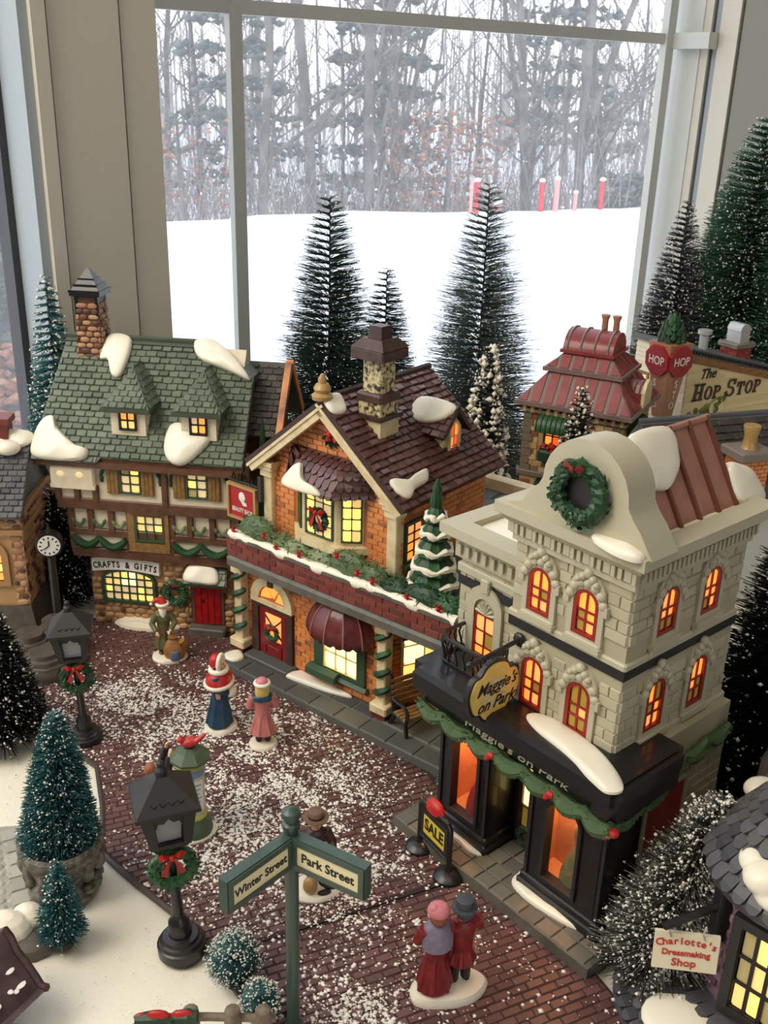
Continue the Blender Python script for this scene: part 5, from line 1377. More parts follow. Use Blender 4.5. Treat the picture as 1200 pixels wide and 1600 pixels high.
for k in range(9): obj('dentil', MB().box(-14.3 + k * .66, -14.0 + k * .66, 2.0, 2.2, 17.2, 17.8), K['greytrim'], wg)
b = MB(); b.box(-14.4, TX0, 2.35, 10, 15.2, 15.75); obj('black_band', b, K['blackmatte'], wg)
b = MB(); b.blob([(-13.9, 3.0), (TX0 - .2, 3.0), (TX0 - .2, 9.5), (-13.9, 9.5)], .3, T(0, 0, 18.35), seed=7, n=3); obj('roof_snow', b, K['snowpaint'], wg, smooth=True)
b = MB(); b.plate(outline(-13.4, 10.6, 2.7, 5.2, 1.35, 12), [outline(-12.85, 10.6, 1.6, 4.4, .8, 10)], 0, .3, front(2.5)); b.plate(outline(-13.1, 10.7, 2.1, 4.7, 1.05, 12), [outline(-12.8, 10.6, 1.5, 3.3, 0)], 0, .12, front(2.5))
for k in range(7):
    a = math.pi * (k + .5) / 7; b.tube([(-12.05, 13.95, .15), (-12.05 + .75 * math.cos(a), 13.95 + .75 * math.sin(a), .15)], [.05, .13], 5, front(2.5))
b.box(-12.4, -11.7, 2.05, 2.5, 15.5, 16.3, b=.08); obj('window_surround', b, K['greytrim'], wg)
window(mg, front(2.45), -12.75, 10.9, 1.4, 2.95, 2, 3, K['windowred'], [K['lit_orange'], K['lit_olive'], K['lit_peach']], fr=.12, depth=.15, bar=.1, seed=3)
b = MB(); path = [(-13.5, 2.2), (-13.5, .6), (-12.9, .1), (-10.3, .1), (-9.7, .6), (-9.7, 2.2)]
for z in (11.45, 12.9): b.tube([(x, y, z) for x, y in path], .13, 6)
for i in range(len(path) - 1):
    for k in range(4):
        t_ = (k + .5) / 4; x = path[i][0] * (1 - t_) + path[i + 1][0] * t_; y = path[i][1] * (1 - t_) + path[i + 1][1] * t_
        b.tube([(x, y, 11.4), (x + .15, y - .12, 11.9), (x - .12, y - .1, 12.4), (x, y, 12.9)], .07, 5)
obj('balcony_rail', b, K['iron'], mg, smooth=True)
# hanging oval sign on its rod
SX = -7.81
b = MB(); b.tube([(SX, .7, 14.95), (SX, -3.2, 14.75)], .13, 8); b.ball((SX, .5, 14.95), .42, .2, .42, 10, 6); b.ball((SX, -3.2, 14.75), .2, nu=8, nv=5)
b.tube([(SX, -2.5, 14.75), (SX, -2.3, 14.3)], .06, 5); b.tube([(SX, -.6, 14.8), (SX, -.4, 14.2)], .06, 5); obj('sign_rod', b, K['iron'], mg, smooth=True)
sf = FM((SX, 0, 0), (0, 1, 0), (0, 0, 1))
ov = smooth_poly([(-3.15, 12.75), (-2.85, 13.6), (-2.35, 13.75), (-1.95, 14.15), (-1.3, 14.3), (-.6, 14.1), (-.3, 13.65), (.2, 13.5), (.45, 12.6), (.15, 11.7), (-.3, 11.55), (-.65, 11.1), (-1.3, 10.95), (-2.0, 11.1), (-2.4, 11.55), (-2.85, 11.75)], 4)
cx_, cy_ = -1.35, 12.6
b = MB(); b.prism([(cx_ + (x - cx_) * 1.1, cy_ + (y - cy_) * 1.1) for x, y in ov], -.15, .15, sf); sr_ = obj('sign_rim', b, K['iron'], mg)
b = MB(); b.prism(ov, .1, .24, sf); obj('sign_face', b, K['signyellow'], mg)
b = MB()
for k in range(16):
    a = k * math.pi / 8; R_ = .95 + .25 * (k % 2); b.add([(cx_ + .35 * math.cos(a), cy_ + .35 * math.sin(a), .245), (cx_ + .7 * math.cos(a + .13), cy_ + .7 * math.sin(a + .13), .245), (cx_ + R_ * math.cos(a), cy_ + R_ * math.sin(a), .245), (cx_ + .7 * math.cos(a - .13), cy_ + .7 * math.sin(a - .13), .245)], [(3, 2, 1, 0), (0, 1, 2, 3)], sf)
obj('snowflake_mark', b, K['white'], mg)
txt(mg, "Maggie's", sf, -1.3, 13.0, .98, K['ink'], shear=.45, bold=.008, z=.26, sx=.9); txt(mg, 'on Park', sf, -1.3, 11.95, .98, K['ink'], shear=.45, bold=.008, z=.26, sx=.9)
# ---------------------------------------------------------------- stone building with the tiered red roof (behind)
rr0 = thing('ceramic_house', 'yellow stone ceramic building with a three-tiered red panelled roof and green awnings', 'model house', (13.2, 94.3, 0), -28)
b = MB(); b.box(0, 9.7, 0, 8.5, 0, 14.2); w_ = obj('wall', b, K['stoneyellow'], rr0)
its = field(front(0), rect(0, 7.4, 9.7, 13.4), .85, .58, .06, [rect(1.6, 8.8, 5.0, 13.2)], th=.1, jit=.2) + field(front(0), rect(0, 3, 9.7, 7), .85, .58, .06, (), th=.1, jit=.2) + field(rside(9.7), rect(0, 7.4, 8.5, 13.4), .85, .58, .06, (), th=.1, jit=.2)
pieces(w_, rr0, 'stone', its, 'brick', K['stoneyellow'], 220)
for k in range(8):
    for (fx, x0) in ((front(0), .5), (front(0), 9.2)): obj('quoin', MB().box(x0 - .5, x0 + .5 - .2 * (k % 2), 7.4 + k * .76, 8.1 + k * .76, 0, .18, fx), K['stonedark'], w_)
b = MB(); b.box(-.3, 10, -.35, 8.8, 7.0, 7.5, b=.1); b.box(-.35, 10.05, -.4, 8.9, 13.4, 13.7); b.box(-.5, 10.2, -.55, 9, 14.0, 14.5); obj('string_course', b, K['stonedark'], rr0)
for k in range(13): obj('bracket', MB().box(-.1 + k * .79, .3 + k * .79, -.45, 0, 13.4, 14.05, b=.08), K['stoneyellow'], rr0)
for k in range(9): obj('bracket', MB().box(9.7, 10.1, .2 + k * .95, .6 + k * .95, 13.4, 14.05), K['stoneyellow'], rr0)
T1 = [(-.7, -.7, 10.4, 9.2, 14.4), (1.6, 1.5, 8.2, 7.1, 17.2)]
T2 = [(1.2, 1.2, 8.6, 7.4, 17.5), (2.7, 2.4, 7.1, 6.2, 19.0)]
def tier(lo, hi, nf, ns, nm):
    (ax, ay, bx, by, az), (cx, cy, dx, dy, cz) = lo, hi
    q = MB(); q.add([(ax, ay, az), (bx, ay, az), (bx, by, az), (ax, by, az), (cx, cy, cz), (dx, cy, cz), (dx, dy, cz), (cx, dy, cz)], [(0, 1, 5, 4), (1, 2, 6, 5), (2, 3, 7, 6), (3, 0, 4, 7), (4, 5, 6, 7), (3, 2, 1, 0)])
    q.box(ax - .15, bx + .15, ay - .15, by + .15, az - .3, az + .08)
    o = obj(nm, q, K['redroofmetal'], rr0)
    for (A, B_, C_, D_, n) in (((ax, ay, az), (bx, ay, az), (dx, cy, cz), (cx, cy, cz), nf), ((bx, ay, az), (bx, by, az), (dx, dy, cz), (dx, cy, cz), ns)):
        A, B_, C_, D_ = map(Vector, (A, B_, C_, D_)); xd = (B_ - A).normalized(); up = (D_ - A) - xd * (D_ - A).dot(xd); f_ = FM(A, xd, up); Wd = (B_ - A).length; H = up.length
        x3 = (D_ - A).dot(xd); x2 = (C_ - A).dot(xd); cwid = Wd / n
        for i in range(n):
            xa, xb = i * cwid + .2, (i + 1) * cwid - .2; P = []
            def ymax(x): return H * min(1, max(0, (x / x3) if x < x3 else ((Wd - x) / (Wd - x2) if x > x2 else 1))) - .18
            ya, ym, yb = ymax(xa), ymax((xa + xb) / 2), ymax(xb)
            if max(ya, yb) < .5: continue
            pts = [(xa, .18), (xb, .18)] + ([(xb, yb)] if yb > .3 else []) + [((xa + xb) / 2, max(.3, ym))] + ([(xa, ya)] if ya > .3 else [])
            q = MB(); q.prism(pts, -.05, .1, f_); obj('panel', q, K['redpanel'], o)
tier(T1[0], T1[1], 9, 7, 'lower_roof'); tier(T2[0], T2[1], 6, 5, 'middle_roof')
b = MB(); pr = [(2.1, 19.0), (2.2, 19.7), (2.6, 20.3), (3.3, 20.8), (4.3, 21.0)]; pr = pr + [(8.6 - x, z) for x, z in pr[::-1]]
b.prism(pr, 2.5, 7.3, FM((0, 0, 0), (0, 1, 0), (0, 0, 1))); b.box(2.3, 7.5, 1.9, 6.7, 18.95, 19.25); tp_ = obj('top_roof', b, K['redpanel'], rr0, smooth=True, angle=50)
for k in range(4): 
    q = MB(); q.tube([(2.9 + k * 1.3, y, z + .02) for y, z in pr], .13, 5); obj('rib', q, K['redroofmetal'], tp_)
for x in (5.4, 6.5):
    b = MB(); b.lathe([(.32, 20.6), (.3, 21.8), (.45, 22.2), (.42, 22.3)], 10, T(x, 5.2, 0)); obj('chimney_pot', b, K['handle'], rr0, smooth=True)
def barrel(root, fm, x0, x1, z0, r, m, n=7):
    q = MB(); pts = [(0, 0)] + [(r * math.sin(a), r * math.cos(a) * 1.0) for a in [math.pi / 2 * k / 6 for k in range(7)]] + [(r, -.25), (0, -.25)]
    F2 = fm @ FM((x0, z0, 0), (0, 0, 1), (0, 1, 0))
    q.prism([(a, c) for a, c in pts], 0, -(x1 - x0) if False else (x0 - x1), F2)
    o = obj('awning', q, K[m], root, smooth=True, angle=50)
    q = MB()
    for k in range(n + 1):
        x = x0 + (x1 - x0) * k / n; q.tube([(x, z0 + c, a) for a, c in pts[1:-1]], .06, 4, fm)
    obj('awning_ribs', q, K['leafdark'], o); return o
barrel(rr0, front(0), 1.7, 5.0, 12.1, 1.35, 'leafgreen')
barrel(rr0, rside(9.7), 1.2, 4.6, 12.1, 1.5, 'leafgreen')
barrel(rr0, front(0), 1.9, 5.4, 5.2, 1.6, 'leafgreen')
window(rr0, front(0), 2.3, 10.4, 2.2, 1.8, 3, 2, K['darkbrown'], [K['lit_orange'], K['lit_fire']], fr=.15, bar=.12, seed=1)
window(rr0, rside(9.7), 1.9, 10.0, 2.0, 2.0, 2, 2, K['darkbrown'], [K['lit_fire'], K['lit_orange']], fr=.15, bar=.12, seed=2)
b = MB(); b.box(1.9, 5.0, -1.0, 0, 8.9, 10.0, b=.2); pl = obj('planter', b, K['leafdark'], rr0)
rn = random.Random(2); b = MB()
for k in range(26): b.ball((rn.uniform(2.0, 4.9), rn.uniform(-1.0, -.4), 10.0 + rn.random() * .6), .2, nu=6, nv=4)
obj('red_flowers', b, K['red'], pl, kind='stuff')
b = MB(); b.prism([(3.2, 14.6), (5.4, 14.6), (5.4, 15.8), (5.0, 16.5), (4.3, 16.8), (3.6, 16.5), (3.2, 15.8)], 8.0, 10.2, FM((0, 0, 0), (0, 1, 0), (0, 0, 1))); dm = obj('dormer', b, K['redpanel'], rr0)
for x in (8.9, 9.4, 9.9): obj('rib', MB().tube([(x, 4.3 + 1.12 * math.cos(a), 15.7 + 1.1 * math.sin(a)) for a in [math.pi * k / 8 for k in range(9)]], .09, 5), K['redroofmetal'], dm)
b = MB(); b.prism([(3.0, 14.5), (5.6, 14.5), (5.6, 15.9), (5.1, 16.7), (4.3, 17.0), (3.5, 16.7), (3.0, 15.9)], 10.2, 10.5, FM((0, 0, 0), (0, 1, 0), (0, 0, 1))); obj('dormer_front', b, K['cream'], dm)
# ---------------------------------------------------------------- tavern with the big lettered side wall (right back)
hp = thing('ceramic_tavern', 'cream clapboard ceramic tavern with painted lettering and a brick chimney', 'model house', (30.5, 102, 0), 31)
b = MB(); b.prism([(0, 0), (14, 0), (14, 13.9), (0, 17.5)], -7.5, 0, FM((0, 0, 0), (1, 0, 0), (0, 0, 1))); wv = obj('wall', b, K['siding'], hp)
lf = FM((0, 7.5, 0), (0, -1, 0), (0, 0, 1))
nb = 0
for z in np.arange(6.2, 17.0, .5):
    xe = min(14, (17.3 - z) / 3.6 * 14)
    for (x0, x1) in ((0, xe * .45), (xe * .45, xe)):
        if x1 - x0 > .3: obj('board', MB().add([(x0, 0, z), (x1 - .04, 0, z), (x1 - .04, 0, z + .48), (x0, 0, z + .48), (x0, -.1, z), (x1 - .04, -.1, z), (x1 - .04, -.03, z + .48), (x0, -.03, z + .48)], [(4, 5, 6, 7), (0, 1, 5, 4), (1, 2, 6, 5), (3, 0, 4, 7), (2, 3, 7, 6)]), K['siding'], wv)
    for (x0, x1) in ((0, 3.1), (3.1, 7.5)):
        obj('board', MB().add([(x0, z, 0), (x1 - .04, z, 0), (x1 - .04, z + .46, 0), (x0, z + .46, 0), (x0, z, .1), (x1 - .04, z, .1), (x1 - .04, z + .46, .03), (x0, z + .46, .03)], [(4, 5, 6, 7), (0, 1, 5, 4), (1, 2, 6, 5), (3, 0, 4, 7), (2, 3, 7, 6)], lf), K['sidingwhite'], wv)
b = MB(); b.prism([(-.4, 17.5), (14.4, 13.75), (14.4, 14.35), (-.4, 18.1)], -8.0, .5, FM((0, 0, 0), (1, 0, 0), (0, 0, 1))); rf = obj('roof', b, K['roofgrey'], hp)
b = MB()
for k in range(3): b.prism([(-.3, 17.1 - k * .25), (14.3, 13.4 - k * .25), (14.3, 13.7 - k * .25), (-.3, 17.4 - k * .25)], 0, .45 - k * .13, FM((0, 0, 0), (1, 0, 0), (0, 0, 1)))
obj('cornice', b, K['tanbag'], hp)
b = MB()
for k in range(32): b.box(-.2 + k * .45, .05 + k * .45, -.62, -.3, 17.55 - k * .115, 17.85 - k * .115)
obj('cornice_teeth', b, K['ink'], hp, kind='stuff')
window(hp, lf, .6, 11.3, 1.5, 2.6, 2, 4, K['shutter'], [K['lit_orange'], K['lit_soft'], K['lit_orange']], fr=.25, depth=.25, bar=.1, seed=2)
txt(hp, 'The', front(-.12), 2.9, 15.0, 1.5, K['ink'], shear=.35, bold=.02, z=.03)
def slab(c, M_, m, root):
    q = MB(); P = lambda x0, x1, y0, y1: q.box(x0, x1, y0, y1, 0, .05, M_)
    def ring(cx, cy, rx, ry, wx, wy, a0=0, a1=360):
        n = 20; o_ = [(cx + rx * math.cos(math.radians(a0 + (a1 - a0) * i / n)), cy + ry * math.sin(math.radians(a0 + (a1 - a0) * i / n))) for i in range(n + 1)]
        i_ = [(cx + (rx - wx) * math.cos(math.radians(a0 + (a1 - a0) * i / n)), cy + (ry - wy) * math.sin(math.radians(a0 + (a1 - a0) * i / n))) for i in range(n + 1)]
        for i in range(n): q.prism([o_[i], o_[i + 1], i_[i + 1], i_[i]], 0, .05, M_)
    if c == 'H':
        P(.1, .32, 0, 1); P(.58, .8, 0, 1); P(.3, .6, .42, .56)
        for x in (.0, .48): P(x, x + .42, 0, .13); P(x, x + .42, .87, 1)
    elif c == 'O': ring(.45, .5, .42, .52, .2, .12)
    elif c == 'P': P(.1, .32, 0, 1); P(0, .44, 0, .13); P(0, .4, .87, 1); ring(.42, .72, .36, .28, .18, .11, -90, 90); P(.3, .44, .44, .55); P(.3, .44, .89, 1)
    elif c == 'T': P(.31, .53, 0, 1); P(.2, .64, 0, .13); P(0, .84, .86, 1); P(0, .14, .62, .9); P(.7, .84, .62, .9)
    elif c == 'S': ring(.42, .74, .36, .28, .17, .12, 20, 270); ring(.42, .28, .38, .3, .17, .12, -160, 90); P(.62, .78, .68, 1); P(.02, .18, 0, .34)
    return obj('letter', q, m, root)
x_ = 1.0; fh = front(-.12) @ T(0, 12.25, .02) @ RZ(-.6)
for c, s_ in zip('HOP STOP', (1.75, 1.35, 1.35, 0, 1.75, 1.35, 1.35, 1.35)):
    if c == ' ': x_ += .55; continue
    slab(c, fh @ T(x_, 0, 0) @ Matrix(((1, .12, 0, 0), (0, 1, 0, 0), (0, 0, 1, 0), (0, 0, 0, 1))) @ SCL(s_ * .98, s_ * 1.05, 1), K['darkbrown'], hp); x_ += s_ * .98 * .98
b = MB(); b.tube([(4.6, 15.3, .06), (5.2, 15.5, .06), (5.6, 15.3, .06), (6.3, 15.5, .06), (6.9, 15.4, .06)], [.03, .08, .05, .07, .02], 4, front(-.12)); obj('flourish', b, K['ink'], hp)
rn = random.Random(4); b = MB()
for (x, z, s_) in ((1.0, 10.9, .5), (1.9, 11.2, .55), (2.9, 11.0, .8), (3.5, 11.4, .75), (3.1, 10.3, .65), (4.9, 11.4, .6), (5.3, 12.0, .4), (5.9, 12.2, .35), (2.3, 10.3, .5)):
    for k in range(5):
        b.prism([(x + s_ * .62 * math.cos(a + k), z - k * s_ * .25 + s_ * .6 * math.sin(a)) for a in [i * 1.0472 for i in range(6)]], 0, .05, front(-.12))
b.tube([(.8, 10.5, .05), (1.6, 10.2, .05), (2.4, 10.6, .05), (4.2, 11.9, .05), (5.2, 12.3, .05), (6.2, 12.1, .05)], .06, 4, front(-.12)); obj('painted_hops', b, K['hopgreen'], hp, kind='stuff')
b = MB(); b.box(9.6, 12.0, 2.4, 4.6, 13.8, 16.4); cb = obj('chimney', b, K['redbrick'], hp)
pieces(cb, hp, 'brick', field(front(2.4), rect(9.6, 14.5, 12, 16.3), .8, .36, .05, th=.08) + field(FM((9.6, 4.6, 0), (0, -1, 0), (0, 0, 1)), rect(0, 14.5, 2.2, 16.3), .8, .36, .05, th=.08), 'brick', K['redbrick'], 60)
b = MB(); b.box(9.3, 12.3, 2.1, 4.9, 16.4, 16.9, b=.1); obj('chimney_slab', b, K['greyedge'], cb)
b = MB(); b.prism([(10.1, 16.9), (11.5, 16.9), (11.5, 18.2)] + [(10.8 + .8 * math.cos(a), 18.2 + .75 * math.sin(a)) for a in [math.pi * k / 8 for k in range(9)]] + [(10.1, 18.2)], -4.4, -2.5, FM((0, 0, 0), (1, 0, 0), (0, 0, 1))); obj('silver_cowl', b, K['silver'], cb)
b = MB(); b.lathe([(.5, 16.3), (.5, 18.2), (.75, 18.3), (.75, 18.7), (.3, 18.7)], 12, T(5.3, 3.2, 0)); obj('vent_pipe', b, K['silver'], hp, smooth=True, angle=40)
# tap-handle shaped sign at its corner
HS = T(-1.9, 1.0, 0)
FA = FM((-2.6, -2.6, 0), (1, 0, 0), (0, 0, 1)); FB = FM((-2.6, -2.6, 0), (0, -1, 0), (0, 0, 1))
b = MB(); z0, z1 = 11.5, 19.0
b.add([(-2.3, -2.3, z0), (-.9, -2.3, z0), (-.9, -.9, z0), (-2.3, -.9, z0), (-2.7, -2.7, z1), (.3, -2.7, z1), (.3, .3, z1), (-2.7, .3, z1)], [(0, 1, 5, 4), (1, 2, 6, 5), (2, 3, 7, 6), (3, 0, 4, 7), (4, 5, 6, 7), (3, 2, 1, 0)], HS); th_ = obj('tap_handle', b, K['handle'], hp)
for fm_, sg in ((HS @ FM((-1.2, -2.75, 17.3), (1, 0, .0), (0, -.05, 1)), 0), (HS @ FM((-2.75, -1.2, 17.3), (0, -1, 0), (-.05, 0, 1)), 1)):
    b = MB(); b.prism([(1.62 * math.cos(math.radians(22.5 + 45 * k)), 1.62 * math.sin(math.radians(22.5 + 45 * k))) for k in range(8)], -.1, .18, fm_); obj('octagon_sign', b, K['octagon'], hp)
    txt(hp, 'HOP', fm_, 0, 0, 1.2, K['white'], z=.2, sx=.85, bold=.01)
    for k, c in enumerate('STOP'): txt(hp, c, fm_, -.1, -2.3 - k * 1.15, 1.05, K['white'], z=.14 - .09 * (k + 1), sx=.8)
b = MB(); b.box(-2.1, -1.1, -2.1, -1.1, 0, 11.6, HS); b.lathe([(.9, 10.6), (.95, 11.2), (.6, 11.6), (.5, 11.9)], 10, HS @ T(-1.6, -1.6, 0)); obj('sign_foot', b, K['silver'], hp)
b = MB()
for j in range(6):
    for k in range(7):
        a = k * .9 + j * .45; r_ = 1.15 * (1 - (j / 6.2) ** 2) + .05; c = Vector((-1.2 + r_ * math.cos(a), -1.2 + r_ * math.sin(a), 19.1 + j * .42))
        t_ = Vector((-math.sin(a), math.cos(a), 0)) * .36; o_ = Vector((math.cos(a), math.sin(a), 0)) * .25
        b.add([c - t_, c + o_ - Vector((0, 0, .1)), c + t_, c + Vector((0, 0, .75)) + o_ * .2], [(0, 1, 3), (1, 2, 3), (0, 3, 2)], HS)
b.lathe([(.9, 18.9), (.95, 19.8), (.6, 21.0), (.1, 21.9)], 8, HS @ T(-1.2, -1.2, 0)); obj('hop_cone', b, K['leafgreen'], hp)
# ---------------------------------------------------------------- low building with the dark shingle roof and brick chimney
dk = thing('ceramic_house', 'low ceramic building with long dark shingle roof and brick chimney with a clay pot', 'model house', (22.0, 84, 0), 17.6)
b = MB(); b.prism([(-5, 0), (5.5, 0), (5.5, 10), (0, 15.4), (-5, 9.8)], 0.2, 15.5, FM((0, 0, 0), (0, 1, 0), (0, 0, 1))); obj('wall', b, K['silver'], dk)
fk = FM((-.4, -5.6, 9.3), (1, 0, 0), (0, 5.6, 6.5)); b = MB(); b.prism(rect(0, 0, 16.4, 8.58), -.4, 0, fk); b.prism(rect(0, 0, 16.4, 8.58), -.4, 0, FM((16, 5.6, 9.3), (-1, 0, 0), (0, -5.6, 6.5))); b.tube([(-.4, 0, 15.85), (16, 0, 15.85)], .22, 6); rf = obj('roof', b, K['roofgrey'], dk)
pieces(rf, dk, 'shingle', field(fk, rect(0, 2.0, 16.4, 8.5), 1.25, .7, .05, th=.16), 'shingle', K['shinglegrey'], 150)
b = MB(); b.box(6.4, 9.0, -5.6, -3.2, 8, 13.6); cb = obj('chimney', b, K['orangemortar'], dk)
pieces(cb, dk, 'brick', field(front(-5.6), rect(6.4, 9.5, 9.0, 13.5), .72, .36, .05, th=.08), 'brick', K['orangebrick'], 60)
b = MB(); b.box(6.0, 9.4, -6.0, -2.8, 13.6, 14.3, b=.1); obj('chimney_slab', b, K['greyedge'], cb)
b = MB(); b.lathe([(.75, 14.3), (.6, 14.6), (.55, 15.4), (.75, 16.2), (.7, 16.3)], 12, T(7.7, -4.4, 0)); obj('chimney_pot', b, K['gold'], cb, smooth=True)
b = MB(); b.box(-3.8, .2, -5.5, 3, 0, 12.6); obj('side_block', b, K['cream'], dk)
b = MB(); b.plate(rect(-4.1, -5.8, .4, 3.2), [rect(-3.4, -5.1, -.3, 2.4)], 12.5, 13.3); obj('parapet', b, K['cream'], dk)
# ---------------------------------------------------------------- brick building cut by the left edge
lh = thing('ceramic_house', 'tan brick ceramic house with slate roof cut off by the left edge', 'model house', (-36.2, 70.5, 0), 3)
b = MB(); b.box(0, 8.7, 0, 9, 3.2, 11.3); lw = obj('wall', b, K['stonewall'], lh)
its = field(front(0), rect(6.6, 9.9, 8.7, 11.2), .8, .4, .05, th=.1) + field(front(0), rect(7.7, 3.4, 8.7, 9.6), .95, .55, .06, th=.14, jit=.1) + field(rside(8.7), rect(0, 3.4, 9, 11), .9, .5, .06, th=.1)
pieces(lw, lh, 'brick', its, 'stone', K['chimbrick'], 120)
b = MB(); b.box(-.2, 8.9, -.3, 9, 9.5, 9.9, b=.08); b.box(-.2, 9.0, -.4, 9, 11.1, 11.5, b=.08); obj('string_course', b, K['tanmortar'], lh)
b = MB(); b.plate(outline(4.6, 5.2, 2.9, 3.9, 1.4, 10), [outline(5.15, 5.6, 1.85, 3.0, .9, 10)], 0, .3, front(0)); obj('window_surround', b, K['tanmortar'], lh)
window(lh, front(0), 5.2, 5.6, 1.75, 2.95, 3, 4, K['shutter'], [K['lit_bright'], K['lit_yellow'], K['lit_orange']], arch=.85, fr=.1, depth=.2, bar=.09, seed=3)
fl = FM((-.3, -.9, 11.2), (1, 0, 0), (0, 4.6, 5.2)); b = MB(); b.prism(rect(0, 0, 9.4, 6.94), -.4, 0, fl); b.prism(rect(0, 0, 9.4, 6.94), -.4, 0, FM((9.1, 8.3, 11.2), (-1, 0, 0), (0, -4.6, 5.2))); b.prism([(.2, 11.3), (8, 11.3), (3.8, 16)], .2, 8.6, FM((0, 0, 0), (0, 1, 0), (0, 0, 1))); rf = obj('roof', b, K['roofgrey'], lh)
pieces(rf, lh, 'shingle', field(fl, rect(4, 0, 9.4, 6.9), .7, .48, .04, th=.14), 'shingle', K['charcoalscale'], 120)
b = MB(); b.blob([(5.5, 5.6), (7.2, 5.4), (9.3, 5.9), (9.3, 7.0), (5.5, 7.0)], .45, fl @ T(0, 0, .1), seed=3); b.ball((7.6, 2.5, 15.6), 1.0, .8, .6); obj('snow_patch', b, K['snowpaint'], lh, smooth=True)
b = MB(); b.box(6.2, 7.6, 2.8, 4.2, 14, 17.6); b.box(6.0, 7.8, 2.6, 4.4, 17.3, 17.8); obj('chimney', b, K['redbrickband'], lh)
b = MB(); b.add([(-.2, -1.2, 0), (9.6, -1.0, 0), (9.4, 9, 0), (-.2, 9, 0), (0, -.2, 3.4), (8.8, -.2, 3.4), (8.8, 9, 3.4), (0, 9, 3.4)], [(0, 1, 5, 4), (1, 2, 6, 5), (2, 3, 7, 6), (3, 0, 4, 7), (4, 5, 6, 7)]); obj('plinth', b, K['greybrown'], lh)
# dark rock steps at its foot
st = thing('rock_steps', 'dark grey rounded rock with steps at the foot of the left building', 'rock', (-25.2, 66.6, 0), -20)
rn = random.Random(3)
for k, (x, y, r_, h_) in enumerate([(0, 0, 1.9, 2.1), (-2.0, .9, 1.7, 2.7), (.6, 1.7, 1.5, 1.5), (-3.4, -.4, 1.4, 1.6), (-.9, 2.6, 1.6, 3.2)]):
    b = MB(); pr = []
    for j in range(5): z = h_ * j / 5; rr_ = r_ * math.sqrt(max(.05, 1 - (j / 5.2) ** 2)); pr += [(rr_, z), (rr_ * .97, z + h_ / 5 - .08)]
    b.lathe(pr, 14, T(x, y, 0), wob=.03); obj('rock', b, K['greybrown'], st, smooth=True, angle=50)
b = MB(); b.blob([(-1.0, 2.2), (-.4, 3.4), (.5, 3.2), (.6, 2.3), (-.2, 1.8)], .4, T(0, .2, 2.6), seed=2); obj('snow_patch', b, K['snowpaint'], st, smooth=True)
# ---------------------------------------------------------------- purple dressmaking shop (bottom right)
ch_ = thing('ceramic_shop', 'purple brick ceramic shop with round turret, scaly grey roof and hanging white sign', 'model house', (20.3, 37.5, 0), 0)
b = MB(); b.lathe([(4.0, 1.2), (4.0, 9.3)], 40); tw2 = obj('turret_wall', b, K['purple'], ch_)
its = []
for j in range(17):
    z = 1.5 + j * .46
    for k in range(26):
        a = 150 + k * 9.2 + (4.6 if j % 2 else 0)
        if 188 < a < 300 and 2.0 < z < 8.2 and (200 < a < 252): continue
        ar = math.radians(a); f_ = FM((4.0 * math.cos(ar), 4.0 * math.sin(ar), z), (-math.sin(ar), math.cos(ar), 0), (0, 0, 1)); its.append((f_, 0, 0, .6, .41, .09))
pieces(tw2, ch_, 'brick', its, 'brick', K['purple'], 200)
wa = math.radians(226); fw = FM((3.95 * math.cos(wa), 3.95 * math.sin(wa), 0), (-math.sin(wa), math.cos(wa), 0), (0, 0, 1))
b = MB(); b.plate(rect(-1.55, 2.3, 1.55, 8.0), [rect(-1.1, 2.75, 1.1, 7.5)], -.4, .35, fw); obj('window_surround', b, K['blackmatte'], ch_)
window(ch_, fw, -1.05, 2.8, 2.1, 4.6, 3, 3, K['ink'], [K['lit_bright'], K['lit_bright'], K['pane_cream'], K['lit_yellow']], fr=.1, depth=.25, bar=.18, seed=12)
b = MB(); pr = [(4.75, 8.6), (4.8, 8.95), (3.9, 10.4), (2.4, 12.6), (.3, 14.6)]; b.lathe(pr, 36); tr2 = obj('turret_roof', b, K['charcoalscale'], ch_)
def scales(pr, a0, a1, st_, w0):
    its = []
    for j in range(len(pr) - 1):
        (r0, z0), (r1, z1) = pr[j], pr[j + 1]; L_ = math.hypot(r1 - r0, z1 - z0); n = max(1, int(L_ / st_))
        for q in range(n):
            t_ = (q + .5) / n; r_ = r0 + (r1 - r0) * t_; z = z0 + (z1 - z0) * t_; cnt = max(4, int(2 * math.pi * r_ / w0))
            for k in range(cnt):
                a = 2 * math.pi * (k + .5 * (q % 2)) / cnt
                if not (a0 < math.degrees(a) % 360 < a1): continue
                xd = (-math.sin(a), math.cos(a), 0); up = ((r1 - r0) * math.cos(a), (r1 - r0) * math.sin(a), z1 - z0)
                its.append((FM((r_ * math.cos(a), r_ * math.sin(a), z), xd, up), 0, 0, 2 * math.pi * r_ / cnt * .96, L_ / n * 1.05, .16))
    return its
pieces(tr2, ch_, 'shingle', scales(pr[1:], 80, 330, .62, .75), 'scale', K['charcoalscale'], 180)
b = MB(); b.lathe([(8.6, .0), (8.4, .6), (6.2, 1.7), (4.2, 2.1)], 40, sx=.95, sy=.8); sk = obj('lower_roof', b, K['charcoalscale'], ch_)
pieces(sk, ch_, 'shingle', [(SCL(.95, .8, 1) @ f_, x, y, w, h, t_) for f_, x, y, w, h, t_ in []] or scales([(8.1, .5), (6.2, 1.6), (4.4, 2.0)], 130, 260, .62, .75), 'scale', K['charcoalscale'], 120)
def lumps(name, spec, root):
    q = MB()
    for (c, rx, ry, rz) in spec: q.ball(c, rx, ry, rz, 18, 12)
    o = obj(name, q, K['snowpaint'], root, smooth=True); remesh(o, .09); return o
ca, sa = math.cos(math.radians(225)), math.sin(math.radians(225))
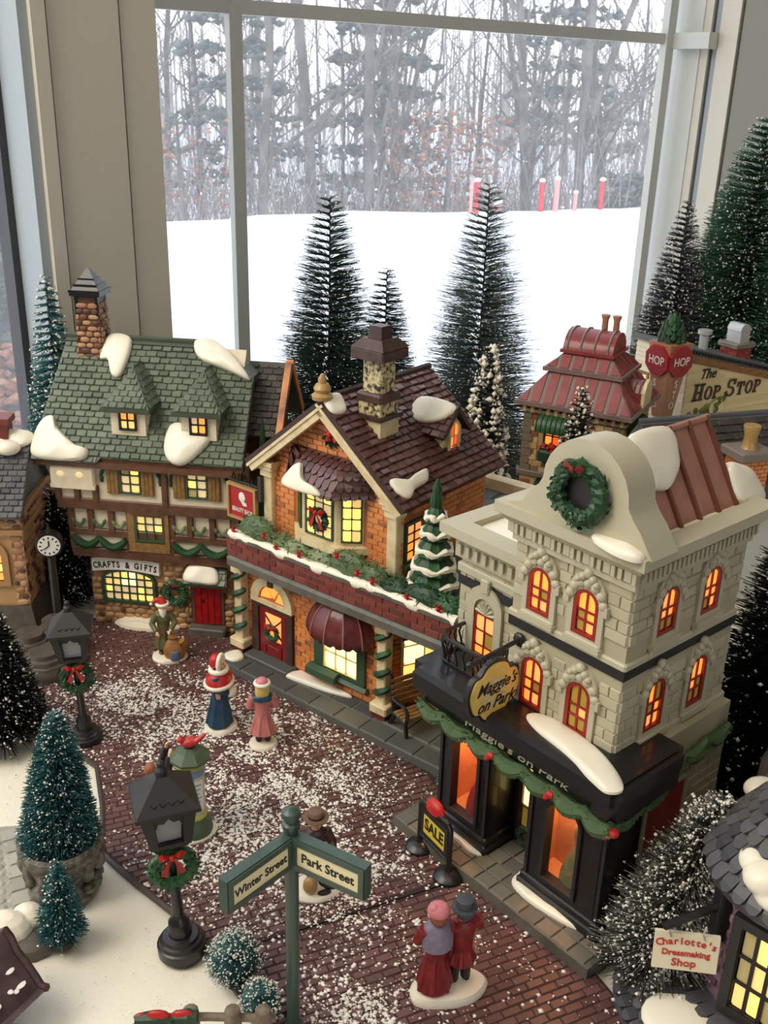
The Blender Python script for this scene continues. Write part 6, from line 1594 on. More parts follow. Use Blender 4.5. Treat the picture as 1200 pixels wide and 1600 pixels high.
lumps('snow_patch', [((-2.5, -2.6, 9.7), 1.2, 1.1, .7), ((-2.9, -2.1, 10.2), 1.2, 1.1, .8), ((-1.8, -3.1, 10.2), 1.4, 1.1, .9), ((-1.6, -2.1, 11.5), 1.3, 1.1, .9), ((-.4, -3.2, 10.6), 1.6, 1.0, .9), ((-3.1, -1.2, 10.3), .9, 1.0, .7), ((-.8, -2.4, 11.8), 1.5, 1.2, .9)], ch_)
lumps('snow_patch', [((-5.6, -2.0, 1.5), 1.9, 1.6, .5), ((-4.6, -3.4, 1.5), 2.2, 1.5, .5), ((-2.8, -4.9, 1.4), 2.6, 1.5, .5), ((-4.4, -4.6, 1.1), 1.9, 1.2, .5)], ch_)
# bracket and hanging sign
b = MB(); b.box(-4.5, -3.9, -1.2, -.4, 5.6, 8.6); b.tube([(-4.2, -.8, 7.4), (-7.1, -1.9, 7.1)], .2, 6); obj('sign_bracket', b, K['black'], ch_)
fs = FM((-7.3, -2.1, 0), (2.75, -.35, 0), (0, .1, 1))
b = MB(); b.box(0, 2.9, 4.5, 6.5, -.1, .1, fs, b=0); sb = obj('sign_board', b, K['signbeige'], ch_)
b = MB()
for x in (.7, 2.2): b.tube([(x, 6.3, .12), (x - .1, 6.6, .15), (x, 7.0, .1), (x + .1, 6.6, -.1)], .05, 5, fs)
obj('sign_hooks', b, K['silver'], ch_)
arc_txt(ch_, "Charlotte's", fs, 1.45, 6.1, .52, K['redink'], 4.5, pitch=.48, z=.12, bold=.008); txt(ch_, 'Dressmaking', fs, 1.45, 5.45, .44, K['redink'], bold=.01, z=.12, sx=.95); txt(ch_, 'Shop', fs, 1.4, 4.92, .56, K['redink'], bold=.01, z=.12)
# main house behind the turret
b = MB(); b.prism([(-.2, 6.2), (10.5, 4.4), (11.4, 9.0), (1.4, 9.2)], 0, 8.2); obj('main_wall', b, K['purple'], ch_)
b = MB(); b.add([(-1.0, 5.5, 8.0), (11.5, 3.4, 8.0), (12.0, 9.6, 8.0), (1.0, 9.8, 8.0), (2.2, 8.4, 13.4), (8.5, 7.6, 13.4)], [(0, 1, 5, 4), (1, 2, 5), (2, 3, 4, 5), (3, 0, 4), (3, 2, 1, 0)]); mr = obj('main_roof', b, K['greybrown'], ch_)
fm_ = FM((-1.0, 5.5, 8.0), (12.5, -2.1, 0), Vector((2.2, 8.4, 13.4)) - Vector((-1.0, 5.5, 8.0)))
up_ = Vector((3.2, 2.9, 5.4)); xd_ = Vector((12.5, -2.1, 0)).normalized(); up_ = up_ - xd_ * up_.dot(xd_); fm_ = FM((-1.0, 5.5, 8.0), xd_, up_); k_ = Vector((3.2, 2.9, 5.4)).dot(xd_)
pieces(mr, ch_, 'shingle', field(fm_, [(0, 0), (7, 0), (7, up_.length), (k_, up_.length)], .8, .6, .05, th=.12), 'scale', K['shinglegrey'], 100)
lumps('snow_patch', [((-.4, 5.8, 8.9), 1.0, .8, .6), ((1.0, 5.5, 9.2), 1.3, .8, .7), ((2.3, 5.3, 9.2), 1.3, .8, .6)], ch_)
# ---------------------------------------------------------------- brick street of two mats
SEAMP, SYAW = Vector((-2.6, 42.4)), 25.0
left = [(-28.5, 70), (-24.6, 62.5), (-23.4, 60.2), (-20.5, 57.2), (-18.4, 55.4), (-17.0, 51.5), (-15.9, 47.3), (-13.2, 44.8), (-10.9, 42.9), (-8.6, 40.5), (-5.5, 36.2), (-3.6, 33.2)]
right = [(14.0, 33.2), (12.9, 36.8), (11.2, 40.2), (9.5, 43), (4.6, 53.4), (3.2, 56.2), (-1, 59.5), (-11.6, 68.6), (-12, 74.3), (-27, 75.5)]
whole = left + right
def clip(poly, p, n):
    out = []
    for i in range(len(poly)):
        a, b_ = Vector(poly[i]), Vector(poly[(i + 1) % len(poly)]); da, db = (a - p).dot(n), (b_ - p).dot(n)
        if da >= 0: out.append(tuple(a))
        if da * db < 0: out.append(tuple(a.lerp(b_, da / (da - db))))
    return out
sn = Vector((-math.sin(math.radians(SYAW)), math.cos(math.radians(SYAW))))
for nm, nrm, lab in (('far', sn, 'dark red brick street mat in front of the crafts house and brick shop'), ('near', -sn, 'dark red brick street mat at the front beyond the seam, under the couple')):
    P = clip(whole, SEAMP + nrm * .05, nrm)
    t = thing('street_mat', lab, 'street', (SEAMP.x, SEAMP.y, 0), SYAW, 'brick street mats')
    iv = ROOTM[t.name].inverted(); q = [tuple((iv @ Vector((x, y, 0))).to_2d()) for x, y in P]
    b = MB(); b.prism(q, -.45, .02); bs = obj('mat_base', b, K['streetbase'], t)
    cx = sum(p[0] for p in q) / len(q); cy = sum(p[1] for p in q) / len(q)
    q2 = [(cx + (x - cx) * .985, cy + (y - cy) * .985) for x, y in q]
    pieces(bs, t, 'brick', field(T(0, 0, .02), q2, .98, .5, .07, th=.055, jit=.04), 'brick', K['streetbrick'], 295)
b = MB(); b.tube([(x, y, -.02) for x, y in left[2:]], .2, 6); o = obj('street_edging', b, K['kerb'], None, smooth=True); o['label'] = 'dark raised edging along the curved left border of the brick street'; o['category'] = 'edging'
def inpoly(p, poly):
    c = False; n = len(poly)
    for i in range(n):
        (x0, y0), (x1, y1) = poly[i], poly[(i + 1) % n]
        if (y0 > p[1]) != (y1 > p[1]) and p[0] < (x1 - x0) * (p[1] - y0) / (y1 - y0) + x0: c = not c
    return c
# loose snow scattered over the street
rng = np.random.default_rng(5); cand = np.stack([rng.uniform(-27, 13, 120000), rng.uniform(33.5, 74, 120000)], 1)
spots = [(-15.5, 60.5, 4.5, 3.2, 1.0), (-4.2, 53.2, 3.0, 2.6, 1.1), (-10, 56.5, 4, 3, .75), (-8.4, 46.2, 3.4, 3.0, .8), (-2.4, 44.2, 1.8, 1.6, 1.2), (-20, 64.5, 4, 2.4, .7), (-1.3, 36.4, 2.6, 1.6, .65), (-5.2, 49.5, 3, 2.5, .6), (1.5, 48.5, 2.5, 2, .5), (-5, 61, 5, 3, .45), (.2, 40.5, 4, 2.5, .32), (-3.6, 53.9, 1.7, 1.3, 2.2), (-15.8, 62.8, 2.0, 1.0, 1.5), (-9.6, 61.0, 2.2, 1.2, 1.0), (-.9, 47.2, 1.3, 1.2, 1.4), (-8.9, 47.7, 1.6, 1.4, 1.0), (-.6, 36.6, 1.2, .8, 1.5), (-6.6, 51.3, 1.8, 1.4, 1.2), (-18.8, 63.6, 1.8, 1.2, 1.2)]
d = np.full(len(cand), .07)
for (x, y, sx_, sy_, w_) in spots: d += w_ * np.exp(-.5 * (((cand[:, 0] - x) / sx_) ** 2 + ((cand[:, 1] - y) / sy_) ** 2))
nz = np.array([noise.noise(Vector((x * .55, y * .55, 3))) + .6 * noise.noise(Vector((x * 1.7, y * 1.7, 9))) for x, y in cand])
d = d * (.55 + .9 * nz).clip(.05, 2)
ok = (rng.random(len(cand)) < d * .72)
c = cand[ok]; keep = np.array([inpoly(p, whole) for p in c]); c = c[keep][:40000]
r_ = .04 + .12 * rng.random(len(c)) ** 2.6
o = obj('scattered_snow', flecks_mesh('scattered_snow', np.column_stack([c, np.full(len(c), .08)]), r_, K['snowflake'], rng, .45), None, None, kind='stuff')
o['label'] = 'white artificial snow flakes strewn over the brick street'; o['category'] = 'snow'
# grey stone plaza mat and snow rock at the left edge
t = thing('stone_plaza', 'pale grey slab-and-pebble paving mat at the left edge', 'paving', (-18.6, 43.4, 0), 0)
b = MB(); b.prism([(-6, -2.5), (.35, -.3), (-2.7, 6.0), (-7, 5.4)], -.3, .06); pb = obj('paving_base', b, K['plaza'], t)
for k in range(6):
    M_ = T(-.35 - k * .48, .35 + k * 1.0, .05) @ RZ(26); obj('slab', MB().box(-.95, .0, -.5, .46, 0, .09, M_, b=.04), K['plaza'], pb)
rn = random.Random(7)
for k in range(60):
    x = -1.45 - (k % 6) * .5; y = -.7 + (k // 6) * .62; xx = x - y * .42 + .2
    b = MB(); b.ball((xx, y + rn.uniform(-.1, .1), .06), .2 + .06 * rn.random(), .24, .1, 7, 4); obj('pebble', b, K['plaza'], pb, smooth=True)
sr = thing('snow_rock', 'snow-covered rock beside the brown roof at the left edge', 'rock', (-19.2, 40.6, 0), 0)
q = MB(); q.ball((0, 0, .6), 1.5, 1.1, 1.1); q.ball((.9, .9, .5), 1.0, 1.0, .9); q.ball((-.9, -.3, .5), 1.0, .8, .8); o = obj('snow_cover', q, K['snowpaint'], sr, smooth=True); remesh(o, .07)
b = MB(); b.lathe([(1.3, -.2), (1.25, .4), (.8, .7)], 12, T(1.2, -.3, 0), sx=1.1, sy=.8); obj('rock', b, K['greybrown'], sr, smooth=True)
# brown ornate roof in the bottom left corner
br_ = thing('gabled_kiosk', 'small dark brown structure with curved ornate roof edge in the bottom left corner', 'model house', (-18.9, 34.4, 0), -28)
prof = [(-2.4, 1.9), (-2.0, 1.8), (-1.7, 2.2), (-1.1, 2.9), (-.6, 3.3), (-.3, 4.0), (0, 4.3), (.3, 4.0), (.6, 3.3), (1.1, 2.9), (1.7, 2.2), (2.0, 1.8), (2.4, 1.9)]
b = MB(); b.prism(prof + [(2.2, 1.55), (1.7, 1.6), (0, 3.6), (-1.7, 1.6), (-2.2, 1.55)], -3, 6.5, FM((0, 0, 0), (1, 0, 0), (0, 0, 1))); obj('roof', b, K['plum'], br_, smooth=True, angle=35)
b = MB(); b.tube([(x, 3.0 - 0, z) for x, z in prof], .2, 6); obj('roof_trim', b, K['darkbrown'], br_, smooth=True)
obj('body', MB().box(-1.0, 1.0, -6, 2.4, 0, 2.2), K['darkbrown'], br_)
b = MB(); rn = random.Random(4)
for k in range(22): u = rn.uniform(.5, 1.7); b.ball((u, rn.uniform(-1.5, 2.4), 4.02 - 1.05 * u), rn.uniform(.08, .24), rn.uniform(.1, .3), .06, 8, 5)
obj('snow_patches', b, K['snowflake'], br_, smooth=True, kind='stuff')

# ---------------------------------------------------------------- lamp posts, clock, signs
def lamp_post(loc, h, label, rz, tilt):
    t = thing('lamp_post', label, 'lamp post', loc, rz, 'lamp posts', tilt); k = h / 11.7
    b = MB(); b.lathe([(1.25, 0), (1.25, .55), (1.15, .6), (1.1, .8), (.95, .85), (.9, 1.05), (.6, 1.1), (.56, 1.9), (.5, 2.0), (.34, 2.2), (.3, 2.4)], 24, SCL(k, k, k)); obj('base', b, K['black'], t, smooth=True, angle=35)
    b = MB(); b.lathe([(.3, 2.3), (.22, 6.9), (.36, 7.0), (.36, 7.2)], 12, SCL(k, k, k)); obj('pole', b, K['black'], t, smooth=True, angle=40)
    b = MB(); z0, z1 = 7.2, 9.6
    b.prism(rect(-.85, -.85, .85, .85), z0, z0 + .25, SCL(k, k, k))
    for sx in (-1, 1):
        for sy in (-1, 1): b.add([(sx * .8 - .18, sy * .8 - .18, z0 + .2), (sx * .8 + .18, sy * .8 - .18, z0 + .2), (sx * .8 + .18, sy * .8 + .18, z0 + .2), (sx * .8 - .18, sy * .8 + .18, z0 + .2), (sx * 1.05 - .3, sy * 1.05 - .3, z1), (sx * 1.05 + .3, sy * 1.05 - .3, z1), (sx * 1.05 + .3, sy * 1.05 + .3, z1), (sx * 1.05 - .3, sy * 1.05 + .3, z1)], [(0, 1, 5, 4), (1, 2, 6, 5), (2, 3, 7, 6), (3, 0, 4, 7)], SCL(k, k, k))
    for a in range(4):                                            # scalloped head of each opening
        F_ = SCL(k, k, k) @ RZ(90 * a) @ front(-1.02)
        b.plate(rect(-1.0, 8.55, 1.0, 9.6), [outline(-.6, 8.3, 1.2, 1.0, .3)], -.1, .1, F_) if False else b.prism([(-1.0, 9.6), (-1.0, 8.9), (-.62, 8.7), (-.5, 9.0), (-.25, 8.95), (0, 9.2), (.25, 8.95), (.5, 9.0), (.62, 8.7), (1.0, 8.9), (1.0, 9.6)], -.1, .1, F_)
    obj('lantern_frame', b, K['blackmatte'], t)
    b = MB(); b.lathe([(.78, z0 + .3), (1.02, z1 - .1)], 4, SCL(k, k, k) @ RZ(45)); obj('lantern_glass', b, K['lampglass'], t)
    b = MB(); b.prism(rect(-1.55, -1.55, 1.55, 1.55), 9.55, 9.75, SCL(k, k, k)); b.prism(rect(-1.5, -1.5, 1.5, 1.5), 9.75, 11.0, SCL(k, k, k), top=.2); b.lathe([(.3, 10.9), (.3, 11.3), (.16, 11.45), (.2, 11.7), (.05, 11.8)], 10, SCL(k, k, k)); obj('lantern_roof', b, K['blackmatte'], t)
    b = MB()
    for j in range(4):
        F_ = FM((0, -1.5, 9.75), (1, 0, 0), (0, 1.2, 1.25)); b.tube([(-.75 + j * .42, .55, .02), (-.6 + j * .42, .4, .04), (-.45 + j * .42, .55, .02)], .04, 4, SCL(k, k, k) @ F_)
    obj('roof_relief', b, K['blackmatte'], t)
    wreath(t, SCL(k, k, k) @ front(-.3), 0, 5.75, .95, .32, K['leafgreen'], K['red'], 92, 1.45, seed=int(h * 10))
    return t
lamp_post((-9.89, 40.36, 0), 11.75, 'black lamp post with wreath, nearest one, on the snow by the street edge', 20, (0, -2.4))
lamp_post((-19.9, 58.3, 0), 10.6, 'black lamp post with wreath, farther one, beside the left edge of the street', 12, (0, -2.0))
t = thing('street_clock', 'black street clock with round white dial left of the crafts house', 'clock', (-25.6, 71.3, 0), 12)
b = MB(); b.lathe([(.8, 0), (.8, .6), (.5, .8), (.45, 1.6), (.34, 1.8), (.32, 7.5), (.5, 7.7)], 14); obj('post', b, K['black'], t, smooth=True, angle=40)
b = MB(); b.lathe([(.95, -.45), (.95, .45)], 28, front(0) @ T(0, 8.7, 0)); b.lathe([(.85, .4), (1.02, .45), (1.02, .55), (.85, .58)], 28, front(0) @ T(0, 8.7, 0)); b.lathe([(.3, 9.6), (.12, 10.0), (.02, 10.3)], 8); b.ball((-1.05, 0, 8.6), .16, nu=6, nv=4); b.ball((1.05, 0, 8.6), .16, nu=6, nv=4); obj('clock_case', b, K['black'], t, smooth=True, angle=40)
b = MB(); b.lathe([(.84, .58), (.84, .62)], 28, front(0) @ T(0, 8.7, 0)); dl = obj('dial', b, K['white'], t)
b = MB(); F_ = front(0) @ T(0, 8.7, .62)
for k in range(12): a = math.pi * k / 6; b.box(-.05, .05, .56, .74, 0, .02, F_ @ Matrix.Rotation(a, 4, 'Z'))
b.box(-.05, .05, 0, .42, .01, .04, F_); b.box(-.04, .04, 0, .5, .01, .04, F_ @ Matrix.Rotation(math.radians(125), 4, 'Z')); obj('hands_and_marks', b, K['ink'], dl)
# street name sign
t = thing('street_sign', 'tall green street name post with two cream-lettered plates', 'street sign', (-3.66, 35.8, 0), 0)
b = MB(); b.lathe([(.42, 0), (.42, .3), (.32, .4), (.31, 11.9), (.4, 11.95), (.4, 12.15), (.29, 12.25), (.43, 12.55), (.4, 12.8), (.2, 12.95), (.02, 13.0)], 16); obj('post', b, K['signgreen'], t, smooth=True, angle=40)
for (yaw, x0, x1, body) in ((50, -3.95, -.2, 'Winter Street'), (-30, .2, 3.95, 'Park Street')):
    f_ = FM((0, 0, 0), (math.cos(math.radians(yaw)), math.sin(math.radians(yaw)), 0), (0, 0, 1)); b = MB(); b.box(x0, x1, 9.95, 11.65, -.26, .26, f_, b=0); b.plate(rect(x0 + .05, 10.0, x1 - .05, 11.6), [rect(x0 + .3, 10.27, x1 - .3, 11.32)], .2, .34, f_)
    pl = obj('name_plate', b, K['signgreen'], t); b = MB(); b.box(x0 + .3, x1 - .3, 10.27, 11.32, .2, .29, f_); obj('plate_face', b, K['signcream'], pl)
    txt(t, body, f_, (x0 + x1) / 2, 10.78, .66 if yaw < 0 else .58, K['ink'], z=.3, bold=.012, sx=.9)
# sale stand
t = thing('sale_sign', 'black framed yellow sale sign on two round feet beside the dark storefront', 'sign', (3.45, 47.25, 0), -57)
for s_ in (-1.45, 1.45):
    b = MB(); b.lathe([(.85, 0), (.85, .25), (.6, .5), (.25, .6), (.2, .8)], 16, T(s_, 0, 0)); obj('foot', b, K['black'], t, smooth=True)
b = MB(); b.tube([(-1.45, 0, .5), (-1.45, 0, 3.3), (-1.25, 0, 3.6), (1.25, 0, 3.6), (1.45, 0, 3.3), (1.45, 0, .5)], .17, 8); b.tube([(-1.45, 0, 1.2), (1.45, 0, 1.2)], .14, 6); b.plate(rect(-1.3, 1.35, 1.3, 3.4), [rect(-1.05, 1.6, 1.05, 2.95)], -.12, .12, front(0)); obj('frame', b, K['black'], t, smooth=True, angle=40)
b = MB(); b.box(-1.05, 1.05, -.08, .05, 1.6, 2.95); obj('sale_board', b, K['saleyellow'], t)
txt(t, 'SALE', front(-.08), 0, 2.27, 1.05, K['ink'], bold=.03, z=.01, sx=.82)
b = MB(); b.lathe([(.75, 3.55), (.72, 3.85), (.5, 4.15), (.1, 4.3)], 14, T(-.2, .1, 0), sx=1.1, sy=.5); obj('red_topper', b, K['red'], t, smooth=True)
# rustic fence at the bottom edge with a red bow
t = thing('log_fence', 'short rustic log fence with red bow at the bottom edge', 'fence', (-6.4, 34.05, 0), 2)
for x in (-1.75, .15, 1.55):
    b = MB(); b.lathe([(.42, 0), (.4, 2.7), (.36, 2.95), (.3, 3.0)], 10, T(x, 0, 0)); obj('post', b, K['log'], t, smooth=True, angle=50)
for z in (1.1, 2.3): b = MB(); b.tube([(-4.2, .1, z), (-1, .1, z + .1), (2.1, .1, z)], .2, 7); obj('rail', b, K['log'], t, smooth=True)
swag(t, T(-2.6, -.1, 2.6) @ front(0), [(-1.6, 0), (0, .1), (1.2, .2)], .35, K['leafdark'], seed=3)
b = MB()
for s_ in (-1, 1): b.ball((-2.6 + s_ * .55, -.3, 2.95), .55, .2, .3, 10, 6)
b.ball((-3.9, -.2, 2.7), .4, .2, .25); obj('red_bow', b, K['red'], t, smooth=True)

# ---------------------------------------------------------------- bottle-brush trees
bt = brush_tree
bt('bottle_brush_tree', 'tall frosted bottle-brush tree behind the left end of the crafts house', (-28.2, 84.3, 0), 26.6, 4.6, K['needle_teal'], K['snowflake'], 6500, .6, seed=1, snow=4200, droop=.35, p=.8, fleck=0.1, nw=.035)
bt('bottle_brush_tree', 'small black-green snowy tree right behind the street clock', (-27.3, 77.2, 0), 10.6, 2.9, K['needle_black'], K['snowflake'], 3600, .4, seed=2, snow=900, p=.7, fleck=0.09)
bt('bottle_brush_tree', 'dark snow-flecked tree cut by the left edge near the far lamp post', (-25.6, 58.3, 0), 10.3, 3.4, K['needle_black'], K['snowflake'], 5200, .38, seed=3, snow=1600, p=.7, fleck=0.09)
bt('bottle_brush_tree', 'tall dark tree with open tiers behind the gap between crafts house and brick shop', (-5.65, 96, 0), 32.4, 7.6, K['needle_dark'], K['snowflake'], 7600, .62, seed=4, snow=3600, p=.78, ragged=.2, nw=0.028, fleck=0.075)
bt('bottle_brush_tree', 'medium dark-green frosted tree, second from left behind the brick shop roof', (-.35, 100, 0), 25.4, 6.2, K['needle_dark'], K['snowflake'], 5200, .6, seed=5, snow=3000, p=.8, droop=.15, fleck=0.085, nw=0.026)
bt('bottle_brush_tree', 'tall pointed tree standing in front of the red stakes', (9.2, 102, 0), 33.2, 8.2, K['needle_grey'], K['snowflake'], 7400, .62, seed=6, snow=4200, p=.8, ragged=.25, nw=0.026, fleck=0.075)
bt('bottle_brush_tree', 'slim tree caked in white snow behind the brown roof', (8.5, 84, 0), 21.8, 3.7, K['needle_black'], K['snowpaint'], 3200, .5, seed=7, snow=2400, p=.75, fleck=0.24)
bt('bottle_brush_tree', 'dark purple-grey tree before the right window jamb', (33.8, 122, 0), 30.2, 6.8, K['needle_plum'], K['snowflake'], 7000, .62, seed=8, snow=4200, p=.85, nw=0.034, fleck=0.1)
bt('bottle_brush_tree', 'largest green tree cut by the right edge behind the tavern', (42.2, 124, 0), 39.2, 11.4, K['needle_green'], K['snowflake'], 13000, .74, seed=9, snow=8000, p=.8, nw=.045, fleck=0.11)
bt('bottle_brush_tree', 'small frosted tree in front of the red tiered roof building', (17.0, 86.2, 0), 18.0, 3.8, K['needle_black'], K['snowpaint'], 3600, .5, seed=10, snow=1700, p=.8, fleck=0.17)
bt('bottle_brush_tree', 'black tree with white flecks behind the grey stone shop at the right edge', (24.6, 53.0, 0), 21.5, 6.0, K['needle_black'], K['snowflake'], 7500, .45, seed=11, snow=1100, p=.6, fleck=0.13)
bt('bottle_brush_tree', 'frosted grey bushy tree leaning beside the grey stone shop', (14.3, 39.6, 0), 11.0, 3.3, K['needle_frost'], K['snowflake'], 9500, .35, seed=12, snow=8000, p=.62, tilt=(-4, 13), fleck=0.085, ragged=.3, nw=.024)
bt('bottle_brush_tree', 'tiny teal tree between the brick shop and the black storefront', (4.75, 54.2, 0), 4.2, .95, K['needle_teal'], K['snowflake'], 1500, .25, seed=13, snow=300, base_r=.6, fleck=0.07)
bt('bottle_brush_tree', 'small green tree with sparse flecks in front of the stone urn', (-16.2, 40.5, 0), 5.5, 1.35, K['needle_teal'], K['snowflake'], 2600, .26, seed=14, snow=420, tilt=(0, 2.5), base_r=.8, fleck=0.06, z0=.12, p=.7, nw=.024, ragged=.22)
ur = thing('stone_urn', 'carved grey stone urn holding a bottle-brush tree', 'urn', (-17.2, 44.5, 0), 0)
b = MB(); b.lathe([(1.85, 0), (2.0, .3), (1.85, .6), (1.45, .9), (1.4, 1.1), (1.85, 1.7), (2.15, 2.5), (2.2, 2.9), (2.3, 3.1), (2.3, 3.45), (2.1, 3.6), (1.7, 3.4), (.3, 3.3)], 28); obj('bowl', b, K['urn'], ur, smooth=True, angle=50)
for k in range(11):
    a = 2 * math.pi * k / 11; b = MB(); b.ball((1.95 * math.cos(a), 1.95 * math.sin(a), 2.2), .42, .42, .75, 9, 7); obj('carved_lobe', b, K['urn'], ur, smooth=True)
for k in range(8):
    a = 2 * math.pi * (k + .4) / 8; b = MB(); b.ball((1.75 * math.cos(a), 1.75 * math.sin(a), .75), .4, .4, .28, 8, 5); obj('carved_leaf', b, K['urn'], ur, smooth=True)
bt('bottle_brush_tree', 'teal frosted tree standing in the carved stone urn', (-17.2, 44.5, 3.3), 8.3, 2.25, K['needle_teal'], K['snowflake'], 6500, .34, seed=15, snow=2200, tilt=(0, 3.5), z0=.0, p=.62, base_r=1.2, fleck=0.06, nw=.026)
def ball_bush(loc, R, label, sd, n):
    rng = np.random.default_rng(sd); t = thing('brush_bush', label, 'bush', loc, 0, 'teal brush bushes')
    d = rng.normal(size=(n, 3)); d /= np.linalg.norm(d, axis=1)[:, None]; d[:, 2] = np.where(d[:, 2] < -.75, -d[:, 2], d[:, 2])
    c = np.array([0, 0, R * .95]); ln = R * (.8 + .2 * rng.random(n)); tip = c + d * ln[:, None]; up = np.cross(d, [0.3, .4, .85]); up /= np.linalg.norm(up, axis=1)[:, None]; s2 = np.cross(d, up); w = .035
    B0 = c + d * R * .1; V = np.stack([B0 + up * w, B0 - up * w * .5 + s2 * w * .8, B0 - up * w * .5 - s2 * w * .8, tip], 1).reshape(-1, 3); k = np.arange(n)[:, None] * 4
    Fc = np.concatenate([k + np.array([[0, 1, 3]]), k + np.array([[1, 2, 3]]), k + np.array([[2, 0, 3]])], 1).reshape(-1, 3)
    obj('bristles', fast_mesh('bristles', V, Fc, K['needle_teal']), None, t, kind='stuff')
    i = rng.integers(0, n, n // 3); obj('snow_flecks', flecks_mesh('snow_flecks', c + d[i] * (ln[i] * (.85 + .15 * rng.random(len(i))))[:, None], .03 + .05 * rng.random(len(i)) ** 2, K['snowflake'], rng), None, t, kind='stuff')
    b = MB(); b.lathe([(.5, 0), (.45, .2), (.12, .3), (.1, R)], 10); obj('stem', b, K['bark'], t, smooth=True)
ball_bush((-6.85, 38.3, 0), 1.62, 'round teal frosted brush bush, the larger one, right of the near lamp post', 3, 2600)
ball_bush((-5.3, 36.2, 0), 1.2, 'smaller teal frosted bush at the foot of the street sign, near the bottom edge', 4, 1500)

# ---------------------------------------------------------------- figurines
def snow_base(root, rx, ry, h=.35, seed=0, x=0, y=0):
    b = MB(); n = 26; v = []; f = []
    for (s_, z) in ((1.0, 0), (1.02, h * .5), (.93, h * .9), (.6, h), (.05, h)):
        for i in range(n):
            a = 2 * math.pi * i / n; w = 1 + .08 * noise.noise(Vector((math.cos(a) * 1.3 + seed, math.sin(a) * 1.3, 2)))
            v.append((x + rx * s_ * w * math.cos(a), y + ry * s_ * w * math.sin(a), z))
    for j in range(4):
        for i in range(n): q = (i + 1) % n; f.append((j * n + i, j * n + q, (j + 1) * n + q, (j + 1) * n + i))
    f.append(tuple(range(n - 1, -1, -1))); f.append(tuple(range(4 * n, 5 * n))); b.add(v, f)
    return obj('snow_base', b, K['snowpaint'], root, smooth=True)
def hand(q, p, d, s, M):
    """a palm with four unequal bent fingers and a thumb on its side"""
    p = Vector(p); d = Vector(d).normalized(); sd = d.cross(Vector((0, 0, 1)));  sd = sd.normalized() if sd.length > .1 else Vector((1, 0, 0)); up = sd.cross(d)
    q.ball(tuple(p + d * s * .5), s * .5, s * .5, s * .42, 8, 6, M)
    for k, L_ in enumerate((.75, .95, 1.0, .85)):
        b0 = p + d * s * .75 + sd * s * (.33 - .22 * k); q.tube([b0, b0 + d * s * L_ * .45, b0 + d * s * L_ * .7 - up * s * .3], s * .13, 5, M)
    b0 = p + d * s * .3 + sd * s * .45; q.tube([b0, b0 + (d + sd) * s * .35, b0 + d * s * .7 + sd * s * .3], s * .15, 5, M)
